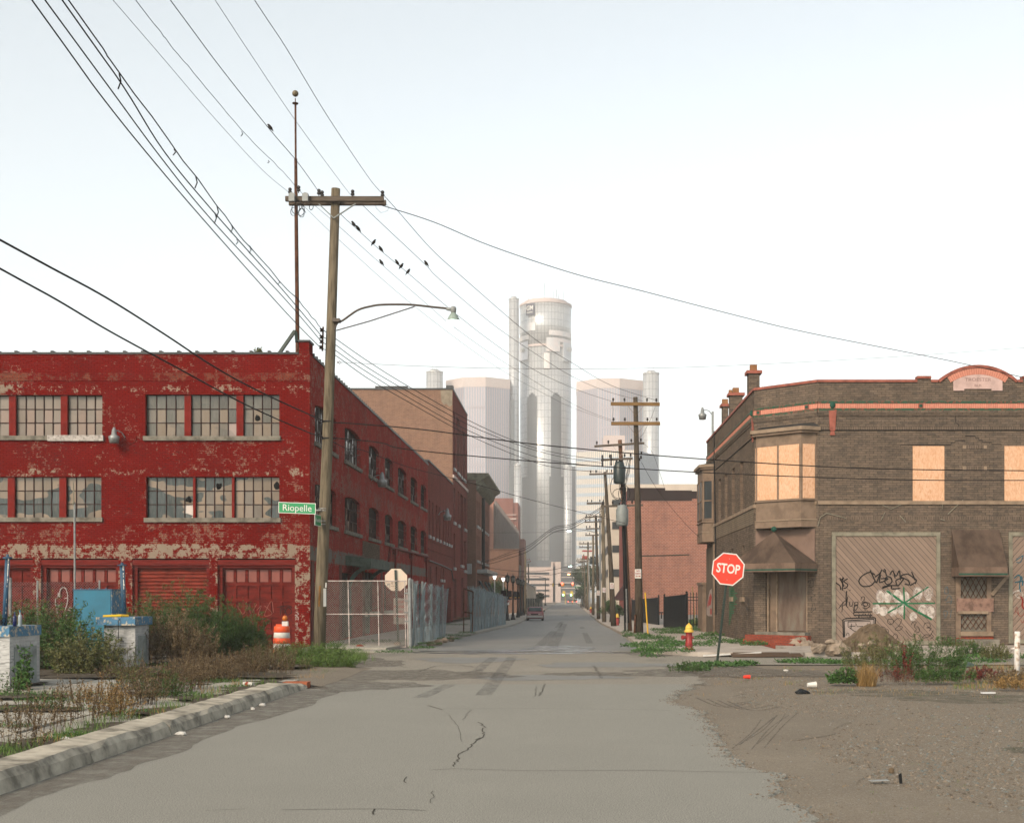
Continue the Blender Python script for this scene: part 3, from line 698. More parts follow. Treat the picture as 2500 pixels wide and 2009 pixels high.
crack([(1045,1722),(1080,1732)], .05, jit=.01); crack([(1095,1745),(1120,1775),(1128,1810)], .012, jit=.02)
crack([(1148,1732),(1130,1757)], .015); crack([(990,1896),(992,1911)], .02); crack([(1060,1930),(1052,1960)], .012); crack([(913,1975),(912,1988)], .03)
for (a, b) in [((700,1668),(1040,1650)), ((1040,1650),(1300,1640)), ((1300,1640),(1560,1652)), ((1110,1648),(1230,1637)), ((980,1608),(1080,1607)), ((1330,1600),(1600,1604)), ((950,1622),(1000,1630)), ((1450,1625),(1470,1655))]:
    crack([a, b], .045, jit=.08)
crack([(1020,1640),(1060,1626),(1120,1623),(1160,1628)], .07, jit=.07); crack([(1140,1641),(1180,1634)], .09, jit=.08)
struct(mb.build('road_cracks', M['tar']))
mb = MB()
def mark(pts, wd, z=.006): ribbon(mb, smooth_pts([Vector((G(x,y).x, G(x,y).y, z+gz(G(x,y).y))) for x, y in pts]), wd, (0,0,1))
mark([(1163,1640),(1185,1620),(1207,1604)], .3); mark([(1180,1697),(1210,1660),(1235,1625),(1252,1602)], .34); mark([(1025,1703),(1100,1670)], .3, .0062)
mark([(1310,1583),(1345,1548),(1370,1520),(1384,1500)], .42, .0); mark([(1345,1583),(1363,1550),(1378,1522)], .5, .0); mark([(1440,1570),(1430,1550),(1420,1530)], .3, .0)
struct(mb.build('tyre_marks', M['skid']))
mb = MB()
gl_ = [(-5.15+.04*max(0,y_-16)+.09*math.sin(y_*.9)+.05*math.sin(y_*2.7+1)+rnd.uniform(-.05,.05), y_) for y_ in [i*.35 for i in range(0, 79)]]
for (xa_, ya_), (xb_, yb_) in zip(gl_[:-1], gl_[1:]): mb.quad([(-5.73,ya_,.005),(xa_,ya_,.005),(xb_,yb_,.005),(-5.73,yb_,.005)])
def blob(mb_, cx_, cy_, rx_, ry_, z_, k_=46, ph=0.0, j_=.10):
    mb_.quad([(cx_+rx_*math.cos(i_*6.283/k_)*(1+.16*math.sin(3*i_*6.283/k_+ph)+.10*math.sin(7*i_*6.283/k_+ph*2)+rnd.uniform(-j_,j_)), cy_+ry_*math.sin(i_*6.283/k_)*(1+.16*math.sin(3*i_*6.283/k_+ph)+.10*math.sin(7*i_*6.283/k_+ph*2)+rnd.uniform(-j_,j_)), z_) for i_ in range(k_)])
blob(mb, -4.6, 28.6, 1.3, 1.5, .0055, ph=1); blob(mb, -3.9, 32.5, 2.4, 2.2, .0030, ph=2); blob(mb, 4.2, 34.2, 2.6, 2.6, .0032, ph=3); blob(mb, 3.1, 45.0, 1.3, 2.0, .0034, ph=.5); blob(mb, .6, 33.0, 1.2, .8, .0036, ph=4); blob(mb, -6.6, 38.5, 1.6, 3.0, .0038, ph=2.5)
struct(mb.build('road_dirt', M['dirtfilm']))
mb = MB(); blob(mb, -.6, 31.6, 1.9, 1.0, .0012, ph=1.3, j_=.03); blob(mb, 1.2, 37.5, 2.2, 1.4, .0014, ph=2.2, j_=.03); blob(mb, -3.2, 40.5, 1.6, 1.8, .0016, ph=.2, j_=.03); struct(mb.build('asphalt_patches', M['farroad']))

mb = MB(); ysl = [9.5+i*.3 for i in range(67)]; lf_ = [(1.65+.28*math.sin(y_*1.3)+.18*math.sin(y_*3.1)+rnd.uniform(-.08,.08)+.05*max(0,y_-22)*0, y_) for y_ in ysl]
def ex_(y_): return min((abs(p_[1]-y_), p_[0]) for p_ in er)[1]
for (a_, y0_), (b_, y1_) in zip(lf_[:-1], lf_[1:]): mb.quad([(a_,y0_,.0045),(ex_(y0_)-.02,y0_,.0045),(ex_(y1_)-.02,y1_,.0045),(b_,y1_,.0045)])

mb = MB(); so1 = [(2.2+.0*y_, y_) for y_ in ysl]
for (a_, y0_), (b_, y1_) in zip(lf_[:-1], lf_[1:]): mb.quad([(ex_(y0_)-.1,y0_,-.024),(a_+2.0+.5*math.sin(y0_*.7),y0_,-.024),(b_+2.0+.5*math.sin(y1_*.7),y1_,-.024),(ex_(y1_)-.1,y1_,-.024)])
struct(mb.build('dirt_shoulder', M['dirt']))
mb = MB()
def puddle(cx, cy, rx, ry, z, k=26):
    mb.quad([(cx+rx*math.cos(i*6.283/k)*rnd.uniform(.8,1.1), cy+ry*math.sin(i*6.283/k)*rnd.uniform(.8,1.1), z) for i in range(k)])
puddle(-1.9,46.2,4.4,2.0,.003); puddle(-.4,49.2,1.5,3.4,.0022)
struct(mb.build('puddle', M['wet']))
mb = MB(); wm = mat('still_water', (.10,.10,.10), .16, .1, 1, bm=0)
puddle(-2.3,46.2,1.15,.22,.007); puddle(-.3,46.0,1.5,.16,.007); puddle(1.3,46.4,.8,.12,.007); struct(mb.build('standing_water', wm))

mb = MB()
for cx_, cy_, rx_, ry_, ph_ in ((8.6,25.5,2.6,1.2,1),(9.6,22.8,1.6,.6,2),(6.9,27.2,1.6,.6,3),(6.2,16.8,.5,.35,2),(10.5,19.5,.9,.3,1)): blob(mb, cx_, cy_, rx_, ry_, -.0215-.0004*ph_, ph=ph_)
struct(mb.build('mossy_mud', skidmat('dark_mossy_mud', (.16,.155,.09), .38, .72, (1.2,2,1))))
mb = MB()
for k_ in range(6): x_, y_ = 1790+k_*15+rnd.uniform(-5,5), 1775-k_*3+rnd.uniform(-5,5); mark([(x_+85+rnd.uniform(-15,15),y_-25),(x_+45,y_+8),(x_,y_+rnd.uniform(30,60))], rnd.uniform(.015,.035), -.0205+k_*.0003)
for k_ in range(4): x_, y_ = 1700+k_*26, 1700+k_*3; mark([(x_,y_),(x_+60,y_+22),(x_+130,y_+12)], .05, -.0185+k_*.0003)
struct(mb.build('tyre_ruts', skidmat('dark_rut', (.19,.155,.115), .15, .8, (2,2,1))))
# loose stones on the dirt (one uncountable mass)
mb = MB(); rs = random.Random(3)
for i in range(26000):
    y = 9.5+26*rs.random()**1.25; x = 2.45+rs.random()*min(17, y*.42)
    if y > 27 and x < 3.4: continue
    k = .3+.7*math.sin(x*.9+1)*math.sin(y*.7)
    if rs.random() > .55+k or x < 3.6+.5*math.sin(y*.7) and rs.random() < .85: continue
    r = rs.uniform(.008,.026)*(1.5 if rs.random() < .06 else 1); a = rs.uniform(0,3); c_, s_ = math.cos(a)*r, math.sin(a)*r; z = -.03
    h = r*rs.uniform(.5,1)
    mb.faces([(x-c_,y-s_,z),(x+s_,y-c_,z),(x+c_*1.3,y+s_,z),(x-s_,y+c_*1.2,z),(x+.2*c_,y,z+h)], [(0,1,4),(1,2,4),(2,3,4),(3,0,4)])
for i in range(2600):
    q_ = er[rs.randrange(len(er))]; x = q_[0]+rs.gauss(.03,.10); y = q_[1]+rs.uniform(-.08,.08); r = rs.uniform(.006,.022); z = -.026 if x > q_[0] else .0; a = rs.uniform(0,3); c_, s_ = math.cos(a)*r, math.sin(a)*r
    mb.faces([(x-c_,y-s_,z),(x+s_,y-c_,z),(x+c_*1.3,y+s_,z),(x-s_,y+c_*1.2,z),(x+.2*c_,y,z+r*.7)], [(0,1,4),(1,2,4),(2,3,4),(3,0,4)])
o = mb.build('gravel', leafmat('mixed_gravel_stones', [(0,(.05,.045,.04)), (.35,(.20,.155,.11)), (.55,(.34,.27,.20)), (.7,(.16,.19,.18)), (1,(.85,.72,.62))])); o['kind'] = 'stuff'
# low green ground cover and grass (uncountable)
gc = MB(); gg = MB(); gd = MB(); rs = random.Random(5)
def patch(mbx, cx, cy, rx, ry, n, ll=.05, lw=.025, h=.07, z=0.0):
    for _ in range(n):
        a = rs.uniform(0,6.283); q = math.sqrt(rs.random()); x, y = cx+rx*q*math.cos(a), cy+ry*q*math.sin(a)
        leaf(mbx, Vector((x, y, z+rs.random()*h*(1-q*.6))), ll*rs.uniform(.5,1.2), lw*rs.uniform(.6,1.2), rs)
def tuft(mbx, cx, cy, rx, ry, n, h, z=0.0, wd=.005):
    for _ in range(n):
        a = rs.uniform(0,6.283); q = math.sqrt(rs.random()); bladeset(mbx, (cx+rx*q*math.cos(a), cy+ry*q*math.sin(a), z), 1, h*.4, h, .02, wd, .7, rs)
for (x, y, sx, n) in [(1600,1560,1.0,900),(1555,1553,.8,700),(1590,1578,1.3,1300),(1640,1572,.8,700),(1700,1576,.9,600),(1580,1592,.6,600),(1720,1560,.9,500),(1665,1540,2.0,1800),(1640,1546,1.0,700),(1715,1538,1.0,900),(1762,1568,.7,500),(1808,1570,.6,500),(1840,1575,.6,500),(1740,1552,.7,500),(1620,1590,.8,500),(1590,1602,.4,200),(1625,1568,.4,200),(1530,1546,.3,150),(1680,1590,.3,150)]:
    p = G(x, y, .13); patch(gc, p.x, p.y, sx*.9, sx*.7, int(n*.75), .10, .045, .22, .13)
for (x, y, sx, n) in [(1755,1625,.9,900),(1700,1636,.4,250),(1820,1622,.4,350),(1975,1617,1.0,900),(2080,1620,.8,500),(2350,1615,1.3,700),(2450,1605,1.4,600),(2325,1572,.5,350)]:
    p = G(x, y); patch(gc, p.x, p.y, sx, sx*.6, n, .11, .045, .14, 0.0)
for (x, y, sx, n) in [(960,1592,.7,300),(1030,1582,.5,300),(1090,1560,.7,400),(1110,1552,.8,400),(1140,1546,.5,250),(1090,1530,1.5,500),(1130,1518,1.2,300),(900,1566,1.8,600),(830,1574,1,400),(800,1578,.6,300),(870,1588,.2,80),(1050,1572,.5,250)]:
    p = G(x, y, .1); patch(gc, p.x, p.y, sx, sx*.7, n, .07, .03, .10, .1)
for (x, y, sx, n) in [(70,1850,.5,260),(20,1840,.3,200),(130,1810,.35,150),(200,1700,.8,200),(430,1700,.8,500),(520,1665,.6,400),(580,1680,.4,200),(330,1745,.6,380),(240,1800,.5,380),(170,1800,.25,120),(250,1714,.7,150),(200,1735,.3,80),(280,1718,.3,80),(25,1734,.6,160),(30,1775,.3,150),(60,1700,.8,300),(0,1700,.9,300),(450,1640,1.2,350),(390,1625,1,300),(100,1712,.5,200)]:
    p = G(x, y, .1); patch(gc, p.x, p.y, sx, sx*.5, n, .06, .018, .11, .1); tuft(gg, p.x, p.y, sx, sx*.4, n//3, .14, .1)
for k in range(60):
    p = G(rs.uniform(1700,2500), rs.uniform(1625,1700)); tuft(gd, p.x, p.y, .3, .3, 10, .09, -.03, .004)
    if k % 3 == 0: tuft(gg, p.x+.2, p.y, .25, .2, 12, .08, -.03, .004)
for k in range(40):
    p = G(rs.uniform(1700,2500), rs.uniform(1700,1990)); tuft(gg if k%2 else gd, p.x, p.y, .08, .06, 8, .03, -.03, .002)
for k in range(46):
    p = G(rs.uniform(2220,2520), rs.uniform(1600,1680)); tuft(gg if rs.random() < .6 else gd, p.x, p.y, .4, .3, 26, .2, -.03)
for k in range(34):   # strip of growth along the kerb and the pole
    y_ = rs.uniform(11.5,27.5); x_ = -6.4-rs.random()*.6; tuft(gg if rs.random() < .65 else gd, x_, y_, .3, .4, 30, .2, .13)
for k in range(60):
    x_ = rs.uniform(-9.6,-6.2); y_ = rs.uniform(29,41); tuft(gg if y_ > 34 or rs.random() < .4 else gd, x_, y_, .35, .35, 26, .3 if y_ > 36 else .2, .0)
for k in range(40):
    x_ = rs.uniform(-8.9,-6.7); y_ = rs.uniform(39.2,41.6); tuft(gg, x_, y_, .3, .3, 40, .42, .0)
for nm, m_, ob in (('ground_cover', gc, 'lf_lush'), ('grass', gg, 'lf_grass'), ('dry_grass', gd, 'lf_gold')):
    o = m_.build(nm, M[ob]); o['kind'] = 'stuff'

# ================================================================== RED FACTORY (left corner)
YF = 49.2; K = YF/F; fx = lambda x: (x-VX)*K; fz = lambda y: CH+(VY-y)*K
XW = fx(755)             # street-side wall plane
B = thing('brick_factory', 'bright red painted three storey brick factory on the left corner with four garage doors', 'building', (XW, YF, 0))
X0 = -34.0
front = Plane((X0, YF), (XW, YF)); U = lambda x: fx(x)-X0
gops = [(U(531),U(720)), (U(323),U(511)), (U(100),U(289)), (U(-110),U(80)), (U(-320),U(-130))]
fwin = [(355,682,963,1065,[(355,449,4),(465,576,5),(593,682,4)],'up'), (357,682,1164,1264,[(357,470,5),(476,565,4),(571,682,5)],'lo'),
        (-86,249.6,964.5,1064,[(-86,20,4),(36.6,146.6,5),(163,249.6,4)],'pl'), (-86,247.5,1164,1263,[(-86,17,4),(34,143,5),(160,247.5,4)],'lo')]
ops = [(a, b, -.1, fz(1363)) for a, b in gops] + [(U(a), U(b), fz(d_), fz(c)) for a, b, c, d_, _, _ in fwin]
ZT = fz(864.7); ZC = fz(834.6); YE = 90.6
mb = MB(); wall(mb, (X0,YF), (fx(730),YF), -.1, ZT, ops, .28)
wall(mb, (fx(730),YF), (XW,YF), -.1, ZT)
mb.box(fx(730), XW-.004, YF+.004, YF+.7, ZT-.002, ZC)
wall(mb, (X0,90.6), (X0,YF), -.1, ZT); mb.quad([(X0,YF+.3,ZT-.35),(XW-.3,YF+.3,ZT-.35),(XW-.3,YE,ZT-.35),(X0,YE,ZT-.35)])
mb.build('front_wall', M['red'], B)
sidew = [(50.3,54.9),(57.0,61.3),(63.9,67.4),(69.5,72.6),(74.8,78.7),(80.8,84.3),(86.3,89.7)]
sg = [(56.2,59.2,.1,3.1,'d'),(62.6,66.6,1.25,3.25,'w'),(69.2,71.6,1.25,3.2,'w'),(79.6,82.2,.1,2.9,'d'),(85.2,88.2,.1,2.9,'d')]
side = Plane((XW, YF), (XW, YE)); so_ = [(a-YF, b-YF, 8.15, 9.75) for a, b in sidew] + [(a-YF, b-YF, 5.0, 6.6) for a, b in sidew] + [(a-YF, b-YF, c, e) for a, b, c, e, _ in sg]
mb = MB(); wall(mb, (XW, YF), (XW, YE), -.1, ZT+.02, so_, .3); mb.quad([(XW-.3,YF+.7,ZT+.02),(XW,YF+.7,ZT+.02),(XW,YE,ZT+.02),(XW-.3,YE,ZT+.02)])
mb.build('side_wall', M['red_side'], B)
# stepped look of the painted corner
mb = MB(); mb.box(XW+.002, XW+.03, YF, YF+.05, .1, ZT); mb.build('corner_strip', M['red'], B)
mb = MB(); x = X0
while x < fx(726): front.box(mb, x-X0, min(x+.7, fx(728))-X0, ZT, ZT+.07, -.35, .05); front.box(mb, x-X0-.05, x-X0+.05, ZT+.06, ZT+.13, -.36, .06); x += .70
mb.build('tile_coping', M['coping'], B); mb = MB()
mb.box(fx(728), XW+.04, YF-.05, YF+.75, ZC, ZC+.07)
mb.build('corner_cap', M['coping'], B); mb = MB()
y = YF+.75
while y < YE-.3: mb.box(XW-.32, XW+.05, y, y+.6, ZT+.02, ZT+.09); mb.box(XW-.33, XW+.06, y-.06, y+.06, ZT+.08, ZT+.16); y += .62
mb.build('tile_coping', M['coping'], B)
mb = MB(); front.box(mb, 0, fx(728)-X0, fz(930), fz(911), 0, .03); mb.build('brick_course', brickmat('bare_orange_brick', (.34,.085,.045), (.26,.055,.03), (.14,.09,.07), paint=((.285,.013,.009), .50), stain=.15, big=0), B)
def sill_u(pl, u0, u1, z, parent, m=None, h=.17, out=.09): mb = MB(); pl.box(mb, u0, u1, z-h, z, -.2, out); return mb.build('sill', m or M['sill'], parent)
for (a, b, c, e, parts, kind) in fwin:
    z0, z1 = fz(e), fz(c)
    pm = MB()
    for (p, q) in zip(parts[:-1], parts[1:]): front.box(pm, U(p[1]), U(q[0]), z0, z1, -.27, -.06)
    pm.build('window_pier', M['redframe'], B)
    for i, (p0, p1, n) in enumerate(parts):
        holes = {('up', 2): [(1,1)], ('lo', 1): [(2,2)], ('lo', 2): [(4,2)], ('lo', 0): [(4,1)]}.get((kind, i), []) if a > 300 else []
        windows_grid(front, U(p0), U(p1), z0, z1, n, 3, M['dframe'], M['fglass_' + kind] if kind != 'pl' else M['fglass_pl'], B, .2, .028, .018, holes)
    s = sill_u(front, U(a)-.07, U(b)+.06, z0, B)
mb = MB(); front.box(mb, U(118), U(254), fz(1077), fz(1063), -.05, .11); mb.build('flaking_white_sill', mat('flaking_whitewash', (.66,.60,.55), .9, .4, 9), B)
mb = MB(); front.box(mb, U(300), U(302)+.0, 6.7, 6.71, 0, .001)
mb = MB(); front.box(mb, .05, XW-X0-.35, -.05, 3.75, -.75, -.6); mb.build('garage_dark_fill', M['dark'], B)  # added near-black sheet paints the dark interior behind the doors
# garage doors
for i, (a, b) in enumerate(gops):
    zt = fz(1363); f = MB()
    front.box(f, a, b, zt-.26, zt-.05, -.16, -.02); front.box(f, a, b, zt-.36, zt-.26, -.27, -.10)
    front.box(f, a, a+.16, 0, zt-.36, -.27, -.12); front.box(f, b-.14, b, 0, zt-.36, -.27, -.12)
    g = MB(); a2, b2, zt2 = a+.16, b-.14, zt-.36
    if i == 1:
        k = 22
        for j in range(k):
            z0, z1 = zt2*j/k, zt2*(j+1)/k; zm = (z0+z1)/2
            g.quad([front.pt(a2,z0,-.30), front.pt(b2,z0,-.30), front.pt(b2,zm,-.25), front.pt(a2,zm,-.25)]); g.quad([front.pt(a2,zm,-.25), front.pt(b2,zm,-.25), front.pt(b2,z1,-.30), front.pt(a2,z1,-.30)])
    else:
        front.box(g, a2, b2, 0, zt2, -.36, -.32); rows, cols = 5, 6; rh = zt2/rows; cw = (b2-a2)/cols
        for j in range(rows+1): front.box(g, a2, b2, max(0, j*rh-.07), min(zt2, j*rh+.05), -.321, -.27)
        for j in range(cols+1): front.box(g, max(a2, a2+j*cw-.05), min(b2, a2+j*cw+.05), 0.05, zt2-.02, -.321, -.275)
    dm = mat('red_garage_door_paint', (.20,.02,.013) if i != 1 else (.30,.05,.032), .6, .35, 2.2, stretch=(1,1,3))
    gd_ = g.build('garage_door', dm, B); f.build('door_frame', M['redwood'], gd_)
    if i in (2, 0, 3) :
        tp = MB()
        if i != 3:
            for c in range(6): front.box(tp, a2+c*(b2-a2)/6+.07, a2+(c+1)*(b2-a2)/6-.07, zt2*.8+.08, zt2-.07, -.319, -.305)
            tp.build('door_light', mat('painted_over_panes', (.33,.075,.05), .45, .2, 2), gd_)
# graffiti strokes on the factory: photo pixels on the door plane
def strokes(name, lists, plane_pt, wd, m_, nrm, parent, smooth=True):
    mb = MB()
    for pts in lists:
        q = [plane_pt(*p) for p in pts]; ribbon(mb, smooth_pts(q, 5) if smooth and len(q) > 2 else q, wd, nrm)
    return mb.build(name, m_, parent)
Z3 = lambda x, y: (x*.371, 1300+y*.371)
def dp(x, y): X, Y = Z3(x, y); yy = YF+.262; k = yy/F; return Vector(((X-VX)*k, yy, CH+(VY-Y)*k))
wsp = mat('white_spray_paint', (.62,.55,.52), .7, .2, 5, bm=0); fsp = mat('faded_pink_spray_paint', (.42,.16,.13), .7, .2, 5, bm=0); bsp = mat('black_spray_paint', (.03,.028,.026), .7, .2, 5, bm=0)
strokes('graffiti', [[(380,428),(385,395),(392,428),(395,380),(410,362),(430,365),(440,390),(445,425),(425,432)],[(378,432),(365,440),(368,480),(395,478),(372,500),(380,530)],[(447,430),(440,470),(425,520)],[(470,495),(455,495),(455,515),(470,512),(470,495)],[(465,510),(430,550)]], dp, .035, wsp, (0,-1,0), B)
strokes('graffiti', [[(1560,480),(1580,510),(1600,535),(1625,490),(1620,455)],[(1640,470),(1650,530),(1690,470)],[(1690,510),(1720,480),(1700,540),(1735,520)],[(1740,480),(1790,530),(1740,545),(1785,450),(1800,525)]], dp, .02, fsp, (0,-1,0), B)
strokes('graffiti', [[(1822,490),(1900,480),(1925,500)],[(1850,480),(1845,540)],[(1870,500),(1890,540),(1920,520),(1895,490),(1870,530)]], dp, .025, bsp, (0,-1,0), B)
def wpt(x, y): X, Y = Z3(x, y); yy = YF-.006; k = yy/F; return Vector(((X-VX)*k, yy, CH+(VY-Y)*k))
strokes('graffiti', [[(1945,520),(1965,535),(1940,545)],[(1942,560),(1955,550),(1965,570),(1945,570)],[(1955,590),(1955,640)]], wpt, .02, wsp, (0,-1,0), B)
# side windows
for (a, b) in sidew:
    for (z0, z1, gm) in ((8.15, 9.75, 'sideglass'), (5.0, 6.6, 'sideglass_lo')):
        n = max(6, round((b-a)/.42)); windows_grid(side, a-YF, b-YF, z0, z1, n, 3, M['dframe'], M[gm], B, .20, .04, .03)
        sill_u(side, a-YF-.15, b-YF+.15, z0, B, h=.16)
        am = MB(); k = 7   # segmental arch fill hides the square corners
        for i in range(k):
            t0, t1 = i/k, (i+1)/k; u0, u1 = a-YF+(b-a)*t0, a-YF+(b-a)*t1; h0 = .16*(2*t0-1)**2; h1 = .16*(2*t1-1)**2
            am.quad([side.pt(u0,z1,.003), side.pt(u0,z1-h0,.003), side.pt(u1,z1-h1,.003), side.pt(u1,z1,.003)]); am.quad([side.pt(u0,z1-h0,.003), side.pt(u0,z1-h0,-.2), side.pt(u1,z1-h1,-.2), side.pt(u1,z1-h1,.003)])
        am.build('window_arch', M['red_side'], B)
for (a, b, z0, z1, k) in sg:
    mb = MB(); side.box(mb, a-YF, b-YF, z0, z1, -.3, -.26)
    for i in range(1, 4): side.box(mb, a-YF+(b-a)*i/4-.03, a-YF+(b-a)*i/4+.03, z0, z1, -.26, -.22)
    mb.build('door' if k == 'd' else 'window', mat('dark_boarded_opening', (.05,.028,.024), .8, .4, 3), B)
    if k == 'w': sill_u(side, a-YF-.2, b-YF+.2, z0, B, M['conc'], .22, .14)
mb = MB()      # vertical weathered pilasters
for y in (49.5, 55.6, 61.9, 67.9): side.box(mb, y-YF, y-YF+.45, 0, 3.4, 0, .05)
mb.build('pilaster', mat('flaked_red_grey_pilaster', (.20,.09,.075), .9, .5, 3, c2=(.26,.03,.025), stretch=(1,1,.3)), B)
mb = MB(); side.box(mb, 61.9-YF, 67.4-YF, 3.98, 4.75, 0, .03); mb.build('brick_infill', M['brown_brick'], B)
mb = MB(); mb.obox((XW,57.2,3.45),(1.15,0,-.14),(0,6.0,0),(0,0,.42)); mb.build('canopy', M['gsteel' ] if 0 else mat('grey_green_canopy_paint', (.16,.20,.165), .7, .3, 4), B)
for y in (57.5, 62.8):
    mb = MB(); pts = [(XW+.08,y,1.9+.0)] + [(XW+.08+1.0*(1-math.cos(a)), y, 2.2+1.15*math.sin(a)) for a in [i*math.pi/2/7 for i in range(8)]]
    for p, q in zip(pts[:-1], pts[1:]): mb.bar(p, q, .16, .20, (0,1,0))
    mb.box(XW+.002, XW+.2, y-.1, y+.1, .2, 2.3); mb.build('canopy_bracket', bpy.data.materials['grey_green_canopy_paint'], B)
mb = MB(); mb.tube([(XW+.1,69.8,3.3),(XW+.1,70.9,4.75),(XW+.1,74,4.8),(XW+.1,82,4.82),(XW+.1,90,4.85)], .07, 8); mb.build('pipe', M['redwood'], B)
for y in (72.5, 80, 88.5):
    mb = MB(); mb.box(XW+.003, XW+.22, y, y+.5, 4.45, 4.75); mb.tube([(XW+.12,y+.25,4.45),(XW+.12,y+.25,3.0)], .06, 8); mb.build('scupper', M['redwood'], B)
def gooseneck(c, nrm, parent=None, s=1.0):
    GM = M['galv']
    c = Vector(c); n_ = Vector(nrm); a = MB(); a.tube([c+n_*0, c+n_*.12*s+Vector((0,0,.16*s)), c+n_*.3*s+Vector((0,0,.22*s)), c+n_*.42*s+Vector((0,0,.18*s))], .022*s, 6)
    o = a.build('wall_lamp', GM, parent); h = MB(); q = c+n_*.45*s+Vector((0,0,-.25*s))
    h.lathe(q, [(.001,0),(.16*s,0),(.19*s,.16*s),(.20*s,.24*s),(.10*s,.30*s),(.075*s,.5*s),(.05*s,.52*s),(.045*s,.58*s),(.001,.58*s)], 14); h.build('lamp_shade', GM, o, True); return o
gooseneck((fx(305),YF,fz(1068)), (-.6,-.8,0), B, 1.05); gooseneck((XW,64.6,7.9), (1,-.3,0), B, 1.3)
mb = MB(); mb.tube([(fx(305),YF-.02,fz(1070)),(fx(318),YF-.02,fz(1085)),(fx(330),YF-.02,fz(1078)),(fx(334),YF-.02,fz(1066))], .02, 5); mb.build('conduit', M['redwood'], B)
mb = MB(); mb.box(XW-3, XW-2.2, YF+1.2, YF+1.9, ZT-.35, ZT-.2)
weed((fx(628),YF+.2,ZT+.02), .32, .15, 9, 9, .09, .05, M['lf_olive'], 'small sapling sprouting on the red factory roof edge', 'sapling', 'plant', seed=77)
# flagpole on the roof corner
fy = YF+1.0; kf = fy/F; X = lambda x: (x-VX)*kf; Z = lambda y: CH+(VY-y)*kf
FP = thing('flagpole', 'tall thin rusty flagpole with a ball on top, standing on the red factory roof corner', 'flagpole', (X(727),fy,ZT-.3))
mb = MB(); mb.tube([(X(727),fy,ZT-.35),(X(723.5),fy,Z(560)),(X(722),fy,Z(388))], [.085,.075,.06], 8); mb.tube([(X(722),fy,Z(388)),(X(721.3),fy,Z(255))], .04, 8); mb.build('pole', M['rust'], FP)
mb = MB(); mb.bar((X(720),fy,Z(808)),(X(655),fy+.2,ZT-.3),.1,.12); mb.bar((X(722),fy,Z(808)),(X(728),fy-.3,Z(838)),.1,.1); mb.build('brace', M['gsteel'], FP)
mb = MB(); mb.ball((X(721),fy,Z(229)), .125, 10); mb.build('ball', mat('dull_brass', (.25,.19,.10), .5, .3, 4), FP, True)
mb = MB(); mb.lathe((X(721),fy,Z(254)), [(.03,-.1),(.03,-.02),(.12,0),(.12,.03),(.02,.05),(.02,.22)], 10); mb.build('truck', M['rust'], FP)

# ================================================================== ROW BEHIND THE FACTORY
BM = thing('annex_building', 'low dark red brick annex with tall narrow arched windows beside the factory', 'building', (XW, 90.6, 0))
an = Plane((XW, 90.62), (XW, 110)); ao = []
for y in (91.5,93.8,96.6,98.9,101.8,104,106.2,108.3): ao.append((y-90.62-.45+.2, y-90.62+.45+.2, 6.45, 9.0))
lo = [(92-90.62,93-90.62,-.1,4.2),(96-90.62,97-90.62,-.1,4.3),(99.7-90.62,100.5-90.62,3.4,4.3),(101.7-90.62,102.5-90.62,3.4,4.3),(99.5-90.62,102.5-90.62,-.1,2.9),(105-90.62,108.5-90.62,-.1,2.8)]
mb = MB(); wall(mb, (XW,90.62), (XW,110), -.1, 11.72, ao+lo, .35); mb.quad([(XW-12,90.62,11.3),(XW,90.62,11.3),(XW,110,11.3),(XW-12,110,11.3)]); mb.build('wall', M['red_dark'], BM)
mb = MB(); an.box(mb, 0, 19.38, 11.72, 11.82, -.4, .08); mb.build('coping', M['coping'], BM)
mb = MB(); an.box(mb, 0, 19.38, 5.4, 5.55, 0, .07); an.box(mb, 0, 19.38, 6.05, 6.15, 0, .05); mb.build('string_course', M['red_dark'], BM)
for o in ao+lo[2:4]:
    mb = MB(); an.box(mb, o[0], o[1], o[2], o[3], -.36, -.3); w_ = mb.build('window', M['glassdark'] if o[3] < 5 else mat('bricked_window_infill', (.09,.035,.035), .9, .3, 4), BM)
    mb = MB(); an.box(mb, o[0]-.08, o[1]+.08, o[2]-.22, o[2], -.2, .1); mb.build('sill', M['grey'], w_)
for o in lo[:2]+lo[4:]: mb = MB(); an.box(mb, o[0], o[1], o[2], o[3], -.36, -.3); mb.build('door', M['dark'], BM)
mb = MB(); mb.tube([(XW+.08,90.7,4.6),(XW+.08,100,4.5),(XW+.1,108,4.3),(XW+.1,109.5,3.4)], .05, 6); mb.build('conduit', M['black'], BM)
gooseneck((XW,97.9,8.3), (1,-.2,0), BM, 1.6)
TB = thing('tall_warehouse', 'tall brown brick warehouse with blank tan side wall rising above the red factory', 'building', (XW, 110, 0))
tp = Plane((XW,110.02),(XW,126)); to = []
for (a, b, z0, z1) in [(1,2.6,13.3,18.3),(4.6,7.0,13.3,18.3),(8.2,9.4,13.3,18),(10.6,13.6,13.3,17.8),(1,2.6,8.6,11.6),(5.2,6.8,8.6,11.6),(8,11,5.0,11.6),(12,14.6,8.6,11.6),(1,2.6,4.6,7.6),(12,14.6,4.6,7.4),(1.0,4,.1,3.6),(9,11.5,.1,3.8)]: to.append((a,b,z0,z1))
mb = MB(); wall(mb, (-40,110.02), (XW,110.02), 0, 19.95); mb.quad([(-40,110.02,19.6),(XW,110.02,19.6),(XW,126,19.6),(-40,126,19.6)]); mb.build('side_wall', M['tan_brick'], TB)
mb = MB(); wall(mb, (XW,110.02), (XW,126), 0, 19.95, to, .4); wall(mb, (XW,126), (XW-30,126), 0, 19.95); mb.build('street_wall', M['red_dark'], TB)
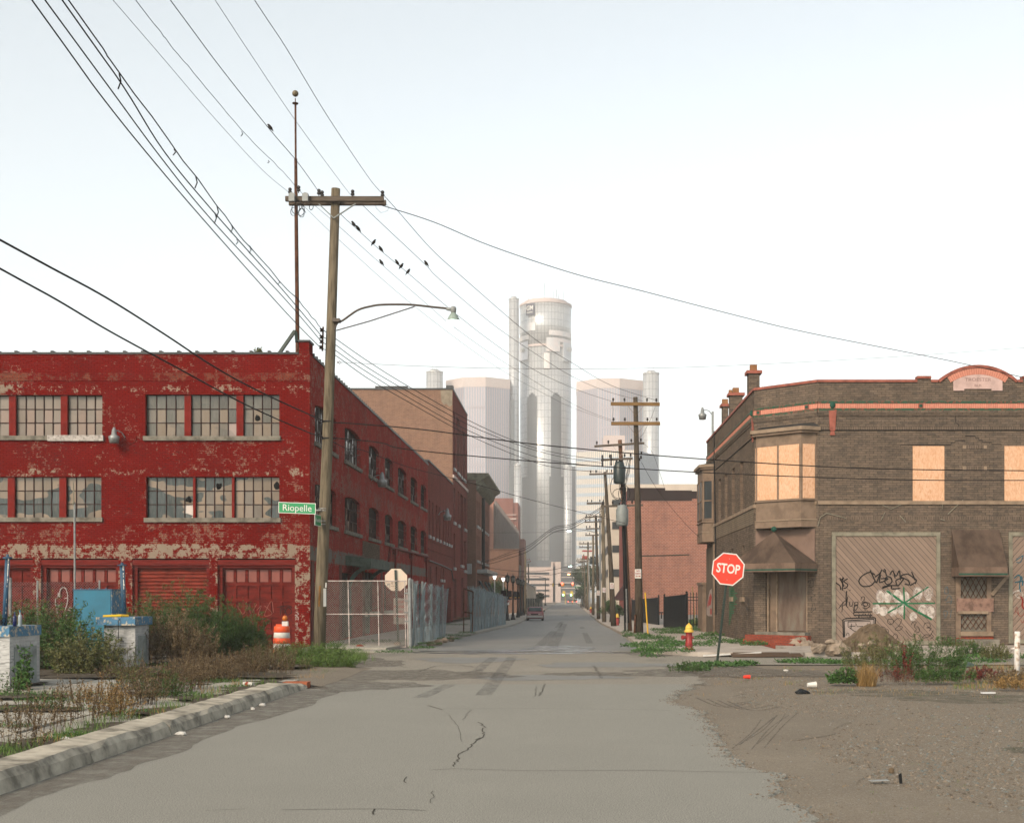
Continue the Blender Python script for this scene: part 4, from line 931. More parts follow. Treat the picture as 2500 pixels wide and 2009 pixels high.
for o in to:
    mb = MB(); tp.box(mb, o[0], o[1], o[2], o[3], -.42, -.36); w_ = mb.build('window' if o[2] > 1 else 'door', mat('dark_red_shutter', (.09,.03,.035), .7, .3, 2), TB)
    if o[2] > 1: mb = MB(); tp.box(mb, o[0]-.1, o[1]+.1, o[2]-.25, o[2], -.2, .12); mb.build('sill', M['grey'], w_)
mb = MB(); tp.box(mb, 0, 15.98, 12.35, 12.6, 0, .12); mb.build('string_course', M['pinkconc'], TB)
mb = MB(); mb.box(-40, XW+.05, 109.95, 110.4, 19.95, 20.08); mb.box(XW-6.7, XW-3.9, 109.94, 110.5, 20.0, 20.25); mb.box(XW-.55, XW+.06, 109.93, 110.6, 20.0, 20.3); mb.box(XW-.4, XW+.05, 110.6, 126, 19.95, 20.08); mb.build('coping', M['coping'], TB)
mb = MB(); mb.quad([(XW-1.05,110.0,19.9),(XW-.98,110.0,18.95),(XW-.75,110.0,18.6),(XW-.55,110.0,18.75),(XW-.3,110.0,18.45),(XW-.04,110.0,18.6),(XW-.04,110.0,19.9)][::-1]); mb.build('plaster_patch', mat('pale_plaster_patch', (.42,.35,.26), .9, .3, 2), TB)
# cornice building
CB = thing('cornice_building', 'three storey orange brick building with a heavy bracketed cornice and dark side wall', 'building', (-9.2, 126, 0))
cp = Plane((-9.2,126.02),(-9.2,147.8)); co = []
for (a, b) in ((1.2,2.2),(2.8,3.8),(4.6,5.6),(8.4,10.4),(12,14),(14.8,16.4),(18,19.4)):
    co += [(a,b,9.2,11.7),(a,b,5.7,8.2)]
co += [(2,4.4,.2,3.8),(8,11,.2,3.8),(14,17,.2,3.8)]
mb = MB(); wall(mb, (-9.2,126.02), (-9.2,147.8), 0, 13.6, co, .3); wall(mb, (-9.2,147.8), (-25,147.8), 0, 13.6); mb.quad([(-25,126,13.3),(-9.2,126,13.3),(-9.2,147.8,13.3),(-25,147.8,13.3)]); mb.build('street_wall', M['dull_brick'], CB)
mb = MB(); wall(mb, (-25,126.02), (-9.2,126.02), 0, 13.6); mb.build('side_wall', M['oldbrick'], CB)
for o in co:
    mb = MB(); cp.box(mb, o[0], o[1], o[2], o[3], -.32, -.27); w_ = mb.build('window' if o[2] > 1 else 'door', M['glassdark'], CB)
    if o[2] > 1: mb = MB(); cp.box(mb, o[0]-.1, o[1]+.1, o[2]-.25, o[2], -.1, .12); mb.build('sill', M['grey'], w_)
cm = mat('grey_green_cornice', (.36,.34,.25), .7, .3, 3)
mb = MB(); mb.prism([(-9.19,126.0,13.2),(-9.19,126.0,14.3),(-7.95,126.0,14.3),(-7.95,126.0,14.05),(-8.5,126.0,13.7)], (0,21.9,0)); mb.box(-25, -9.2, 125.9, 126.4, 13.6, 14.3); mb.build('cornice', cm, CB)
for i in range(24): y = 126.3+i*.9; mb = MB(); mb.prism([(-9.18,y,12.6),(-9.18,y,13.4),(-8.5,y,13.6),(-8.6,y,13.2),(-9.0,y,12.7)], (0,.3,0)); mb.build('bracket', cm, CB)
mb = MB(); mb.tube([(-9.05,134.9,12.5),(-9.05,134.9,4.6)], .18, 8); mb.build('downpipe', M['black'], CB)
mb = MB(); mb.obox((-9.19,127.5,4.4),(1.0,0,.05),(0,19,0),(0,0,.35)); mb.build('shop_cornice', M['grey'], CB)
for y in (130, 138.5, 144): mb = MB(); mb.obox((-9.19,y,3.6),(.9,0,-1.7),(0,2.8,0),(.05,0,.07)); mb.build('awning', M['bluep' ] if 0 else mat('slate_blue_awning', (.05,.075,.085), .7, .2, 2), CB)
mb = MB(); mb.box(-10.4,-9.6,125.5,126,4.3,5.3); mb.build('vent_box', M['grey'], CB)
# lower brick block beyond, gabled annex, white shed
LB = thing('flat_roofed_block', 'two storey flat roofed brown brick block beyond the cornice building', 'building', (-7, 178, 0))
mb = MB(); mb.box(-30,-7,178,189,-.4,8.6); mb.box(-30,-6.95,177.9,178.2,8.6,8.72); mb.build('wall', M['oldbrick'], LB)
for y in (180,184): mb = MB(); mb.box(-7.0,-6.93,y,y+1.6,3.6,6.6); mb.build('window', M['glassdark'], LB)
mb = MB(); mb.prism([(-11,189.1,-.4),(-7,189.1,-.4),(-7,189.1,4.0),(-9,189.1,5.8),(-11,189.1,5.3)], (0,20,0)); mb.build('lean_to', M['oldbrick'], LB)
WS = thing('white_shed', 'small plain white gabled shed on the left side far down the street', 'shed', (-8.6, 262, 0))
mb = MB(); x0, x1 = P(1286,0,262).x, P(1304,0,262).x; mb.prism([(x0,262,-.35),(x1,262,-.35),(x1,262,3.9),(x0,262,4.9)], (0,14,0)); mb.build('wall', M['whitewall'], WS)
mb = MB(); mb.prism([(x0-.2,261.7,4.85),(x1+.2,261.7,3.95),(x1+.2,261.7,4.1),(x0-.2,261.7,5.05)], (0,14.5,0)); mb.build('roof', M['grey'], WS)
mb = MB(); xx = x0-.4
while xx < x1+1.8: mb.box(xx, xx+.28, 250, 250.05, -.35, 1.75); xx += .33
o = mb.build('board_fence', mat('dull_green_board_fence', (.05,.075,.065), .8, .3, 2), None); tag(o, 'dull green board fence in front of the white shed', 'fence')
# stepped dark apartment slab + red block far left
AP = thing('apartment_block', 'dark ribbed apartment slab receding behind the low brick block', 'building', (-13.6, 230, 0))
mb = MB(); wall(mb, (-60,230), (-13.6,230), -.4, 19.2); mb.box(-22,-14.4,228.6,229.9,-.4,18.6); mb.build('end_wall', mat('pinkish_brown_brick', (.62,.32,.24), .9, .1, .5, bm=0), AP)
mb = MB(); wall(mb, (-13.6,230), (-13.6,342), -.4, 19.0); mb.quad([(-60,230,19),(-13.6,230,19),(-13.6,342,19),(-60,342,19)])
mb.build('long_wall', mat('dark_grey_brown_wall', (.17,.13,.115), .8, .1, .5, bm=0), AP)
mb = MB(); y = 233
while y < 341: mb.box(-13.6,-13.2,y,y+1.4,-.3,19.6); y += 4.4
mb.build('rib', mat('grey_rib', (.36,.30,.27), .8, .1, .5, bm=0), AP)
mb = MB(); y = 235.5
while y < 340:
    for z in (2,6,10,14): mb.box(-13.6,-13.35,y,y+.5,z,z+1.7)
    y += 8.8
mb.build('pale_slot', mat('pale_stair_slot', (1.1,1.0,.85), .8, .1, .5, bm=0), AP)  # pale slots repeated along the long wall
RB = thing('red_block', 'reddish brown stepped apartment tower with pale balcony lines behind the ribbed slab', 'building', (-17, 345, 0))
mb = MB(); mb.box(-24,-13.7,345,362,-.4,27.6); mb.box(-21,-15,344.6,345,-.4,28.8); mb.box(-13.69,-12.2,350,362,-.4,18); mb.build('wall', mat('red_brown_tower_brick', (.42,.19,.15), .9, .1, .4, bm=0), RB)
mb = MB()
for z in (5,8,11,14,17,20,23): mb.box(-17.4,-14.2,344.4,344.58,z,z+.35); mb.box(-17.4,-14.2,344.4,344.58,z+1.2,z+1.4)
mb.build('balcony_line', M['pinkconc'], RB)
# parking structure at the end of the street
PG = thing('parking_garage', 'pale pink precast parking garage with dark deck openings closing the street', 'building', (-11, 560, 0))
a, b = P(1268,0,560).x, P(1345,0,560).x; zt = P(0,1384,560).z
mb = MB(); mb.box(a,b,560,600,-.4,zt); mb.box(P(1356,0,556).x, P(1369,0,556).x, 556, 575, -.4, P(0,1371,556).z); mb.box(b+.02, P(1346,0,559).x+1, 559,572,-.4,zt); mb.box(P(1345,0,556).x, P(1350,0,556).x, 556, 575, -.4, P(0,1371,556).z); mb.box(P(1345,0,556).x+.001, P(1369,0,556).x-.001, 558,574,-.4,P(0,1371,556).z-.02); mb.build('wall', M['pinkconc'], PG)
for (y0, y1) in ((1397,1402),(1411,1416),(1425,1430),(1439,1443),(1452,1457)): mb = MB(); mb.box(a+2.5, P(1341,0,560).x, 559.8, 560.2, P(0,y1,560).z, P(0,y0,560).z); mb.build('deck_opening', M['glassdark'], PG)
mb = MB(); mb.box(P(1350.5,0,557).x, P(1355.5,0,557).x, 557.2, 557.9, 0, P(0,1383,557).z); mb.build('stair_glazing', M['glassdark'], PG)
PD = thing('podium_building', 'low dark grey podium building under the towers at the end of the street', 'building', (8, 840, 0))
mb = MB(); zt = P(0,1382,840).z; mb.box(P(1250,0,840).x, P(1600,0,840).x, 840, 870, -1, zt); mb.build('wall', mat('dark_podium_cladding', (.085,.09,.095), .6, .15, .1, bm=0), PD)
mb = MB()
for q in range(5): mb.box(P(1370,0,839).x, P(1415,0,839).x, 839, 839.9, 4+q*3.6, 4.5+q*3.6)
mb.build('floor_line', M['pinkconc'], PD)

# ================================================================== GLASS TOWERS
def towerglass(name, c1, c2, mortar, bw, bh, ms, metal=.5, rough=.28, vline=False):
    m, n, b = newmat(name); bt = N(n, 'ShaderNodeTexBrick', offset=0); n.links.new(uv(n), bt.inputs['Vector'])
    bt.inputs['Scale'].default_value = 1; bt.inputs['Brick Width'].default_value = bw; bt.inputs['Row Height'].default_value = bh
    bt.inputs['Mortar Size'].default_value = ms; bt.inputs['Mortar Smooth'].default_value = .1
    bt.inputs['Color1'].default_value = rgb(c1); bt.inputs['Color2'].default_value = rgb(c2); bt.inputs['Mortar'].default_value = rgb(mortar)
    n.links.new(bt.outputs['Color'], b.inputs['Base Color']); b.inputs['Metallic'].default_value = metal; b.inputs['Roughness'].default_value = rough; return m
tg = towerglass('silver_reflective_glass', (1.0,.99,.97), (.86,.87,.88), (.34,.35,.37), 2.6, 5.2, .16, .35, .3)
tgd = towerglass('dark_glass_and_reflection', (.10,.12,.14), (.08,.10,.12), (.06,.07,.08), 2.6, 5.2, .16, .1, .45)
to_ = towerglass('bronze_blue_glass_strips', (.36,.42,.55), (.45,.47,.57), (.78,.62,.62), 1.9, 200, .42, .1, .4)
pk = mat('pale_pink_crown', (1.0,.82,.76), .8, .05, .05, bm=0)
CT = thing('cylindrical_tower', 'tallest cylindrical silver glass tower rising from the haze above the street end', 'skyscraper', (0,940,0))
cx = P(1331,0,940).x; r_ = 64/F*940; CT.location = (cx, 960, 0); zt = 222.0; cy = 960
mb = MB(); mb.lathe((cx,cy,0), [(r_,0),(r_,zt-34)], 72); mb.lathe((cx,cy,0), [(r_,zt-32.4),(r_,zt-1.5)], 72); mb.build('shaft', tg, CT, True)
mb = MB(); mb.lathe((cx,cy,0), [(r_-.3,zt-34.2),(r_+.5,zt-34),(r_+.5,zt-32.4),(r_-.3,zt-32.2)], 72); mb.build('pale_ring', pk, CT); mb = MB(); mb.lathe((cx,cy,0), [(r_+.4,zt-1.6),(r_+.4,zt),(r_-3,zt),(r_-3,zt+2.2),(r_-9,zt+2.4),(.01,zt+2.4)], 72); mb.build('roof_rim', pk, CT)
def arcpanel(mb, x0, x1, z0, z1, out=.5, k=6, tops=None):
    """panel on the shaft between photo columns x0..x1"""
    def pt(x, z):
        sx = P(x,0,941).x - cx; sx = max(-r_+.01, min(r_-.01, sx)); a = math.asin(sx/r_); rr = r_+out; return Vector((cx+rr*math.sin(a), cy-rr*math.cos(a), z))
    xs_ = [x0+(x1-x0)*i/k for i in range(k+1)]
    for a, b in zip(xs_[:-1], xs_[1:]): mb.quad([pt(a,z0), pt(b,z0), pt(b,z1), pt(a,z1)])
    mb.quad([pt(x0,z0), pt(x0,z1), Vector((cx,cy,z1)), Vector((cx,cy,z0))][::-1])
z_ = lambda y: P(0,y,941).z
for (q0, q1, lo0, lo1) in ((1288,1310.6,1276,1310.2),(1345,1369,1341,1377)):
    mb = MB(); arcpanel(mb, q0, q1, 0, z_(967), .5); arcpanel(mb, q0+4, q1-4, z_(967), z_(962), .5); arcpanel(mb, q0+8, q1-8, z_(962), z_(958), .5); arcpanel(mb, lo0, lo1, 0, z_(1163), .8); mb.build('dark_reflection_bay', tgd, CT)  # dark panels paint the reflection of dark buildings onto the shaft
mb = MB(); arcpanel(mb, 1310.3, 1340.8, 0, z_(1368), .9); mb.build('dark_lobby', tgd, CT)
for (q0, q1, y0, y1, c) in ((1268,1308,786,806,(.58,.52,.52)),(1268,1292,815,826,(.80,.62,.50)),(1340,1392,806,818,(.84,.62,.52)),(1334,1392,824,833,(.72,.46,.40)),(1334,1366,833,858,(.84,.56,.48)),(1268,1290,830,875,(.48,.46,.56)),(1374,1393,832,878,(.44,.50,.60)),(1328,1342,862,900,(.86,.66,.56))):
    mb = MB(); arcpanel(mb, q0, q1, z_(y1), z_(y0), .45+q0*.0002); mb.build('window_film', mat('tinted_window_film', tuple(x*.55+.78 for x in c), .5, .1, .1, bm=0, metal=.3), CT)
aa = math.asin((P(1296,0,941).x-cx)/r_); ux = Vector((math.cos(aa), math.sin(aa), 0)); nn = Vector((math.sin(aa), -math.cos(aa), 0))
so0 = Vector((cx,cy,0))+nn*(r_+.7)+Vector((0,0,z_(754)))
mb = MB(); mb.obox(so0-ux*3.7-Vector((0,0,4.2)), ux*7.4, nn*.6, Vector((0,0,8.4))); sg_ = mb.build('sign_panel', mat('slate_sign_panel', (.10,.09,.14), .6, .05, .1, bm=0), CT)
text_mesh('GM', 4.6, so0+nn*.8+Vector((0,0,.8)), ux, (0,0,1), M['white'], sg_, sx=.9, bold=.12, thick=.2)
mb = MB(); mb.obox(so0-ux*2.6+nn*.8-Vector((0,0,2.6)), ux*5.2, nn*.15, Vector((0,0,.6))); mb.build('underline', M['white'], sg_)
for (px, py, s_) in ((1277,854,4.4),(1386,852,4.2)):
    aa = math.asin(max(-.96, min(.96, (P(px,0,941).x-cx)/r_))); ux = Vector((math.cos(aa), math.sin(aa), 0)); nn = Vector((math.sin(aa), -math.cos(aa), 0))
    text_mesh('GM', s_, Vector((cx,cy,0))+nn*(r_+1.3)+Vector((0,0,z_(py-4))), ux, (0,0,1), M['white'], CT, sx=.9, bold=.1, thick=.2)
mb = MB()
for (x, h) in ((1330,14),(1302,3),(1345,6),(1352,8),(1359,9),(1364,6),(1375,8),(1290,4)): q = P(x,0,955); mb.tube([(q.x,955,zt+2),(q.x,955,zt+2+h)], .22, 5)
mb.build('rooftop_antenna', M['grey'], CT)
def elevator(px, y, wd_px, topy, zb=0, loc_y=0):
    rr = wd_px/F*y/2; c = P(px,0,y).x; ztp = P(0,topy,y).z; mb = MB(); mb.lathe((c,y,0), [(rr,zb),(rr,ztp-1)], 28); mb.lathe((c,y,0), [(rr,ztp-1),(rr+.2,ztp-.8),(rr+.2,ztp),(rr*.6,ztp+.2),(rr*.5,ztp+1.6),(.01,ztp+1.6)], 28)
    mb.tube([(c-1.6,y,ztp+1.5),(c-1.6,y,ztp+6)], .15, 4); mb.tube([(c+1.6,y,ztp+1.5),(c+1.6,y,ztp+6)], .15, 4); return mb
elevator(1254.5, 935, 25, 730).build('elevator_shaft', tg, CT, True)
mb = MB(); x0, x1 = P(1243,0,922).x, P(1256,0,922).x; mb.box(x0,x1,922,925,0,P(0,1138,922).z); mb.box(P(1247,0,921).x, P(1256,0,921).x, 921, 921.9, 0, P(0,975,921).z); mb.box(P(1396,0,925).x, P(1409,0,925).x, 925, 940, 0, P(0,1138,925).z); mb.build('dark_service_bay', tgd, CT)
elevator(1263.5, 915, 17, 1134).build('podium_column', tg, CT, True); elevator(1386, 915, 19, 1137).build('podium_column', tg, CT, True)
def octa(name, label, pxs, y, topy, xl, xr, extra=None):
    root = thing(name, label, 'skyscraper', (P((xl+xr)/2,0,y).x, y+20, 0)); X0_, X1_ = P(xl,0,y).x, P(xr,0,y).x; W_ = X1_-X0_; c = (X0_+X1_)/2; cy_ = y+W_/2
    pts = [(X0_,y+W_*.30),(X0_+W_*.30,y),(X0_+W_*.64,y-W_*.03),(X1_,y+W_*.20),(X1_,y+W_*.75),(X0_+W_*.7,y+W_),(X0_+W_*.3,y+W_),(X0_,y+W_*.7)]
    zt_ = P(0,topy,y).z; mb = MB(); k = len(pts)
    for i in range(k):
        a, b = pts[i], pts[(i+1)%k]; mb.quad([(a[0],a[1],-1),(b[0],b[1],-1),(b[0],b[1],zt_-7),(a[0],a[1],zt_-7)])
    mb.build('shaft', to_, root)
    mb = MB(); cr = [(c+(p[0]-c)*1.006, cy_+(p[1]-cy_)*1.006) for p in pts]; mb.prism([(p[0],p[1],zt_-7) for p in cr], (0,0,7)); mb.lathe((c,cy_,0), [(W_*.2,zt_),(W_*.2,zt_+2.5),(.01,zt_+2.6)], 8); mb.build('crown', pk, root)
    mb = MB()
    for q in range(9):
        z = zt_-22-q*14
        a, b = pts[1], pts[2]; t0, t1 = (.2, .95); mb.quad([(a[0]+(b[0]-a[0])*t0,a[1]-.5,z),(a[0]+(b[0]-a[0])*t1,b[1]-.3,z),(a[0]+(b[0]-a[0])*t1,b[1]-.3,z+1.5),(a[0]+(b[0]-a[0])*t0,a[1]-.5,z+1.5)])
    mb.build('floor_band', mat('muted_floor_band', (.66,.60,.66), .6, .05, .1, bm=0), root)
    return root
T1 = octa('octagonal_tower', 'pinkish octagonal office tower left of the tall cylinder', None, 914, 921, 1084, 1243)
o = elevator(1061, 914, 41, 908).build('elevator_shaft', tg, T1, True)
T2 = octa('octagonal_tower', 'pinkish octagonal office tower right of the tall cylinder', None, 914, 924, 1408, 1571)
elevator(1589.5, 914, 40, 911).build('elevator_shaft', tg, T2, True)
# grid office block
GO = thing('grid_office', 'pale office block with dark vertical mullions in front of the right tower', 'building', (18, 480, 0))
gm = towerglass('cream_bands_and_mullions', (1.2,1.02,.86), (1.1,.98,.84), (.34,.40,.45), .82, 400, .16, .0, .6)
gm2 = towerglass('blue_grey_banded_wall', (.62,.66,.74), (.66,.70,.76), (.26,.30,.36), 1.1, 400, .2, .1, .4)
a, b, c = P(1407,0,480).x, P(1552,0,480).x, P(1610,0,492).x; zt = P(0,1098,480).z
mb = MB(); wall(mb, (a,488), (b,480), -1, zt); mb.build('front_wall', gm, GO); mb = MB(); wall(mb, (b,480), (c,500), -1, zt); wall(mb, (a,530), (a,488), -1, zt); mb.quad([(a,488,zt),(b,480,zt),(c,500,zt),(a,530,zt)]); mb.build('side_wall', gm2, GO)
bands = MB(); 
for i in range(17):
    z = zt-3.4-i*3.35; t = 7.999/(b-a)
    bands.quad([(a,488-.06,z-.3),(b,480-.06,z-.3),(b,480-.06,z+1.0),(a,488-.06,z+1.0)])
bands.build('window_band', towerglass('blue_window_band', (.62,.70,.80), (.72,.78,.86), (.26,.32,.38), .82, 400, .16, .2, .3), GO)
mb = MB(); mb.box(P(1473,0,500).x, P(1526,0,500).x, 500, 515, zt-2, P(0,1063,500).z); mb.build('penthouse', pk, GO)
# white deck structure right of the street
WD = thing('white_deck_building', 'cream white concrete garage with dark strip openings behind the right hand poles', 'building', (6, 192, 0))
zt = P(0,1182,192).z; mb = MB(); wall(mb, (6.02,192), (30,192), -.5, zt); wall(mb, (6.02,246), (6.02,192), -.5, zt); mb.quad([(6.02,192,zt),(30,192,zt),(30,246,zt),(6.02,246,zt)]); mb.build('wall', M['whitewall'], WD)
for (y0, y1) in ((1220,1236),(1274,1291),(1331,1348),(1389,1407)):
    mb = MB(); mb.box(6.6, 12, 191.85, 192.1, P(0,y1,192).z, P(0,y0,192).z); mb.box(5.9, 6.1, 194, 245, P(0,y1,192).z, P(0,y0,192).z); mb.build('deck_opening', M['glassdark'], WD)
# orange brick building with blank side wall
OB = thing('blank_brick_building', 'orange red brick building with a big blank side wall facing the parking lot', 'building', (7.6, 165, 0))
zt = P(0,1197,165).z; zb = P(0,1217,165).z
mb = MB(); wall(mb, (7.6,165), (34,165), -.5, zb); mb.build('side_wall', M['red_common'], OB)
mb = MB(); x2 = P(1689,0,165).x; x1 = P(1624,0,165).x; mb.box(7.6,x2,164.93,165.3,zb,zt); mb.box(7.6,x1,164.9,165.35,zt,P(0,1191,165).z); mb.box(7.58,x2,164.88,165.3,zb-.25,zb); mb.box(x2,34,164.95,165.3,zb+.02,zt-.1); mb.build('tarred_parapet', M['black_brick'], OB)
mb = MB(); wall(mb, (7.6,190.6), (7.6,165), -.5, zt, [(2,4,1,4),(7,9,1,4),(12,14,1,4),(2,4,6,9),(7,9,6,9),(12,14,6,9),(18,21,6,9)], .3); mb.quad([(7.6,165,zt-.5),(34,165,zt-.5),(34,190.6,zt-.5),(7.6,190.6,zt-.5)]); mb.build('street_wall', M['red_dark'], OB)
mb = MB(); mb.box(7.95,8.0,166,190,0,10); mb.build('window', M['glassdark'], OB)
mb = MB(); mb.prism([(7.59,168,3.9),(6.1,168,1.75),(6.1,168,1.55),(7.59,168,1.55)], (0,5,0)); mb.build('awning', mat('dark_maroon_awning', (.085,.03,.03), .8, .2, 2), OB)
LW = thing('white_parapet_building', 'long low cream building whose parapet shows above the blank brick wall', 'building', (20, 262, 0))
mb = MB(); mb.box(P(1534,0,262).x, 60, 262, 280, -.5, P(0,1185,262).z); mb.build('wall', M['whitewall'], LW)

# ================================================================== BROWN CORNER BUILDING (right)
def hit(pl, x, y):
    kx = (x-VX)/F; u = (kx*pl.o.y-pl.o.x)/(pl.t.x-kx*pl.t.y); Y = pl.o.y+pl.t.y*u; return u, CH+(VY-y)/F*Y
CBX = thing('corner_building', 'two storey grey brown brick corner building with boarded windows and pink frieze', 'building', (9.67, 49.3, 0))
pf = Plane((9.67,49.3),(26,49.3)); pc_ = Plane((7.5,51.3),(9.67,49.3)); ps_ = Plane((7.5,68.8),(7.5,51.3))
ZP = 10.33
def rect(pl, x0, x1, y0, y1): a, z1 = hit(pl, x0, y0); b, z0 = hit(pl, x1, y1); return (a, b, z0, z1)
osb_ops = [rect(pf,2228,2306,1088,1224), rect(pf,2452,2532,1088,1223)]
panel1 = rect(pf,2030.4,2295,1299,1573); panel2 = rect(pf,2462,2720,1299,1570); bw_ = rect(pf,2343,2410,1400,1541)
mb = MB(); wall(mb, (9.67,49.3), (26,49.3), -.1, ZP, osb_ops+[panel1, panel2, bw_], .12)
so2 = [(68.8-55.5,68.8-54.5,5.75,7.85),(68.8-58.3,68.8-57.3,5.75,7.85),(68.8-60.9,68.8-59.9,5.75,7.85),(68.8-63.5,68.8-62.5,5.75,7.85)]
sn = [(68.8-54.9,68.8-54.2,2.0,4.2),(68.8-58.6,68.8-57.9,2.0,4.2)]
wall(mb, (7.5,68.8), (7.5,51.3), -.1, ZP, so2+sn, .22)
dr = rect(pc_,1869,1971,1380,1541); door_op = (dr[0], dr[1], .62, 2.98)
wall(mb, (7.5,51.3), (9.67,49.3), -.1, ZP, [door_op], .3)
wall(mb, (26,68.8), (7.5,68.8), -.1, ZP); mb.quad([(7.5,51.3,9.6),(9.67,49.3,9.6),(26,49.3,9.6),(26,68.8,9.6),(7.5,68.8,9.6)])
mb.build('wall', M['brown_brick'], CBX)
for i, o in enumerate(osb_ops): mb = MB(); pf.box(mb, o[0], o[1], o[2], o[3], -.10, -.02); mb.build('boarded_window', M['osb'], CBX)
for o in so2: mb = MB(); ps_.box(mb, o[0], o[1], o[2], o[3], -.21, -.16); mb.build('boarded_window', M['osb'], CBX)
for o in sn:
    mb = MB(); ps_.box(mb, o[0], o[1], o[2], o[3], -.21, -.12); w_ = mb.build('window', M['tan'], CBX); mb = MB(); ps_.box(mb, o[0]-.1, o[1]+.1, o[2]-.2, o[2], -.1, .09); mb.build('sill', M['tanlight'], w_)
# coping
mb = MB(); u1, _ = hit(pf, 2239, 0); u2, _ = hit(pf, 2273, 0); ua, _ = hit(pf, 2290, 0); ub, _ = hit(pf, 2484, 0); uc, _ = hit(pf, 2496, 0)
pf.box(mb, 0.0, u1, ZP, ZP+.1, -.3, .05); pf.box(mb, u1, u2, ZP+.14, ZP+.24, -.3, .052); pf.box(mb, u2, ua, ZP, ZP+.1, -.3, .05); pf.box(mb, ub, uc, ZP, ZP+.1, -.3, .05); pf.box(mb, uc, 16.3, ZP+.14, ZP+.24, -.3, .052)
pc_.box(mb, 0, pc_.L, ZP, ZP+.1, -.3, .05); ps_.box(mb, 0, ps_.L, ZP, ZP+.1, -.3, .05)
mb.build('coping', M['pinkcop'], CBX)
mb = MB(); pf.box(mb, u1, u2, ZP+.001, ZP+.14, -.29, 0); pf.box(mb, uc, 16.3, ZP+.001, ZP+.14, -.29, 0)
cxA = (ua+ub)/2; hc = (ub-ua)/2; rise = .60; Ra = (hc*hc+rise*rise)/(2*rise); zc_ = ZP+.06+rise-Ra; half = math.asin(hc/Ra)
def arc(Rr, hf, k=22): return [(cxA+Rr*math.sin(-hf+2*hf*i/k), zc_+Rr*math.cos(-hf+2*hf*i/k)) for i in range(k+1)]
mb.prism([pf.pt(ua,ZP,0)] + [pf.pt(u,z,0) for u, z in arc(Ra-.10, half*.985)] + [pf.pt(ub,ZP,0)], pf.n*-.3); mb.build('pediment', M['brown_brick'], CBX)
def ringm(R1, R2, hf, o0, o1, mt, nm, uvs=False):
    mb = MB(); A, Bq = arc(R1, hf), arc(R2, hf)
    for i in range(len(A)-1):
        q = [A[i], A[i+1], Bq[i+1], Bq[i]]; f0 = [pf.pt(u,z,o1) for u, z in q]; b0 = [pf.pt(u,z,o0) for u, z in q]
        s_ = 2*hf*R1/22; mb.quad(f0, [(i*s_,0),((i+1)*s_,0),((i+1)*s_,.25),(i*s_,.25)])
        for j in range(4): mb.quad([f0[j], b0[j], b0[(j+1)%4], f0[(j+1)%4]])
    return mb.build(nm, mt, CBX, fixn=True)
ringm(Ra-.10, Ra+.01, half, -.3, .06, M['pinkcop'], 'arch_coping'); ringm(Ra-.36, Ra-.105, half*.78, .0, .025, M['pink_tile'], 'arch_bricks')
inner = arc(Ra-.365, half*.70); mb = MB(); zb = hit(pf,2313,954)[1]; xa, xb = inner[0][0], inner[-1][0]
poly = [(xa,zb),(xa+.42,zb),(xa+.42,zb+.07),(xb-.42,zb+.07),(xb-.42,zb),(xb,zb)] + inner[::-1]
mb.prism([pf.pt(u,z,.004) for u, z in poly][::-1], pf.n*.03); stn = mb.build('name_stone', M['pinkstone'], CBX, fixn=True)
text_mesh('TROESTER', .19, pf.pt(cxA, zb+.42, .036), (1,0,0), (0,0,1), mat('carved_stone_letters', (.50,.33,.30), .8, .1, 3), stn, thick=.012, sx=1.15); text_mesh('BLK', .13, pf.pt(cxA, zb+.20, .036), (1,0,0), (0,0,1), bpy.data.materials['carved_stone_letters'], stn, thick=.012, sx=1.3)
# frieze
zt1, zt0 = hit(pf,2100,985)[1], hit(pf,2100,997)[1]
def along(name, zlo, zhi, o0, o1, m_, e=0.0):
    mb = MB(); pf.box(mb, -.0, 16.33, zlo, zhi, o0, o1); pc_.box(mb, 0.0, pc_.L, zlo, zhi, o0, o1); ps_.box(mb, 0, ps_.L, zlo, zhi, o0, o1); return mb.build(name, m_, CBX)
along('frieze', zt0, zt1, 0, .03, M['pink_tile'])
along('frieze_border', zt1, zt1+.09, 0, .05, M['greenworn']); along('frieze_border', zt0-.09, zt0, 0, .05, M['greenworn'])
along('corbel_course', zt0-.20, zt0-.09, 0, .06, M['brown_brick']); along('corbel_course', zt0-.29, zt0-.20, 0, .035, M['brown_brick'])
zs = hit(pf,2100,1050)[1]; along('string_course', zs-.02, zs+.01, 0, .03, M['dark']); along('soldier_course', zs+.012, zs+.13, 0, .012, M['soldier'])
zs2 = hit(pf,2100,1269)[1]; mb = MB(); pf.box(mb, .3, 16.3, zs2+.01, zs2+.13, 0, .012); mb.build('soldier_course', M['soldier'], CBX)
zs3 = hit(pf,2100,1231.5)[1]; along('sill_band', zs3, zs3+.14, 0, .06, M['tanlight'])
mb = MB(); zb2 = 5.0; ps_.box(mb, 0, ps_.L, 4.95, zs3-.02, 0, .02); mb.build('pale_band', brickmat('pale_painted_brick', (.33,.26,.19), (.28,.22,.16), (.12,.09,.07), bw=.3, bh=.09), CBX)
for (pl, xs_) in ((pf, (2247,)), (pc_, (1853,1971))):
    for x in xs_: u, _ = hit(pl, x, 0); mb = MB(); pl.box(mb, u-.1, u+.1, zt0, zt1, .031, .055); f_ = mb.build('frieze_tile', M['pinkcop'], CBX); mb = MB(); pl.box(mb, u-.06, u+.06, zt0+.04, zt1-.04, .056, .07); mb.build('green_boss', M['green'], f_)
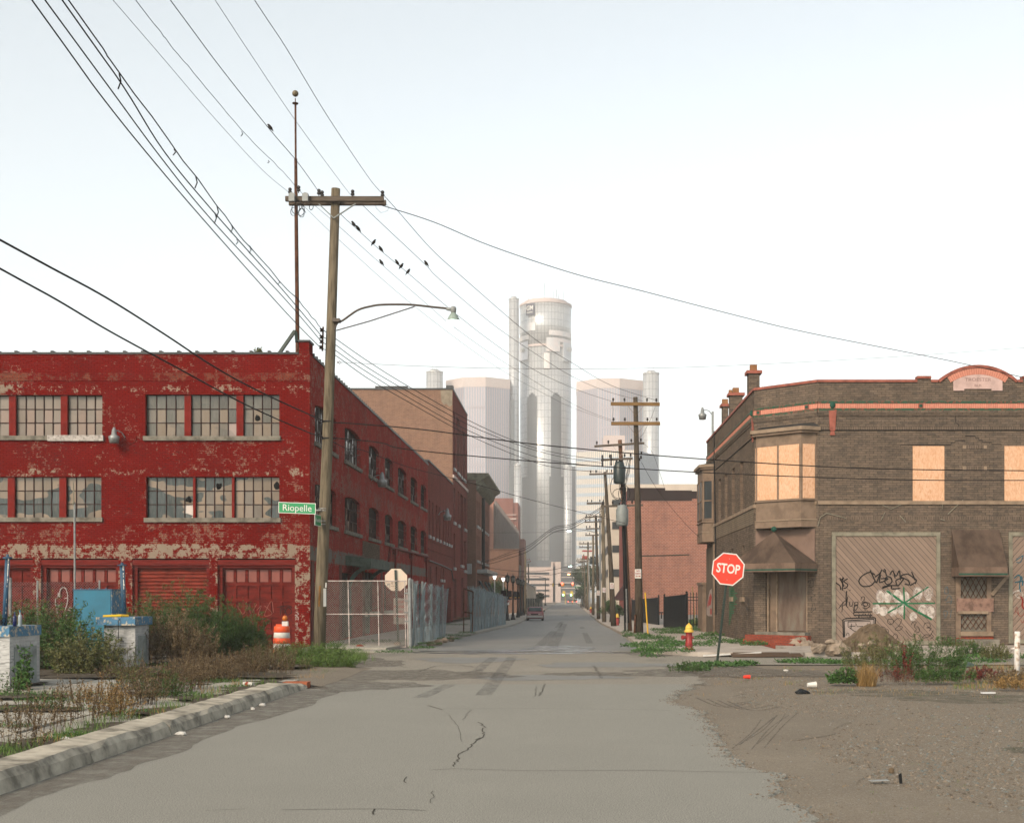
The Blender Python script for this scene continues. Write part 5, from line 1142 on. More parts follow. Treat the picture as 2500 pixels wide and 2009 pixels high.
def bracket(pl, u):
    mb = MB(); zt_ = zt0-.09; mb.prism([pl.pt(u-.15,zt_,.07),pl.pt(u+.15,zt_,.07),pl.pt(u+.10,zt_-.78,.07),pl.pt(u-.10,zt_-.78,.07)], pl.n*-.068); mb.prism([pl.pt(u-.06,zt_-.78,.05),pl.pt(u+.06,zt_-.78,.05),pl.pt(u+.10,zt_-.95,.06),pl.pt(u-.10,zt_-.95,.06)], pl.n*-.05)
    o = mb.build('bracket', M['pinkcop'], CBX, fixn=True); mb = MB(); mb.ball(pl.pt(u,zt0+.12,.05), .10, 6, (1.1,.4,1.3)); mb.build('ornament', M['green'], o)
bracket(pf, hit(pf,2032,0)[0]); bracket(ps_, 17.3)
# toothed corner bricks
mb = MB()
for i in range(48):
    z = .3+i*.205; pf.box(mb, .0, .11 if i%2 else .05, z, z+.1, 0, .02)
for i in range(30): z = .3+i*.33; ps_.box(mb, ps_.L-.11, ps_.L, z, z+.16, 0, .018)
mb.build('quoin', M['brown_brick'], CBX)
# brick frame panel
q = rect(pf,2350,2409,1087,1147); mb = MB(); bwid = .13
pf.box(mb, q[0]+bwid, q[1]-bwid, q[3]-bwid, q[3], 0, .02); pf.box(mb, q[0]+bwid, q[1]-bwid, q[2], q[2]+bwid, 0, .02); mb.build('brick_frame', M['soldier'], CBX)
mb = MB(); pf.box(mb, q[0], q[0]+bwid, q[2]+bwid, q[3]-bwid, 0, .02); pf.box(mb, q[1]-bwid, q[1], q[2]+bwid, q[3]-bwid, 0, .02); mb.build('brick_frame', M['brown_brick'], CBX)
mb = MB()
for a in (q[0], q[1]-bwid):
    for b in (q[2], q[3]-bwid): pf.box(mb, a, a+bwid, b, b+bwid, 0, .028)
mb.build('corner_block', M['tanlight'], CBX)
mb = MB()      # stepped settlement crack and old bolts of conduit
def zpt(x, y, out=.006): u, z = hit(pf, 2050+x*.2597, 850+y*.2597); return pf.pt(u, z, out)
ribbon(mb, [zpt(575,908),(zpt(1050,908)),zpt(1050,888),zpt(1085,888),zpt(1085,870),zpt(1180,870)], .025, (0,-1,0)); ribbon(mb, [zpt(1180,827),zpt(1275,827),zpt(1275,848),zpt(1308,848),zpt(1308,866),zpt(1340,866),zpt(1340,886),zpt(1428,886),zpt(1428,904),zpt(1520,904)], .03, (0,-1,0)); ribbon(mb, [zpt(1080,500),zpt(1080,590),zpt(1090,640),zpt(1090,700),zpt(1120,720),zpt(1120,760)], .02, (0,-1,0))
mb.build('crack', M['dark'], CBX)
for pts in ([(400,1475),(480,1512),(575,1470)], [(425,1540),(388,1615)], [(560,1570),(620,1635)], [(1158,1425),(1015,1560)], [(965,1465),(962,1510)], [(945,1605),(985,1620)]):
    mb = MB(); mb.tube([zpt(*p, .04) for p in pts], .014, 5); mb.build('cut_conduit', M['cream'], CBX)
# diagonal board panels
for o, mt in ((panel1, 'boards_a'), (panel2, 'boards_b')):
    mb = MB(); pf.box(mb, o[0]+.001, o[1]-.001, o[2]+.001, o[3]-.001, -.09, -.0); pn = mb.build('board_panel', M[mt], CBX)
    f = MB(); w_ = .15; pf.box(f, o[0], o[0]+w_, o[2], o[3], .001, .05); pf.box(f, o[1]-w_, o[1], o[2], o[3], .001, .05); pf.box(f, o[0]+w_, o[1]-w_, o[3]-w_, o[3], .001, .047); pf.box(f, o[0]+w_, o[1]-w_, o[2], o[2]+w_, .001, .047); f.build('frame', M['cream'], pn)
def g4(x, y, out=.008): u, z = hit(pf, 2050+x*.2597, 1250+y*.2597); return pf.pt(u, z, out)
n4 = (0,-1,0)
def G4(name, L, wd, m_, out=.008, smooth=True):
    if m_ is bsp: wd *= 1.55
    return strokes(name, L, lambda x, y: g4(x, y, out), wd, m_, n4, CBX, smooth)
puffs = MB(); wpuff = skidmat('chalky_white_spray', (1.1,.98,.88), .30, .62, (2,2,2))
for (x, y, a, b) in [(385,800,42,70),(450,800,40,65),(545,800,50,80),(620,820,45,80),(735,770,45,68),(835,770,42,75),(345,910,45,55),(410,930,50,50),(500,930,50,55),(580,920,45,60),(690,980,42,50),(780,920,45,60),(860,940,48,72)]:
    a *= .86; b *= .9; puffs.quad([g4(x+a*math.cos(-i*6.283/18)*rnd.uniform(.9,1.06), y+b*math.sin(-i*6.283/18)*rnd.uniform(.9,1.06), .006+.0002*(x%7)) for i in range(18)][::-1])
puffs.build('graffiti', wpuff, CBX, fixn=False)
tvf = MB(); tvf.quad([g4(*p, .0055) for p in [(40,1010),(330,1000),(330,1180),(40,1180)]][::-1]); tvf.build('graffiti', mat('pale_pink_spray', (.52,.42,.37), .8, .15, 5, bm=0), CBX)
greensp = mat('green_spray_paint', (.03,.20,.09), .7, .3, 6, bm=0)
G4('graffiti', [[(310,858),(600,858),(895,855)]], .055, greensp, .0085, False); G4('graffiti', [[(440,735),(600,855),(740,940),(865,1008)]], .085, greensp, .009, False); G4('graffiti', [[(600,705),(608,850),(606,1005)]], .06, greensp, .0092, False); G4('graffiti', [[(835,700),(700,790),(600,860),(450,945)]], .055, greensp, .0094, False)
G4('graffiti', [[(x-a, y+b*.3),(x-a*.8,y-b*.7),(x,y-b),(x+a*.8,y-b*.7),(x+a,y+b*.3)] for (x, y, a, b) in [(385,800,42,70),(450,800,40,65),(545,800,50,80),(735,770,45,68),(835,770,42,75),(860,940,48,72),(780,920,45,60),(580,920,45,60)]], .014, wsp, .0098)
K_ = []
K_ += [[(330,590),(280,565),(210,600),(180,650),(215,695),(290,690),(330,650)]]                    # C
K_ += [[(285,545),(330,640),(345,665)],[(345,665),(375,590),(395,540)],[(330,610),(385,570)]]        # H
K_ += [[(385,590),(375,660),(455,625),(385,625)],[(415,535),(430,548),(420,560),(405,545)]]          # I
K_ += [[(430,620),(425,660),(455,680),(490,655),(480,615),(450,605),(430,620)],[(430,560),(440,600)]]  # Q/S
K_ += [[(470,590),(500,550),(520,620)],[(500,550),(530,600),(560,550),(570,640)]]                   # K
K_ += [[(540,690),(530,640),(600,620),(560,680),(540,690)],[(640,580),(590,590),(580,610),(640,640),(655,680),(610,675)],[(640,580),(700,620),(720,650),(660,690)]]
K_ += [[(675,560),(710,640)],[(712,662),(714,675)],[(400,705),(460,690),(560,690)],[(400,715),(480,690),(490,720),(570,715)]]
G4('graffiti', K_, .032, bsp, .010)
G4('graffiti', [[(0,615),(40,700)],[(5,640),(40,620)],[(30,610),(25,735)],[(75,625),(40,650),(75,680),(60,710),(35,715)],[(95,730),(98,735)],[(65,740),(60,800),(62,860)],[(-50,655),(0,690),(10,730)]], .03, bsp, .0102)
G4('graffiti', [[(-10,905),(30,850),(60,830),(50,870),(10,880)],[(30,850),(20,940)],[(60,880),(75,790),(65,880),(80,890)],[(95,840),(90,875),(115,880),(125,840)],[(165,845),(140,850),(140,880),(170,870),(170,840),(165,900),(130,930),(140,870)],[(200,830),(205,800),(230,795),(230,825),(205,845)]], .016, bsp, .0104)
G4('graffiti', [[(35,1175),(30,1010),(60,998),(330,990)],[(335,990),(330,1180)],[(45,1175),(45,1020),(320,1005),(325,1180)]], .03, bsp, .0106, False)
G4('graffiti', [[(78,1030),(285,1022),(305,1130),(140,1120),(78,1075),(78,1030)],[(90,1070),(145,1070),(150,1040),(165,1075),(215,1070),(225,1080),(245,1080),(262,1045),(270,1082),(300,1082)],[(110,1050),(105,1100)]], .018, bsp, .0108, False)
G4('graffiti', [[(132,940),(305,935),(305,970),(132,968),(132,940)],[(215,955),(222,958)],[(240,955),(246,958)],[(265,953),(272,957)],[(285,953),(292,957)],[(180,975),(180,990)],[(285,975),(285,985)]], .03, bsp, .0109, False)
G4('graffiti', [[(240,880),(220,870),(225,855),(250,850),(262,870),(245,885),(225,880)],[(205,875),(215,850),(245,845),(280,860),(280,885),(245,905),(215,895)],[(235,905),(240,925)],[(135,930),(140,880),(170,870)]], .02, bsp, .011)
G4('graffiti', [[(60,1160),(70,1135),(85,1140),(88,1165)],[(110,1160),(125,1150),(130,1165)],[(430,1130),(415,1110),(440,1095),(460,1120),(440,1150),(390,1140),(370,1100),(400,1075),(430,1090)],[(480,1060),(450,1035),(460,1005),(500,1010),(500,1045),(470,1050)],[(500,1040),(540,1000),(580,1010),(560,1060),(520,1100),(560,1110),(590,1080),(560,1070)],[(340,1150),(370,1160),(360,1185),(345,1180)],[(500,1165),(520,1140),(545,1165),(530,1195)],[(670,1060),(690,1030),(720,1035),(700,1070),(720,1100),(700,1125)],[(730,1070),(750,1100),(740,1130),(720,1120)],[(790,1080),(800,1045),(840,1040),(850,1075),(815,1085),(860,1090),(840,1115)],[(780,1170),(810,1150),(850,1160),(800,1180),(770,1170)],[(850,1160),(880,1110)],[(850,1190),(880,1170),(855,1140)],[(620,1110),(660,1160),(700,1170)]], .013, bsp, .0112)
bl = mat('blue_spray_paint', (.03,.16,.22), .7, .2, 6, bm=0); rsp = mat('red_spray_paint', (.35,.04,.03), .7, .2, 6, bm=0)
G4('graffiti', [[(1655,455),(1690,430),(1720,410),(1700,470),(1660,470)],[(1720,410),(1760,400)],[(1660,430),(1663,434)]], .03, bl, .0085)
G4('graffiti', [[(1640,620),(1680,590),(1700,620),(1690,690),(1700,750)],[(1645,660),(1720,650),(1760,680)],[(1710,600),(1720,690)]], .045, bl, .0087)
G4('graffiti', [[(1600,780),(1640,750),(1690,740),(1720,780),(1680,800),(1650,770)],[(1660,780),(1700,770)]], .07, wpuff, .0086); G4('graffiti', [[(1700,790),(1720,830),(1715,880),(1740,910),(1760,880)]], .06, rsp, .0089); G4('graffiti', [[(1645,960),(1665,890),(1680,960),(1660,930),(1700,980),(1740,940)],[(1700,1010),(1720,1040),(1740,990)]], .016, rsp, .009)
# tall blue scrawl on the brick pier, grey scrawl by the door
G4('graffiti', [[(985,730),(1010,700),(1020,760),(985,760),(990,730)],[(995,830),(1030,780),(1055,830),(1000,850)],[(1055,840),(1040,870)],[(985,980),(980,930),(1015,935),(1000,980),(985,1000)],[(1050,920),(1040,990)]], .014, bl, .003)
def g3(pl, out=.004): return lambda x, y: pl.pt(*hit(pl, 1650+x*.2597, 1250+y*.2597), out)
strokes('graffiti', [[(1240,660),(1270,640),(1260,700),(1300,690)],[(1290,640),(1300,720),(1270,740)],[(1280,760),(1310,790),(1270,800),(1280,840)],[(1290,860),(1270,940),(1320,900)],[(1300,850),(1320,930)]], g3(pc_), .02, mat('grey_spray_paint', (.06,.055,.05), .7, .1, 3, bm=0), pc_.n, CBX)
gs_ = g3(ps_)
strokes('graffiti', [[(500,y),(500+w0,y)] for y, w0 in zip(range(710,1060,17), (45,50,55,78,60,70,80,64,55,75,50,60,40,50,45,30,25,20,20,15,12))], gs_, .05, greensp, ps_.n, CBX, False)
strokes('graffiti', [[(620+rnd.uniform(0,80),760+i*24),(640+rnd.uniform(20,70),790+i*24),(660+rnd.uniform(0,40),830+i*24)] for i in range(9)], gs_, .03, bpy.data.materials['grey_spray_paint'], ps_.n, CBX)
# barred window bay with boards
wm_ = rect(pf,2332,2345,1406,1556); mb = MB(); pf.box(mb, bw_[0], bw_[1], bw_[2], bw_[3], -.11, -.08); BWn = mb.build('window', mat('papered_glass', (.25,.21,.16), .5, .2, 3), CBX)
mb = MB(); a0, a1 = bw_[0], bw_[1]; st_ = .16
def diamond(z0, z1):
    k = 5; wd = (a1-a0)/k
    for i in range(k):
        for s_ in (1, -1):
            n_ = 1; um = a0+(i+.5)*wd; mb.bar(pf.pt(um-wd/2*s_, z0, -.03), pf.pt(um+wd/2*s_, (z0+z1)/2, -.03), .018, .018, pf.n); mb.bar(pf.pt(um+wd/2*s_, (z0+z1)/2, -.03), pf.pt(um-wd/2*s_, z1, -.03), .018, .018, pf.n)
zu0, zu1, zl0, zl1 = hit(pf,0+2380,1460)[1], hit(pf,2380,1408)[1], hit(pf,2380,1536)[1], hit(pf,2380,1498)[1]
diamond(zu0, zu1); mb.build('grille', M['rust'], BWn); mb = MB(); diamond(zl0, zl1); mb.build('grille', M['rust'], BWn)
mb = MB(); pf.box(mb, hit(pf,2333,0)[0], hit(pf,2344.5,0)[0], hit(pf,0,1555)[1] if 0 else .42, hit(pf,2340,1408)[1], .0, .07); pf.box(mb, hit(pf,2408,0)[0], hit(pf,2419,0)[0], .62, hit(pf,2340,1408)[1], .0, .07); mb.build('frame_post', M['tan'], BWn)
mb = MB(); pf.box(mb, hit(pf,2334,0)[0], hit(pf,2424,0)[0], hit(pf,2380,1493)[1], hit(pf,2380,1460)[1], .072, .10); mb.build('nailed_panel', mat('weathered_pinkish_panel', (.36,.22,.17), .8, .4, 4), BWn)
mb = MB(); pf.box(mb, hit(pf,2337,0)[0], hit(pf,2410,0)[0], hit(pf,2380,1498)[1], hit(pf,2380,1491)[1], .101, .14); pf.box(mb, hit(pf,2343,0)[0], hit(pf,2423,0)[0], hit(pf,2380,1552)[1], hit(pf,2380,1541)[1], .0, .13); mb.bar(pf.pt(*hit(pf,2420,1452),.06), pf.pt(*hit(pf,2462,1403),.04), .03, .13, (1,0,1)); mb.build('nailed_plank', M['tanlight'], BWn)
mb = MB(); pf.box(mb, hit(pf,2333,0)[0], hit(pf,2424,0)[0], .1, hit(pf,2380,1552)[1], .001, .06); mb.build('brick_base', M['step_brick'], BWn)
mb = MB(); pf.box(mb, hit(pf,2333,0)[0], hit(pf,2429,0)[0], 0, .37, .06, .55); mb.build('step', M['sill'], BWn)
# shed awning over it
a, b = hit(pf,2322.7,0)[0], hit(pf,2439,0)[0]; zt_ = hit(pf,2380,1293)[1]; o1 = .95; kk = (49.3-o1)/49.3
zb_ = CH+(VY-1384)/F*(49.3-o1); zv = CH+(VY-1406)/F*(49.3-o1); a2 = a; b2 = b
mb = MB(); mb.prism([pf.pt(a,zt_,.02), pf.pt(a,zb_-.05,.02), pf.pt(a,zb_,o1)], pf.t*(b-a)); AW = mb.build('window_awning', M['canvas'], CBX, fixn=True)
mb = MB(); mb.prism([pf.pt(a-.004,zb_,o1+.003), pf.pt(a-.004,zv,o1+.003), pf.pt(a-.004,zv,.0+.02), pf.pt(a-.004,zb_,.02)], pf.t*(b-a+.008)); mb.build('valance', M['valance'], AW, fixn=True)
mb = MB(); pf.box(mb, a-.006, b+.006, zv+.04, zv+.11, o1+.004, o1+.01); mb.build('green_stripe', M['green'], AW)
# pyramid canopy over the corner door
za, zb_, zv = 4.55, 3.30, 2.97; c0, c1 = .0, pc_.L; oo = 1.6; ap = pc_.pt(pc_.L/2, za, .8)
Q = [pc_.pt(c0,zb_,.03), pc_.pt(c0,zb_,oo), pc_.pt(c1,zb_,oo), pc_.pt(c1,zb_,.03)]
mb = MB(); r1 = pc_.pt(pc_.L*.42, za-.02, .03); r2 = pc_.pt(pc_.L*.58, za-.02, .03)
for i, j in ((0,1),(1,2),(2,3)): mb.quad([Q[i], Q[j], ap])
mb.quad([Q[3], Q[0], ap]); CA = mb.build('entrance_canopy', M['canvas'], CBX, fixn=True)
mb = MB()
for i, j in ((0,1),(1,2),(2,3)): mb.quad([Q[i], Q[j], Q[j]-Vector((0,0,zb_-zv)), Q[i]-Vector((0,0,zb_-zv))])
mb.build('valance', M['valance'], CA)
mb = MB()
for i, j in ((0,1),(1,2),(2,3)):
    e = pc_.n*.004 if (i,j) == (1,2) else (pc_.t*.004 if i == 2 else pc_.t*-.004)
    mb.quad([Q[i]+e-Vector((0,0,.22)), Q[j]+e-Vector((0,0,.22)), Q[j]+e-Vector((0,0,.28)), Q[i]+e-Vector((0,0,.28))])
mb.build('green_stripe', M['green'], CA)
mb = MB(); mb.ball(ap+Vector((0,0,.10)), .11, 8); mb.build('finial', M['green'], CA, True)
mb = MB(); pc_.box(mb, .1, pc_.L-.1, zb_-.3, 4.66, .0, .05); mb.build('backboard', mat('pinkish_plywood_backboard', (.32,.215,.17), .8, .2, 1.5), CA)
# corner door, steps
u0, u1 = door_op[0], door_op[1]
mb = MB(); pc_.box(mb, u0, u1, .62, 2.98, -.30, -.22); dd_ = mb.build('door_surround', M['tan'], CBX)
dm = newmat('stained_steel_door'); m_, n_, b_ = dm; cc = ramp(n_, noise(n_, scl(n_, pos(n_), (2,2,.5)), 1.6, 5, .6), [(.3,(.10,.055,.035)),(.5,(.20,.13,.09)),(.62,(.24,.19,.14)),(.72,(.22,.23,.19))]); n_.links.new(cc, b_.inputs['Base Color']); b_.inputs['Roughness'].default_value = .7
ud, ud2 = hit(pc_,1894,0)[0], hit(pc_,1965,0)[0]
mb = MB(); pc_.box(mb, ud, ud2, .66, 2.98, -.219, -.17); mb.build('door', m_, CBX)
mb = MB(); pc_.box(mb, u0, u0+.08, .62, 2.98, -.219, -.1); pc_.box(mb, ud-.07, ud, .62, 2.98, -.219, -.12); pc_.box(mb, ud2, u1, .62, 2.98, -.219, -.1); mb.build('door_frame', M['tanlight'], CBX)
mb = MB(); pc_.box(mb, u0-.25, u1+.12, .13, .62, .0, .38); mb.build('door_sill', M['sill'], CBX)
mb = MB()
for i in range(3): pc_.box(mb, -.0+.1*i, pc_.L-.05-.15*i, .0, .49-.15*i if i else .50, .38+.27*i, .38+.27*(i+1))
mb.build('brick_steps', M['step_brick'], CBX)
mb = MB(); rock(mb, pc_.pt(pc_.L-.35,.2,.6), .42, (1,.8,.8), 5, 8); mb.build('crumbled_mortar', M['rock'], CBX)
# oriel bay on the facet
def oriel(pl, u0, u1, out, zs_, glass, nm_):
    """zs_: bottom, skirt, sill, head, frieze, roof"""
    base = [(u0,0),(u0+.34,out),(u1-.34,out),(u1,0)]
    def shell(z0, z1, e, m, nm, par):
        mb = MB(); cxx = (u0+u1)/2; pp = [(cxx+(u-cxx)*(1+e/(u1-u0)*2), o+(e if o > 0 else 0)) for u, o in base]
        mb.prism([pl.pt(u,z0,o) for u, o in pp], (0,0,z1-z0)); return mb.build(nm, m, par, fixn=True)
    root = shell(zs_[1], zs_[4], 0, M['tan'], nm_, CBX)
    shell(zs_[0], zs_[1], .02, M['tan'], 'skirt', root); shell(zs_[1]-.02, zs_[1]+.03, .05, M['tanlight'], 'moulding', root); shell(zs_[2]-.05, zs_[2], .07, M['tan'], 'bay_sill', root)
    shell(zs_[4], zs_[4]+.10, .12, M['tan'], 'cornice', root); shell(zs_[4]+.10, zs_[4]+.24, .20, M['tanlight'], 'cornice', root)
    mb = MB(); pp = [(u0-.2,0),(u0+.3,out+.2),(u1-.3,out+.2),(u1+.2,0)]; b = len(mb.v); lo = [pl.pt(u,zs_[4]+.24,o) for u, o in pp]; hi = [pl.pt(u0+.1,zs_[5],.0), pl.pt(u0+.5,zs_[5],.12), pl.pt(u1-.5,zs_[5],.12), pl.pt(u1-.1,zs_[5],0)]
    for i in range(3): mb.quad([lo[i], lo[i+1], hi[i+1], hi[i]])
    mb.quad(hi); mb.build('roof', M['roof'], root, fixn=True)
    for i, (p, q) in enumerate(zip(base[:-1], base[1:])):
        A = pl.pt(p[0],0,p[1]); Bq = pl.pt(q[0],0,q[1]); fp = Plane((A.x,A.y),(Bq.x,Bq.y)); L = fp.L
        parts = [(.07, L-.07)] if i != 1 else [(.08, L/2-.05), (L/2+.05, L-.08)]
        for (a, b) in parts:
            if glass == 'osb': mb = MB(); fp.box(mb, a, b, zs_[2]+.03, zs_[3], .001, .02); mb.build('boarded_window', M['osb'], root)
            else:
                mb = MB(); fp.box(mb, a, b, zs_[2]+.1, zs_[3], .001, .01); g = mb.build('window', M['glassdark'], root); mb = MB(); zm = (zs_[2]+zs_[3])/2
                for (c, e, f0, f1) in ((a-.04,a+.04,zs_[2]+.1,zs_[3]),(b-.04,b+.04,zs_[2]+.1,zs_[3]),(a+.04,b-.04,zm-.03,zm+.03),(a+.04,b-.04,zs_[3]-.06,zs_[3]),(a+.04,b-.04,zs_[2]+.1,zs_[2]+.16)): fp.box(mb, c, e, f0, f1, .0105, .04)
                mb.build('frame', M['tan'], g)
    return root
oriel(pc_, .12, pc_.L-.06, .55, (4.72,5.0,5.80,7.93,8.36,8.78), 'osb', 'bay_window')
oriel(ps_, .1, 3.3, .55, (4.85,5.35,5.9,8.05,8.6,8.95), 'glass', 'bay_window')
# side ground floor: boarded shopfront with torn poster
mb = MB(); ps_.box(mb, .2, 3.6, .0, 4.6, .0, .06); sf = mb.build('boarded_shopfront', mat('grey_brown_weathered_boards', (.20,.155,.115), .9, .35, 3, stretch=(1,3,.3)), CBX)
mb = MB(); q = lambda x, y, o=.064: ps_.pt(*hit(ps_, 1650+x*.2597, 1250+y*.2597), o)
ps_.box(mb, 3.6, 3.72, 0, 4.7, .0, .09); mb.build('shopfront_trim', M['tan'], sf)
pc2 = Plane((6.7,68.8),(7.5,68.8))
mb = MB(); mb.quad([q(*p) for p in [(350,715),(330,735),(315,800),(300,900),(300,960),(315,975),(352,978),(352,850)]][::-1]); po = mb.build('poster', mat('torn_poster_paper', (.55,.45,.40), .8, .2, 6, bm=0), sf, fixn=True)
mb = MB(); mb.quad([q(*p,.068) for p in [(340,760),(325,800),(322,880),(340,870),(350,800)]]); mb.quad([q(*p,.068) for p in [(318,820),(308,880),(315,900),(322,850)]]); mb.quad([q(*p,.068) for p in [(335,905),(335,960),(349,960),(349,905)]]); mb.build('red_print', M['redprint'], po)
mb = MB(); mb.box(7.28,7.5,69.0,71.5,0,2.66); mb.box(7.22,7.55,68.95,71.6,2.66,2.8); mb.build('porch_box', M['tan'], CBX)
# chimneys
for (x0, x1, yt, yy, pots) in ((1825,1858,889,56.5,1),(1780,1816,945,62.5,2),(1762,1781,973,67,1)):
    k = yy/F; a, b = (x0-VX)*k, (x1-VX)*k; zt_ = CH+(VY-yt)*k; ph = .28; mb = MB(); mb.box(a+.06,b-.06,yy,yy+.6,9.4,zt_-ph-.14); ch = mb.build('chimney', M['brown_brick'], CBX)
    mb = MB(); mb.box(a-.04,b+.04,yy-.09,yy+.69,zt_-ph-.14,zt_-ph); mb.build('chimney_cap', M['pinkcop'], ch)
    mb = MB(); m0 = (a+b)/2
    mb.box(m0-.15,m0+.15,yy+.15,yy+.42,zt_-ph,zt_)
    if pots == 2: mb.box(m0-.34,m0-.18,yy+.2,yy+.42,zt_-ph,zt_-.1)
    mb.build('chimney_pot', mat('clay_chimney_pot', (.42,.20,.09), .8, .2, 3), ch)
mb = MB(); mb.box(8.6,10.4,54,56,9.6,10.95); mb.box(9.6,10.5,53.9,56.1,10.95,11.0); mb.build('roof_hatch', M['rust'], CBX)
gooseneck((7.5,66.5,11.55), (-1,-.15,0), CBX, 1.1); mb = MB(); mb.box(7.5,7.6,66.4,66.6,10.3,11.7); mb.build('lamp_bracket', M['grey'], CBX)
mb = MB(); mb.tube([ps_.pt(*hit(ps_,1746,1052),.06), ps_.pt(*hit(ps_,1746,1140),.05), ps_.pt(*hit(ps_,1749,1300),.05), ps_.pt(*hit(ps_,1750,1500),.05)], .03, 5); mb.build('conduit', M['black'], CBX)
mb = MB(); mb.tube([pf.pt(.0,4.75,.05), pf.pt(.1,5.1,.05), pf.pt(.35,5.25,.05), pf.pt(1.1,5.05,.05)], .015, 5); mb.build('cut_conduit', M['cream'], CBX)

# ================================================================== UTILITY POLES
def upole(label, base, top, r0, r1, arms=(), h=.13, Yc=None, m_='pole_dark', am='arm', loc_h=None, name='utility_pole', cat='utility pole'):
    b = G(base[0], base[1], h) if Yc is None else Vector(((base[0]-VX)/F*Yc, Yc, gz(Yc)+h)); Y = b.y; t = P(top[0], top[1], Y)
    root = thing(name, label, cat, b); mb = MB(); mid = b.lerp(t, .45)+Vector((.03,0,0)); mb.tube([b-Vector((0,0,.15)), b.lerp(t,.15), mid, t], [r0, r0*.97, (r0+r1)/2, r1], 12); mb.build('pole', M[m_] if isinstance(m_, str) else m_, root, True)
    for a in arms:
        (x0,y0,x1,y1,th) = a[:5]; yy = Y-.2 if len(a) < 7 else Y+a[6]; p, q = P(x0,y0,yy), P(x1,y1,yy); wd = th/F*Y; mb = MB(); mb.bar(p, q, .12, wd); ar = mb.build('crossarm', M[a[5] if len(a) > 5 and a[5] else am], root)
        pole_x = b.lerp(t, min(1, max(0, ((p.z+q.z)/2-b.z)/(t.z-b.z))))
        L = (q-p).length
        if L > 1:
            for s_ in (-1, 1): mb = MB(); mb.bar(pole_x+Vector((s_*.45*min(1,L/2.4), -.26, -wd*.3)), pole_x+Vector((0,-.22,-.62)), .012, .05, (0,1,0)); mb.build('brace', M['arm_new'] if am == 'arm_new' else M['galv'], ar)
        for f_ in (.05, .28, .74, .93) if L > 1.2 else ():
            c = p.lerp(q, f_)+Vector((0,0,wd/2)); mb = MB(); mb.lathe(c, [(.015,0),(.015,.06),(.055,.08),(.06,.12),(.03,.14),(.055,.16),(.05,.21),(.01,.23)], 8); mb.build('insulator', M['insul'], ar)
    return root, b, t
def transformer(root, x, y0, y1, wpx, Y, m_):
    a, z1 = P(x,y0,Y), 0; c = P(x,y1,Y); H = a.z-c.z; r = wpx/F*Y/2; mb = MB(); mb.lathe(c, [(r*.8,0),(r*.95,.05),(r,.12),(r,H*.78),(r*.8,H*.86),(r*.78,H*.95),(r*.3,H),(.001,H)], 16); tr = mb.build('transformer', m_, root, True)
    for s_ in (-.5, 0, .5): mb = MB(); mb.lathe(c+Vector((s_*r,-r*.4,H*.9)), [(.03,0),(.05,.06),(.03,.09),(.05,.14),(.02,.2)], 8); mb.build('bushing', M['insul'], tr)
    for s_ in (-1, 1): mb = MB(); mb.box(c.x+s_*r*.98-.02, c.x+s_*r*.98+.02, c.y-.1, c.y+.1, c.z+H*.2, c.z+H*.75); mb.build('cooling_fin', m_, tr)
def nopark(root, x0, x1, y0, y1, Y, rad=.2, txt=('NO','PARKING','ANY TIME')):
    yy = Y-rad-.02; a, b = P(x0,y1,yy), P(x1,y0,yy); mb = MB(); mb.box(a.x,b.x,yy,yy+.01,a.z,b.z); s_ = mb.build('parking_sign', M['white'], root); H = b.z-a.z; W = b.x-a.x
    for i, t in enumerate(txt): text_mesh(t, H*(.24 if i == 0 else .17), ((a.x+b.x)/2, yy-.004, b.z-H*(.2+.29*i)), (1,0,0), (0,0,1), M['redprint'], s_, bold=.004, sx=.95 if i == 0 else W/(H*.17)*.95/max(4,len(t))*1.5)
# big pole at left
PL, pb, ptp = upole('big weathered wooden pole at the left kerb carrying the street lamp and street name signs', (778,1607), (819.8,461.5), .205, .145, h=0, m_='pole')
Yp = pb.y
def polex(z): return pb.lerp(ptp, (z-pb.z)/(ptp.z-pb.z))
for (x0,y0,x1,y1,dy) in ((697,486,937,486.5,-.22),(705.5,496,942.6,495.5,.22)):
    mb = MB(); mb.bar(P(x0,y0,Yp+dy), P(x1,y1,Yp+dy), .12, .155); mb.build('crossarm', M['arm'], PL)
for s_, dy in ((778,-.29),(868,-.29),(868,.29)): mb = MB(); mb.bar(P(s_,498,Yp+dy), P(815,533,Yp+dy*.75), .03, .06, (0,1,0)); mb.build('brace', M['tank'], PL)
ins = {}
for i, (x, y) in enumerate([(708,475),(729,470),(778.6,478),(786.5,482),(861,480),(934,482)]):
    c = P(x,y+2,Yp-.22); ins[i] = c; mb = MB(); mb.lathe(c, [(.015,0),(.015,.05),(.06,.07),(.065,.12),(.035,.14),(.06,.17),(.055,.22),(.01,.25)], 10); mb.build('insulator', M['insul'], PL)
for x in (713,746): mb = MB(); a = P(x-7,493,Yp-.36); b = P(x+7,474,Yp-.36); mb.box(a.x,b.x,Yp-.46,Yp-.285,a.z,b.z); mb.box(a.x+.05,b.x-.05,Yp-.44,Yp-.3,b.z,b.z+.03); mb.build('control_box', M['grey'], PL)
mb = MB()
for (x, y, r, s_) in ((717,517,.12,0),(722,510,.15,1),(733,512,.16,2),(736,520,.11,3),(728,503,.14,4),(760,505,.09,5)):
    c = P(x,y,Yp-.3); mb.tube([c+Vector((r*math.cos(a)*.8, .04*math.sin(a+s_), r*math.sin(a)*1.2)) for a in [i*6.283/14 for i in range(15)]], .012, 5, False)
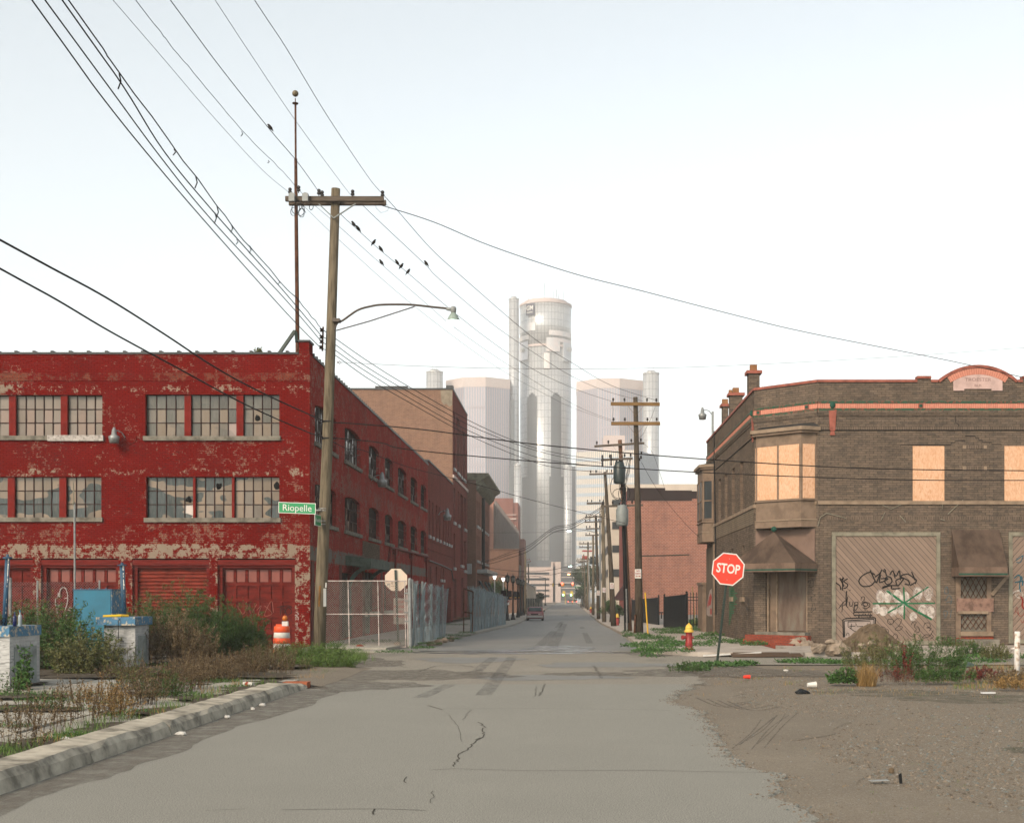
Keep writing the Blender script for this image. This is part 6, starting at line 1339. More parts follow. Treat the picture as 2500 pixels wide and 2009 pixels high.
mb.build('cable_loop', M['black'], PL); mb = MB(); mb.tube([P(742,493,Yp-.36),P(738,507,Yp-.3),P(747,520,Yp-.3)], .012, 5); mb.build('drop_cable', M['black'], PL); mb = MB(); mb.tube([P(917,494,Yp-.1),P(918,508,Yp-.1),P(930,520,Yp-.1),P(946,515,Yp-.1),P(950,506,Yp-.1),P(944,500,Yp-.1)], .006, 5); mb.build('cable_loop', M['black'], PL)
mb = MB(); rp = [P(786,y,Yp-.24) for y in (802,815,826,838,853)]
mb.bar(P(789,798,Yp-.2), P(787,857,Yp-.2), .04, .05, (1,0,0)); mb.build('spool_rack', M['rust'], PL)
for c in (P(785,806,Yp-.25),P(784.5,823,Yp-.25),P(784.5,834,Yp-.25),P(783.5,848,Yp-.25)): mb = MB(); mb.lathe(c-Vector((0,0,.05)), [(.06,0),(.065,.02),(.03,.05),(.065,.08),(.06,.1)], 10); mb.build('spool_insulator', M['insul'], PL)
# street lamp arm on it
mb = MB(); pts = smooth_pts([P(820,784,Yp-.1),P(834,784,Yp-.1),P(872,758,Yp-.1),P(905,748,Yp-.1),P(935.6,744,Yp-.1),P(1000,744,Yp-.1),P(1050,749,Yp-.1),P(1098,754,Yp-.1)], 4); mb.tube(pts, .035, 8)
mb.tube([P(826,786,Yp-.1),P(820,795,Yp-.1),P(818,805,Yp-.1)], .03, 6); mb.tube([P(821,807,Yp-.1),P(900,785,Yp-.1),P(1011.8,748.8,Yp-.1)], .02, 6); mb.box(P(815,0,Yp).x, P(832,0,Yp).x, Yp-.25, Yp+.02, P(0,789,Yp).z, P(0,781,Yp).z); LA = mb.build('lamp_arm', M['bar'], PL)
c = P(1107,793,Yp-.1)
mb = MB(); mb.lathe(c, [(.05,.37),(.085,.40),(.095,.48),(.10,.52),(.085,.57),(.04,.60),(.001,.60)], 14); mb.tube([P(1090,754,Yp-.1),P(1103,756,Yp-.1)], .055, 10); mb.build('lamp_housing', M['grey'], LA, True)
mb = MB(); mb.lathe(c, [(.215,.12),(.20,.17),(.15,.28),(.09,.36),(.085,.38)], 18); mb.build('reflector', mat('ribbed_glass_refractor', (.42,.52,.46), .4, .15, 9), LA, True)
mb = MB(); mb.lathe(c, [(.001,-.03),(.10,-.01),(.175,.04),(.205,.12)], 18); mb.build('lamp_lens', M['lamp'], LA, True)
# staples, paper, moulding on the pole
for (x0,x1,y0,y1) in ((786,796,1422,1434),(789,795,1436,1480)): mb = MB(); yy = Yp-.2; a, b = P(x0,y1,yy), P(x1,y0,yy); mb.obox((a.x,yy+.03,a.z),(b.x-a.x,.07,0),(0,.004,0),(0,0,b.z-a.z)); mb.build('paper_scrap', M['white'], PL)
mb = MB(); mb.bar(P(779,1480,Yp-.205), P(781,1430,Yp-.203), .06, .02, (0,1,0)); mb.build('scar', mat('orange_split_wood', (.30,.15,.05), .9, .3, 4), PL)
for y in (1242,1247,1272,1280): z = P(0,y,Yp).z; c = polex(z); mb = MB(); mb.lathe((c.x,c.y,z), [(.185,-.015),(.192,-.01),(.192,.01),(.185,.015)], 18); mb.build('steel_band', M['galv'], PL, True)
z = P(0,1030,Yp).z; c = polex(z); mb = MB(); mb.lathe((c.x,c.y,z), [(.175,-.02),(.19,-.01),(.19,.02),(.175,.03)], 18); mb.lathe((polex(z-.55).x,c.y,z-.55), [(.178,-.02),(.19,-.01),(.19,.02),(.178,.03)], 18); mb.build('cable_clamp', M['black'], PL)
mb = MB(); mb.tube([P(823,884.7,Yp-.05),P(830,882,Yp-.05),P(833,885,Yp-.05),P(830,888,Yp-.05),P(823,884.7,Yp-.05)], .012, 5); mb.build('eye_bolt', M['rust'], PL)
# street name signs
SN = thing('street_sign', 'green street sign reading Riopelle strapped flat to the left pole', 'sign', P(725,1239,Yp-.24))
a, b = P(680,1254,Yp-.24), P(771,1227,Yp-.24)
mb = MB(); ux = (P(771,1241.5,Yp-.24)-P(680,1238,Yp-.24)).normalized(); W = b.x-a.x; H = b.z-a.z; o_ = P(680,1252,Yp-.24); mb.obox(o_, ux*W, Vector((0,-.012,0)), Vector((0,0,H))); mb.build('sign_plate', M['white'], SN)
mb = MB(); mb.obox(o_+ux*.02+Vector((0,-.0125,.02)), ux*(W-.04), Vector((0,-.003,0)), Vector((0,0,H-.04))); mb.build('green_face', M['signgreen'], SN)
text_mesh('Riopelle', .30, o_+ux*W/2+Vector((0,-.02,H/2-.005)), ux, (0,0,1), M['white'], SN, sx=.98)
mb = MB(); mb.box(b.x-.06,b.x+.16,Yp-.25,Yp-.16,a.z+.1,a.z+.14); mb.build('sign_bracket', M['galv'], SN)
SF = thing('street_sign', 'small green cross street sign reading Franklin seen edge on at the left pole', 'sign', P(776,1268,Yp-.5))
a = P(768,1282,Yp-.85); u_ = (P(784,1284,Yp-.15)-a); u_ = Vector((u_.x, .62, -.01)); mb = MB(); mb.obox(a, u_, (.012,.0,0), (0,0,.36)); mb.build('sign_plate', M['white'], SF)
nx = Vector((u_.y,-u_.x,0)).normalized(); mb = MB(); mb.obox(a+nx*.013+u_*.03+Vector((0,0,.02)), u_*.94, nx*.003, (0,0,.32)); mb.build('green_face', M['signgreen'], SF)
text_mesh('Franklin', .19, a+u_*.5+nx*.02+Vector((0,0,.18)), u_, (0,0,1), M['white'], SF, sx=.85)
# right-hand row
R1, b1, t1 = upole('tall dark pole nearest on the right with two amber crossarms and a parking notice', (1561,1545), (1551.3,969.7), .215, .115, [(1491,986,1610.8,987,8,'arm_new'),(1492,1034,1611.7,1034,8,'arm_new')], am='arm_new')
nopark(R1, 1550, 1565.5, 1389, 1411.5, b1.y, .2)
mb = MB(); mb.tube([P(1566,1357,b1.y),P(1620,1356,b1.y+.0),P(1683,1354,b1.y)], .035, 6); mb.build('side_arm', M['gsteel'], R1)
for (x, y) in ((1565,1120),(1566,1110),(1561,1125)): mb = MB(); mb.lathe(P(x,y,b1.y-.1), [(.05,0),(.06,.05),(.03,.08),(.06,.12),(.04,.16)], 8); mb.build('insulator', M['insul'], R1)
for pts in ([(1496,990),(1497,1000),(1495,1030)],[(1600,992),(1590,1020),(1570,1060),(1555,1075)]): mb = MB(); mb.tube([P(x,y,b1.y-.15) for x, y in pts], .008, 4); mb.build('jumper_wire', M['wire'], R1)
mb = MB(); mb.tube([P(1549,1545,b1.y-.2),P(1551,1500,b1.y-.2)], .05, 6); mb.build('guard_strip', M['rust'], R1)
R2, b2_, t2_ = upole('two toned pole behind the tall one, with two transformers and coiled cables', (1537,1540), (1513.5,1074), .15, .11, [(1451,1089.6,1573,1081.7,5),(1467,1123,1545,1119,5),(1467,1236,1570,1233,5)], m_=mat('reddish_pine_pole', (.24,.13,.085), .9, .4, 4, stretch=(2,2,.3)))
transformer(R2, 1512, 1126, 1181, 28, b2_.y-.3, M['transf']); transformer(R2, 1519, 1231, 1284, 29, b2_.y-.45, M['tank'])
mb = MB()
for (x, y, rx, ry) in ((1512,1205,16,12),(1524,1205,14,20),(1508,1190,18,30),(1518,1187,6,10),(1521,1197,7,14)):
    mb.tube([P(x+rx*math.cos(a), y+ry*math.sin(a), b2_.y-.3+.1*math.sin(2*a)) for a in [i*6.283/16 for i in range(17)]], .018, 5, False)
mb.build('cable_coil', M['black'], R2)
for i in range(9): mb = MB(); x = 1536+rnd.uniform(-4,6); mb.tube([P(x,1120,b2_.y-.2),P(x-6+rnd.uniform(-4,4),1155,b2_.y-.2),P(1524+rnd.uniform(-3,3),1195,b2_.y-.2)], .008, 4); mb.build('jumper_wire', M['wire'], R2)
for x, y in ((1471,1140),(1492,1137)): mb = MB(); mb.lathe(P(x,y,b2_.y-.4), [(.03,0),(.05,.06),(.04,.3),(.06,.34),(.05,.6),(.02,.64)], 8); mb.build('fuse_cutout', M['insul'], R2)
mb = MB(); mb.tube([P(1526,1540,b2_.y-.2),P(1524,1440,b2_.y-.2),P(1521,1285,b2_.y-.15)], .06, 6); mb.build('cable_duct', M['black'], R2); mb = MB(); mb.tube([P(1531,1538,b2_.y-.3),P(1529,1437,b2_.y-.3)], .05, 6); mb.build('meter_pipe', M['galv'], R2)
mb = MB(); mb.tube([P(1524,1190,b2_.y-.12),P(1523,1300,b2_.y-.14),P(1527,1400,b2_.y-.14),P(1532,1520,b2_.y-.14)], .11, 8); mb.build('tarred_cable_bundle', M['black'], R2)
R3, b3, t3 = upole('leaning dark pole with a white notice just left of the transformers', (1498.5,1528), (1477,1152), .20, .10, [(1439,1158,1497,1156,4)]); nopark(R3, 1489, 1498.5, 1422, 1437, b3.y, .19)
R4, b4, t4 = upole('upright olive pole with a white notice, behind the leaning pole', (1475,1518), (1471.7,1231), .19, .13, [(1432,1229,1476,1228,5)], m_='pole'); nopark(R4, 1471, 1478.5, 1434, 1446, b4.y, .19)
R5, b5, t5 = upole('dark pole with three crossarms, next left of the upright olive pole', (1461,1511), (1454.4,1258), .17, .12, [(1429,1263,1478,1260,3),(1427,1274.5,1474,1272.5,3),(1430,1290.5,1466,1290,3)]); nopark(R5, 1457, 1464.5, 1441, 1453, b5.y, .18)
R6, b6, t6 = upole('pale metal lamp pole with a long curved arm and lit green lamp', (1463.6,1509), (1465,1277), .11, .07, m_='galv', name='street_lamp', cat='street lamp')
def lamparm(root, pts, lamp, Y, m_, r=.05):
    mb = MB(); mb.tube(smooth_pts([P(x,y,Y) for x, y in pts], 3), r, 6); a = mb.build('lamp_arm', M['grey'], root); c = P(lamp[0], lamp[1], Y); mb = MB(); mb.ball(c+Vector((0,0,.12)), .22, 6, (1.6,1,.5)); mb.build('lamp_head', M['grey'], a, True); mb = MB(); mb.ball(c, .17, 6, (1.3,1,.7)); mb.build('lit_lens', m_, a, True)
lamparm(R6, [(1464,1306),(1450,1299),(1425,1293),(1394,1291)], (1389.6,1296), b6.y, M['lampfar'])
R7, b7, t7 = upole('brown pole with one crossarm and a dark transformer pair', (1448,1501), (1448,1308), .19, .12, [(1429,1306.5,1466,1306,3)], m_='pole'); transformer(R7, 1443, 1360, 1377, 8, b7.y, M['transf']); transformer(R7, 1453, 1360, 1377, 8, b7.y, M['transf'])
R8, b8, t8 = upole('slender white metal pole holding a pale lit lamp over the street', (1440.7,1493.5), (1437,1372), .10, .07, m_='galv', name='street_lamp', cat='street lamp'); lamparm(R8, [(1437,1373),(1425,1372),(1410,1376),(1396,1379)], (1392,1382), b8.y, M['lampfar'])
R9, b9, t9 = upole('thin brown pole with two crossarms, far down the right kerb', (1434.7,1488.7), (1435.5,1323), .18, .12, [(1414,1327,1453,1327,2.6),(1414,1336,1445,1336,2.6)], m_='pole'); lamparm(R9, [(1435,1396),(1415,1395),(1392,1397)], (1388.5,1401.5), b9.y, M['orangelamp'])
R10, b10, t10 = upole('faint pole with three crossarms, second last of the right hand row', (1430,1484), (1425,1353), .2, .12, [(1408,1366,1440,1365,2.2),(1410,1372,1436,1372,2.2),(1412,1382,1436,1382,2)], m_='pole')
R11, b11, t11 = upole('faintest and farthest pole of the right hand row', (1424.5,1479.5), (1421,1362), .2, .13, [(1406,1370,1434,1370,2)], m_='pole')
LP_, bl_, tl_ = upole('plain pole without crossarms behind the black lantern posts', (1282.5,1500), (1282.5,1345), .16, .12, m_='pole', Yc=165, h=.1)
LP2, bl2, tl2 = upole('far pole carrying small red beacons near the parking garage', (1290,1480), (1290,1375), .2, .15, m_='pole', Yc=300, h=.1)
for (x, y) in ((1288,1366),(1292,1365),(1295,1369)): mb = MB(); mb.ball(P(x,y,300), .13, 5); mb.build('beacon', M['redprint'], LP2)
mb = MB(); mb.bar(P(1287,1372,300), P(1296,1371,300), .1, .12); mb.build('beacon_bar', M['gsteel'], LP2)

# ================================================================== WIRES
class Wire:
    def __init__(s, label, A, B, pts, r=.012, m_='wire', ext=(0,0), sm=6, group=None, name='overhead_wire', wob=0):
        s.A = Vector((A[0],A[1])); s.B = Vector((B[0],B[1])); q = [s.at(x, y) for x, y in pts]
        if ext[0]: dv = (q[0]-q[1]).normalized(); q = [q[0]+dv*ext[0]] + q
        if ext[1]: dv = (q[-1]-q[-2]).normalized(); q.append(q[-1]+dv*ext[1])
        c = smooth_pts(q, sm); s.c = c
        if wob: c = [p+Vector((rnd.uniform(-wob,wob), 0, rnd.uniform(-wob,wob))) for p in c]
        mb = MB(); mb.tube(c, r, 5, False); o = mb.build(name, M[m_]); tag(o, label, 'wire', group); s.o = o
    def at(s, x, y):
        k = (x-VX)/F; dx, dy = s.B.x-s.A.x, s.B.y-s.A.y; t = (k*s.A.y-s.A.x)/(dx-k*dy); Y = s.A.y+dy*t; return P(x, y, Y)
xp = lambda x: (x-VX)/F*Yp
W = {}
def wnear(key, label, xs, pts, r, m_='wire', wob=0):
    X_ = xp(xs); W[key] = Wire(label, (X_, Yp), (X_, 0), pts, r, m_, ext=(0, 14), wob=wob, group='overhead wires running back over the camera')
wnear('n1', 'rightmost thin wire from the crossarm tip up to the top edge', 934, [(934,474),(900,434),(800,285),(700,120),(620.6,0)], .008, 'wirelite')
wnear('n2', 'faint wire from the crossarm right of the pole up to the top edge', 861, [(861,474),(851,470),(725,300),(610,130),(524.5,0)], .006, 'wirelite')
wnear('n3', 'wire with a single bird on it, running up left of the flagpole ball', 778.6, [(778.6,469),(727,397),(659.5,318),(540,168),(415,0)], .010)
wnear('n4', 'knotted thin wire crossing the flagpole, third wire from the left end of the crossarm', 729, [(729,464),(680,409),(590,318),(488,197),(410,102),(332,0)], .008, 'wire', .015)
wnear('n5', 'faintest wire reaching the left tip of the crossarm', 708, [(708,472),(640,415),(519,284),(400,145),(275,0)], .006, 'wirelite')
wnear('s1', 'topmost of the four service wires, frayed and twisted, ending on the spool rack', 785, [(785,803),(740,748),(613,606),(509,476),(291,178),(167,0)], .013, 'wire', .02)
wnear('s2', 'second service wire from the top ending on the spool rack', 784.5, [(784.5,820),(690,708),(519,515),(401,371),(301,212),(151,0)], .014)
wnear('s3', 'third service wire from the top ending on the spool rack', 784.5, [(784.5,834),(700,735),(519,540),(395,388),(262,208),(109,0)], .013)
wnear('s4', 'lowest service wire ending on the spool rack', 783.5, [(783.5,850),(700,765),(519,562),(395,418),(254,244),(77,0)], .013)
for (w_, x, y, d_) in (('s1',291,180,.28),('s1',478,432,.25),('s1',530,505,.25),('s1',565,548,.2),('s1',610,600,.2),('s2',525,520,.25),('s2',578,585,.12),('s1',680,684,.12),('n4',590,322,.12),('n4',655,392,.08),('s1',425,365,.12)):
    p = W[w_].at(x, y); mb = MB(); mb.tube([p, p+Vector((.03,0,-d_*.5)), p+Vector((-.02,0,-d_))], .014, 4); mb.build('torn_insulation', M['wire'], W[w_].o)
def ww(key, label, A, B, pts, r=.010, m_='wire', ext=(0,0), wob=0, group=None): W[key] = Wire(label, A, B, pts, r, m_, ext, group=group, wob=wob)
p1 = (b1.x, b1.y); t1x = lambda x: ((x-VX)/F*b1.y, b1.y)
GW = 'wires sagging between the left pole and the right hand poles'
ww('f1', 'uppermost sagging wire from the left crossarm tip to the amber crossarm', (xp(934),Yp), t1x(1604), [(934,474),(972,516),(1053,608),(1132.7,680),(1301.5,824.7),(1400,888),(1494.5,942),(1604,978)], .010, group=GW)
ww('f2', 'second sagging wire, carrying one lone bird at the right', (xp(861),Yp), t1x(1569), [(861,474),(900.7,516.5),(1037,645),(1070.9,680),(1200,789.5),(1305,862),(1395,918),(1480,955),(1569,979)], .009, 'wirelite', group=GW)
ww('f3', 'third sagging wire, with the row of seven birds near the pole', (xp(778.6),Yp), t1x(1497), [(778.5,469),(827.7,519.6),(869,557.7),(929,611.7),(996,667),(1094,751),(1200,834),(1301.5,901.6),(1407,951),(1497,981)], .009, group=GW)
ww('f4', 'fourth sagging wire, with a single bird below the row', (xp(729),Yp), t1x(1496), [(729,464),(770,503),(827.7,553),(932.5,646.6),(1046.7,746.6),(1110,800),(1241,891),(1407,990.5),(1496,1026)], .007, 'wirelite', group=GW)
ww('f5', 'fifth and faintest sagging wire under the others', (xp(708),Yp), t1x(1494), [(708.7,472),(751.6,513),(827.7,586),(1002,740),(1200,888),(1330,962),(1401,996.6),(1494,1029)], .006, 'wirelite', group=GW)
q2 = (P(1470,0,b2_.y).x, b2_.y)
GS = 'service wires sagging down the street'
for i, (lab, pts) in enumerate([('highest sagging service wire in front of the tan warehouse', [(785,803),(818,826),(900,883),(1000,945),(1165.8,1037),(1286.4,1087),(1380,1110),(1470,1122)]),('second sagging service wire in front of the tan warehouse', [(784.5,820),(818,841),(880,886),(977,945),(1150,1040),(1286.4,1093),(1380,1117),(1469,1130)]),('third sagging service wire in front of the tan warehouse', [(784.5,834),(818,855),(880,898),(1000,972),(1150,1054),(1300,1113),(1380,1129),(1469,1139)]),('lowest sagging service wire in front of the tan warehouse', [(783.5,850),(818,867),(900,925),(1000,983),(1150,1065),(1301.5,1127),(1380,1145),(1469,1152)])]):
    ww('g%d' % i, lab, (xp(784),Yp), q2, pts, .013, group=GS)
ww('c1', 'upper of the two thick black cables crossing in front of both corner buildings', (-10.4,23), (xp(790),Yp), [(0,586),(125,654),(259.7,727),(400,815),(530,900),(650,964),(795,1030)], .022, ext=(10,0)); ww('c2', 'lower of the two thick black cables crossing in front of both corner buildings', (-10.4,23), (xp(790),Yp), [(0,656),(140,733),(270,810),(436,900),(600,988),(750,1054.5),(795,1068)], .020, ext=(10,0))
ww('c3', 'upper thick cable continuing right past the street to the brown building', (xp(795),Yp), (17.5,47.2), [(795,1030),(900,1037),(1050.8,1051),(1301.5,1084),(1650,1115.7),(1990,1138),(2227,1146),(2500,1149)], .020, ext=(0,5)); ww('c4', 'lower thick cable continuing right past the street to the brown building', (xp(795),Yp), (17.5,47.2), [(795,1068),(870,1074),(935,1082),(1000,1097.6),(1301.5,1126),(1650,1150),(1990,1165),(2250,1172),(2500,1172.6)], .018, ext=(0,5))
ww('c5', 'black wire sagging from the left pole down to the grey transformer', (xp(800),Yp), (b2_.x,b2_.y), [(795,1068),(815,1080),(850,1096),(885,1099),(1000,1141),(1150,1179),(1300,1221),(1451,1258.6),(1532,1279)], .012)
ww('c6', 'long thick wire from the crossarm end over the brown building roof', (xp(930),Yp), (18.5,47.6), [(925,500),(939,504),(1060,543),(1200,601.5),(1400,668),(1565,710),(1800,771),(1971,812),(2319,881),(2500,922)], .014, ext=(0,5))
ww('c7', 'thin nearly level guy wire crossing in front of the tall cylinder tower', (xp(833),Yp), (17.5,47.0), [(833,884.7),(1000,893),(1200,899),(1450,900.5),(1700,896),(2000,882),(2250,867),(2500,849)], .007, 'wirelite', ext=(0,5))
for i, (y0, ym, y1) in enumerate([(1370,1345,1236),(1373,1350,1240),(1379,1358,1246)]):
    ww('h%d' % i, ['highest','middle','lowest'][i] + ' of three cables climbing right from the cornice building', (-8.9,131), (b4.x,b4.y), [(1150,y0),(1190,y0-2),(1240,ym+5),(1290,ym-13),(1350,(ym+y1)/2-2),(1400,y1+42),(1470,y1)], .025, group='cables climbing across the far street')
ww('h4', 'cable sagging low across the far street from the brick row to the right poles', (-9,131), (b7.x,b7.y), [(1155,1378),(1220,1390),(1290,1395),(1350,1390),(1410,1376),(1448,1362)], .025); ww('h5', 'lowest cable across the far street, under the distant lamps', (-8.9,132), (b9.x,b9.y), [(1190,1397),(1240,1405),(1290,1407),(1350,1402),(1395,1391),(1435,1385)], .028)
ww('h6', 'slack wire slanting from the tall dark pole down toward the far bay window', p1, (7.4,64), [(1566,1128),(1600,1188),(1640,1240),(1680,1285),(1708,1312)], .010); ww('h7', 'guy wire with a small grey insulator slanting behind the tall dark pole', p1, (8.2,64), [(1554,1075),(1590,1100),(1615,1168),(1622,1190)], .008)
ww('h8', 'hair thin wire level across the far street at second floor height', (-9,130), (b5.x,b5.y), [(1158,1300),(1280,1300),(1400,1297),(1458,1290)], .012, 'wirelite')
# birds
def bird(p, face, label, s=1.0):
    s *= .82
    root = thing('bird', label, 'bird', p, 'small dark birds perched on the wires'); mb = MB(); f = face; p = Vector(p)
    mb.tube([p+Vector((-.12*f,0,-.055))*s, p+Vector((-.085*f,0,.0))*s, p+Vector((-.04*f,0,.06))*s, p+Vector((.01*f,0,.11))*s, p+Vector((.035*f,0,.155))*s, p+Vector((.05*f,0,.185))*s, p+Vector((.06*f,0,.20))*s, p+Vector((.085*f,0,.197))*s, p+Vector((.11*f,0,.187))*s], [.010*s,.022*s,.055*s,.065*s,.05*s,.038*s,.034*s,.02*s,.003*s], 10); mb.build('body', M['feather'], root, True)
    mb = MB(); mb.tube([p+Vector((-.10*f,-.03,-.02))*s, p+Vector((-.03*f,-.06,.06))*s, p+Vector((.02*f,-.045,.12))*s], [.006*s,.03*s,.012*s], 8); mb.build('wing', M['feather'], root, True)
    for k in (-.015,.015): mb = MB(); mb.tube([p+Vector((-.01,k,.04))*s, p+Vector((0,k,-.0))*s], .004, 4); mb.build('leg', M['insul'], root)
bl_l = ['first bird of the pair nearest the pole on the third wire','second bird of the pair nearest the pole on the third wire','hunched bird alone between the two pairs on the third wire','upright bird just right of the hunched one on the third wire','left bird of the lower pair on the third wire','right bird of the lower pair on the third wire','last and lowest bird on the third wire']
for i, x in enumerate((863.3,874.2,912.5,929.5,969.3,980,996.5)):
    ys = {863.3:552,874.2:562.5,912.5:596.5,929.5:612,969.3:645,980:654,996.5:667.5}[x]; bird(W['f3'].at(x, ys+1), 1 if i in (2,5,6) else -1, bl_l[i], 1.0)
bird(W['f4'].at(931,646), -1, 'single bird on the fourth wire below the row of birds'); bird(W['f2'].at(1040.5,648.5), -1, 'lone bird farthest right, on the second wire'); bird(W['n3'].at(659.5,318), -1, 'paler bird high up on the wire left of the flagpole', .9)

# ================================================================== SIGNS AND STREET FURNITURE
def octagon(c, r, ux, uz, n_, th, m_, name, parent):
    mb = MB(); mb.prism([c+ux*r*math.cos(R(22.5+45*i))+uz*r*math.sin(R(22.5+45*i)) for i in range(8)], n_*th); return mb.build(name, m_, parent, fixn=True)
g = G(1750,1615); Ys = g.y; ST = thing('stop_sign', 'red octagonal STOP sign on a leaning green post at the edge of the dirt lot', 'stop sign', g)
top = P(1782,1347,Ys); mb = MB(); mb.bar(g-Vector((0,0,.1)), top, .075, .035, (0,1,0)); mb.bar(g+Vector((0,-.03,0)), top+Vector((0,-.03,0)), .03, .02, (0,1,0)); mb.build('post', M['gsteel'], ST)
mb = MB()
for i in range(34): c = g.lerp(top, .02+.9*i/34)+Vector((0,-.042,0)); mb.box(c.x-.006,c.x+.006,c.y-.001,c.y+.001,c.z-.010,c.z+.010)
mb.build('post_holes', M['dark'], ST)
uz = (top-g).normalized(); ux = Vector((math.cos(R(-6.5)), 0, math.sin(R(-6.5)))); uz = Vector((math.sin(R(6.5)),0,math.cos(R(6.5)))); c = P(1777,1389,Ys)+Vector((0,-.07,0)); nn = Vector((0,-1,0)); rad = 39/F*Ys*1.082
octagon(c, rad, ux, uz, nn, .004, M['white'], 'plate', ST); octagon(c+nn*.0045, rad*.93, ux, uz, nn, .002, M['signred'], 'red_face', ST)
text_mesh('STOP', .40, c+nn*.012, ux, uz, M['white'], ST, sx=.76, bold=.009)
mb = MB(); mb.ball(c+uz*.32+nn*.008, .014, 4); mb.ball(c-uz*.33+nn*.008, .014, 4); mb.build('bolt', M['galv'], ST)
g = G(973,1578,.03); Ys = g.y; SB = thing('stop_sign', 'back of an octagonal sign on a dark post in front of the chain link gate', 'stop sign', g)
top = P(965.4,1391,Ys); mb = MB(); mb.bar(g-Vector((0,0,.1)), top, .085, .05, (0,1,0)); mb.build('post', M['gsteel'], SB)
c = P(966.6,1415,Ys)+Vector((0,.045,0)); octagon(c, 27/F*Ys*1.082, Vector((1,0,0)), Vector((0,0,1)), Vector((0,1,0)), .004, M['signback'], 'plate', SB)
def sgp(x, y): return Vector((P(860+x*.127,0,Ys-0).x, c.y-.004, P(0,1380+y*.127,Ys).z))
strokes('scribble', [[(665,340),(680,385),(690,345)],[(700,350),(705,390)],[(700,360),(715,345),(722,400),(715,420)]], sgp, .016, bl, (0,-1,0), SB); strokes('scribble', [[(740,410),(755,395),(770,405),(785,395),(795,405)],[(740,340),(765,325),(785,335)],[(745,355),(785,350)],[(760,330),(775,370)]], sgp, .012, bsp, (0,-1,0), SB)
mb = MB(); a = P(963,1587,Ys-.1); b = P(977,1569,Ys-.1); mb.prism([(a.x,Ys-.2,gz(Ys)),(b.x,Ys-.2,gz(Ys)),(b.x,Ys-.2,b.z-.03),(b.x+.03,Ys-.2,b.z),((a.x+b.x)/2,Ys-.2,b.z+.06),(a.x-.03,Ys-.2,b.z),(a.x,Ys-.2,b.z-.03)], (0,.24,0)); o = mb.build('concrete_post', mat('orange_flecked_concrete', (.42,.34,.27), .9, .3, 9)); tag(o, 'stubby capped concrete post at the foot of the grey backed sign', 'bollard')
# hydrants
def hydrant(label, x, y, H, h=.13):
    g = G(x, y, h); s = H/.9; root = thing('fire_hydrant', label, 'fire hydrant', g, 'red and yellow fire hydrants'); L = lambda pr: [(r*s, z*s) for r, z in pr]
    mb = MB(); mb.lathe(g, L([(.15,0),(.15,.07),(.125,.09),(.125,.14),(.14,.15),(.14,.19),(.118,.20),(.112,.58),(.12,.60)]), 20); mb.build('barrel', M['hyd_red'], root, True)
    mb = MB(); mb.lathe(g+Vector((0,0,.60*s)), L([(.155,0),(.16,.01),(.16,.05),(.125,.06),(.125,.15),(.13,.16),(.12,.17),(.10,.23),(.06,.275),(.025,.29),(.025,.32),(.001,.32)]), 20); mb.build('bonnet', M['hyd_yel'], root, True)
    mb = MB(); c = g+Vector((-.10*s,-.05*s,.43*s)); mb.tube([c, c+Vector((-.09*s,-.03*s,0)), c+Vector((-.10*s,-.033*s,0)), c+Vector((-.15*s,-.05*s,0))], [.06*s,.06*s,.08*s,.075*s], 12); mb.build('nozzle', M['hyd_red'], root)
    mb = MB(); c = g+Vector((.09*s,-.02*s,.43*s)); mb.tube([c, c+Vector((.07*s,0,0))], .045*s, 10); mb.build('side_nozzle', M['hyd_red'], root)
    for i in range(8): a = i*.785; mb = MB(); mb.box(g.x+.145*s*math.cos(a)-.012, g.x+.145*s*math.cos(a)+.012, g.y+.145*s*math.sin(a)-.012, g.y+.145*s*math.sin(a)+.012, g.z+.645*s, g.z+.67*s); mb.build('bolt', M['hyd_yel'], root)
hydrant('nearest fire hydrant with yellow bonnet, on the corner slab by the leaning stop sign', 1682, 1586, .93)
hydrant('smaller fire hydrant beside the foot of the leaning dark pole', 1507, 1526, .86); hydrant('tiny farthest fire hydrant between the thin poles', 1442.6, 1496, .86)
g = G(1582,1550,.13); mb = MB(); mb.tube([g, P(1575,1446,g.y)], .035, 8); o = mb.build('marker_stake', M['yellow']); tag(o, 'leaning yellow marker stake beside the tall dark pole', 'stake')
g = G(1697,1527,.13); mb = MB(); mb.tube([g, P(1694,1480,g.y), P(1690,1432,g.y)], .03, 6); o = mb.build('marker_stake', mat('dull_yellow_green_stake', (.32,.28,.09), .7, .3, 4)); tag(o, 'thin dull yellow stake in front of the iron pickets', 'stake')
# barrel
g = G(688,1597); br = thing('traffic_barrel', 'orange and white striped traffic barrel with a beacon in front of the last garage door', 'traffic barrel', g)
def bar_prof(z): return .30-.045*z/1.0
zs_ = [0,.07,.28,.42,.43,.62,.63,.81,.82,1.0]
for z0, z1, m_ in ((.0,.18,'orange'),(.18,.38,'white'),(.38,.57,'orange'),(.57,.77,'white'),(.77,.98,'orange')): mb = MB(); e = .006 if m_ == 'white' else 0; mb.lathe(g, [(bar_prof(z0)-e,z0),(bar_prof(z0)+.012-e,z0+.012),(bar_prof(z1)+.008-e,z1-.012),(bar_prof(z1)-e,z1)], 26); mb.build('stripe_band' if m_ == 'white' else 'drum_section', M[m_], br, True)
mb = MB(); mb.lathe(g, [(.31,0),(.34,.01),(.34,.05),(.31,.07)], 20); mb.build('base', M['rubber'], br)
mb = MB(); mb.box(g.x-.2,g.x+.05,g.y-.03,g.y+.03,g.z+.98,g.z+1.05); mb.build('handle', M['orange'], br)
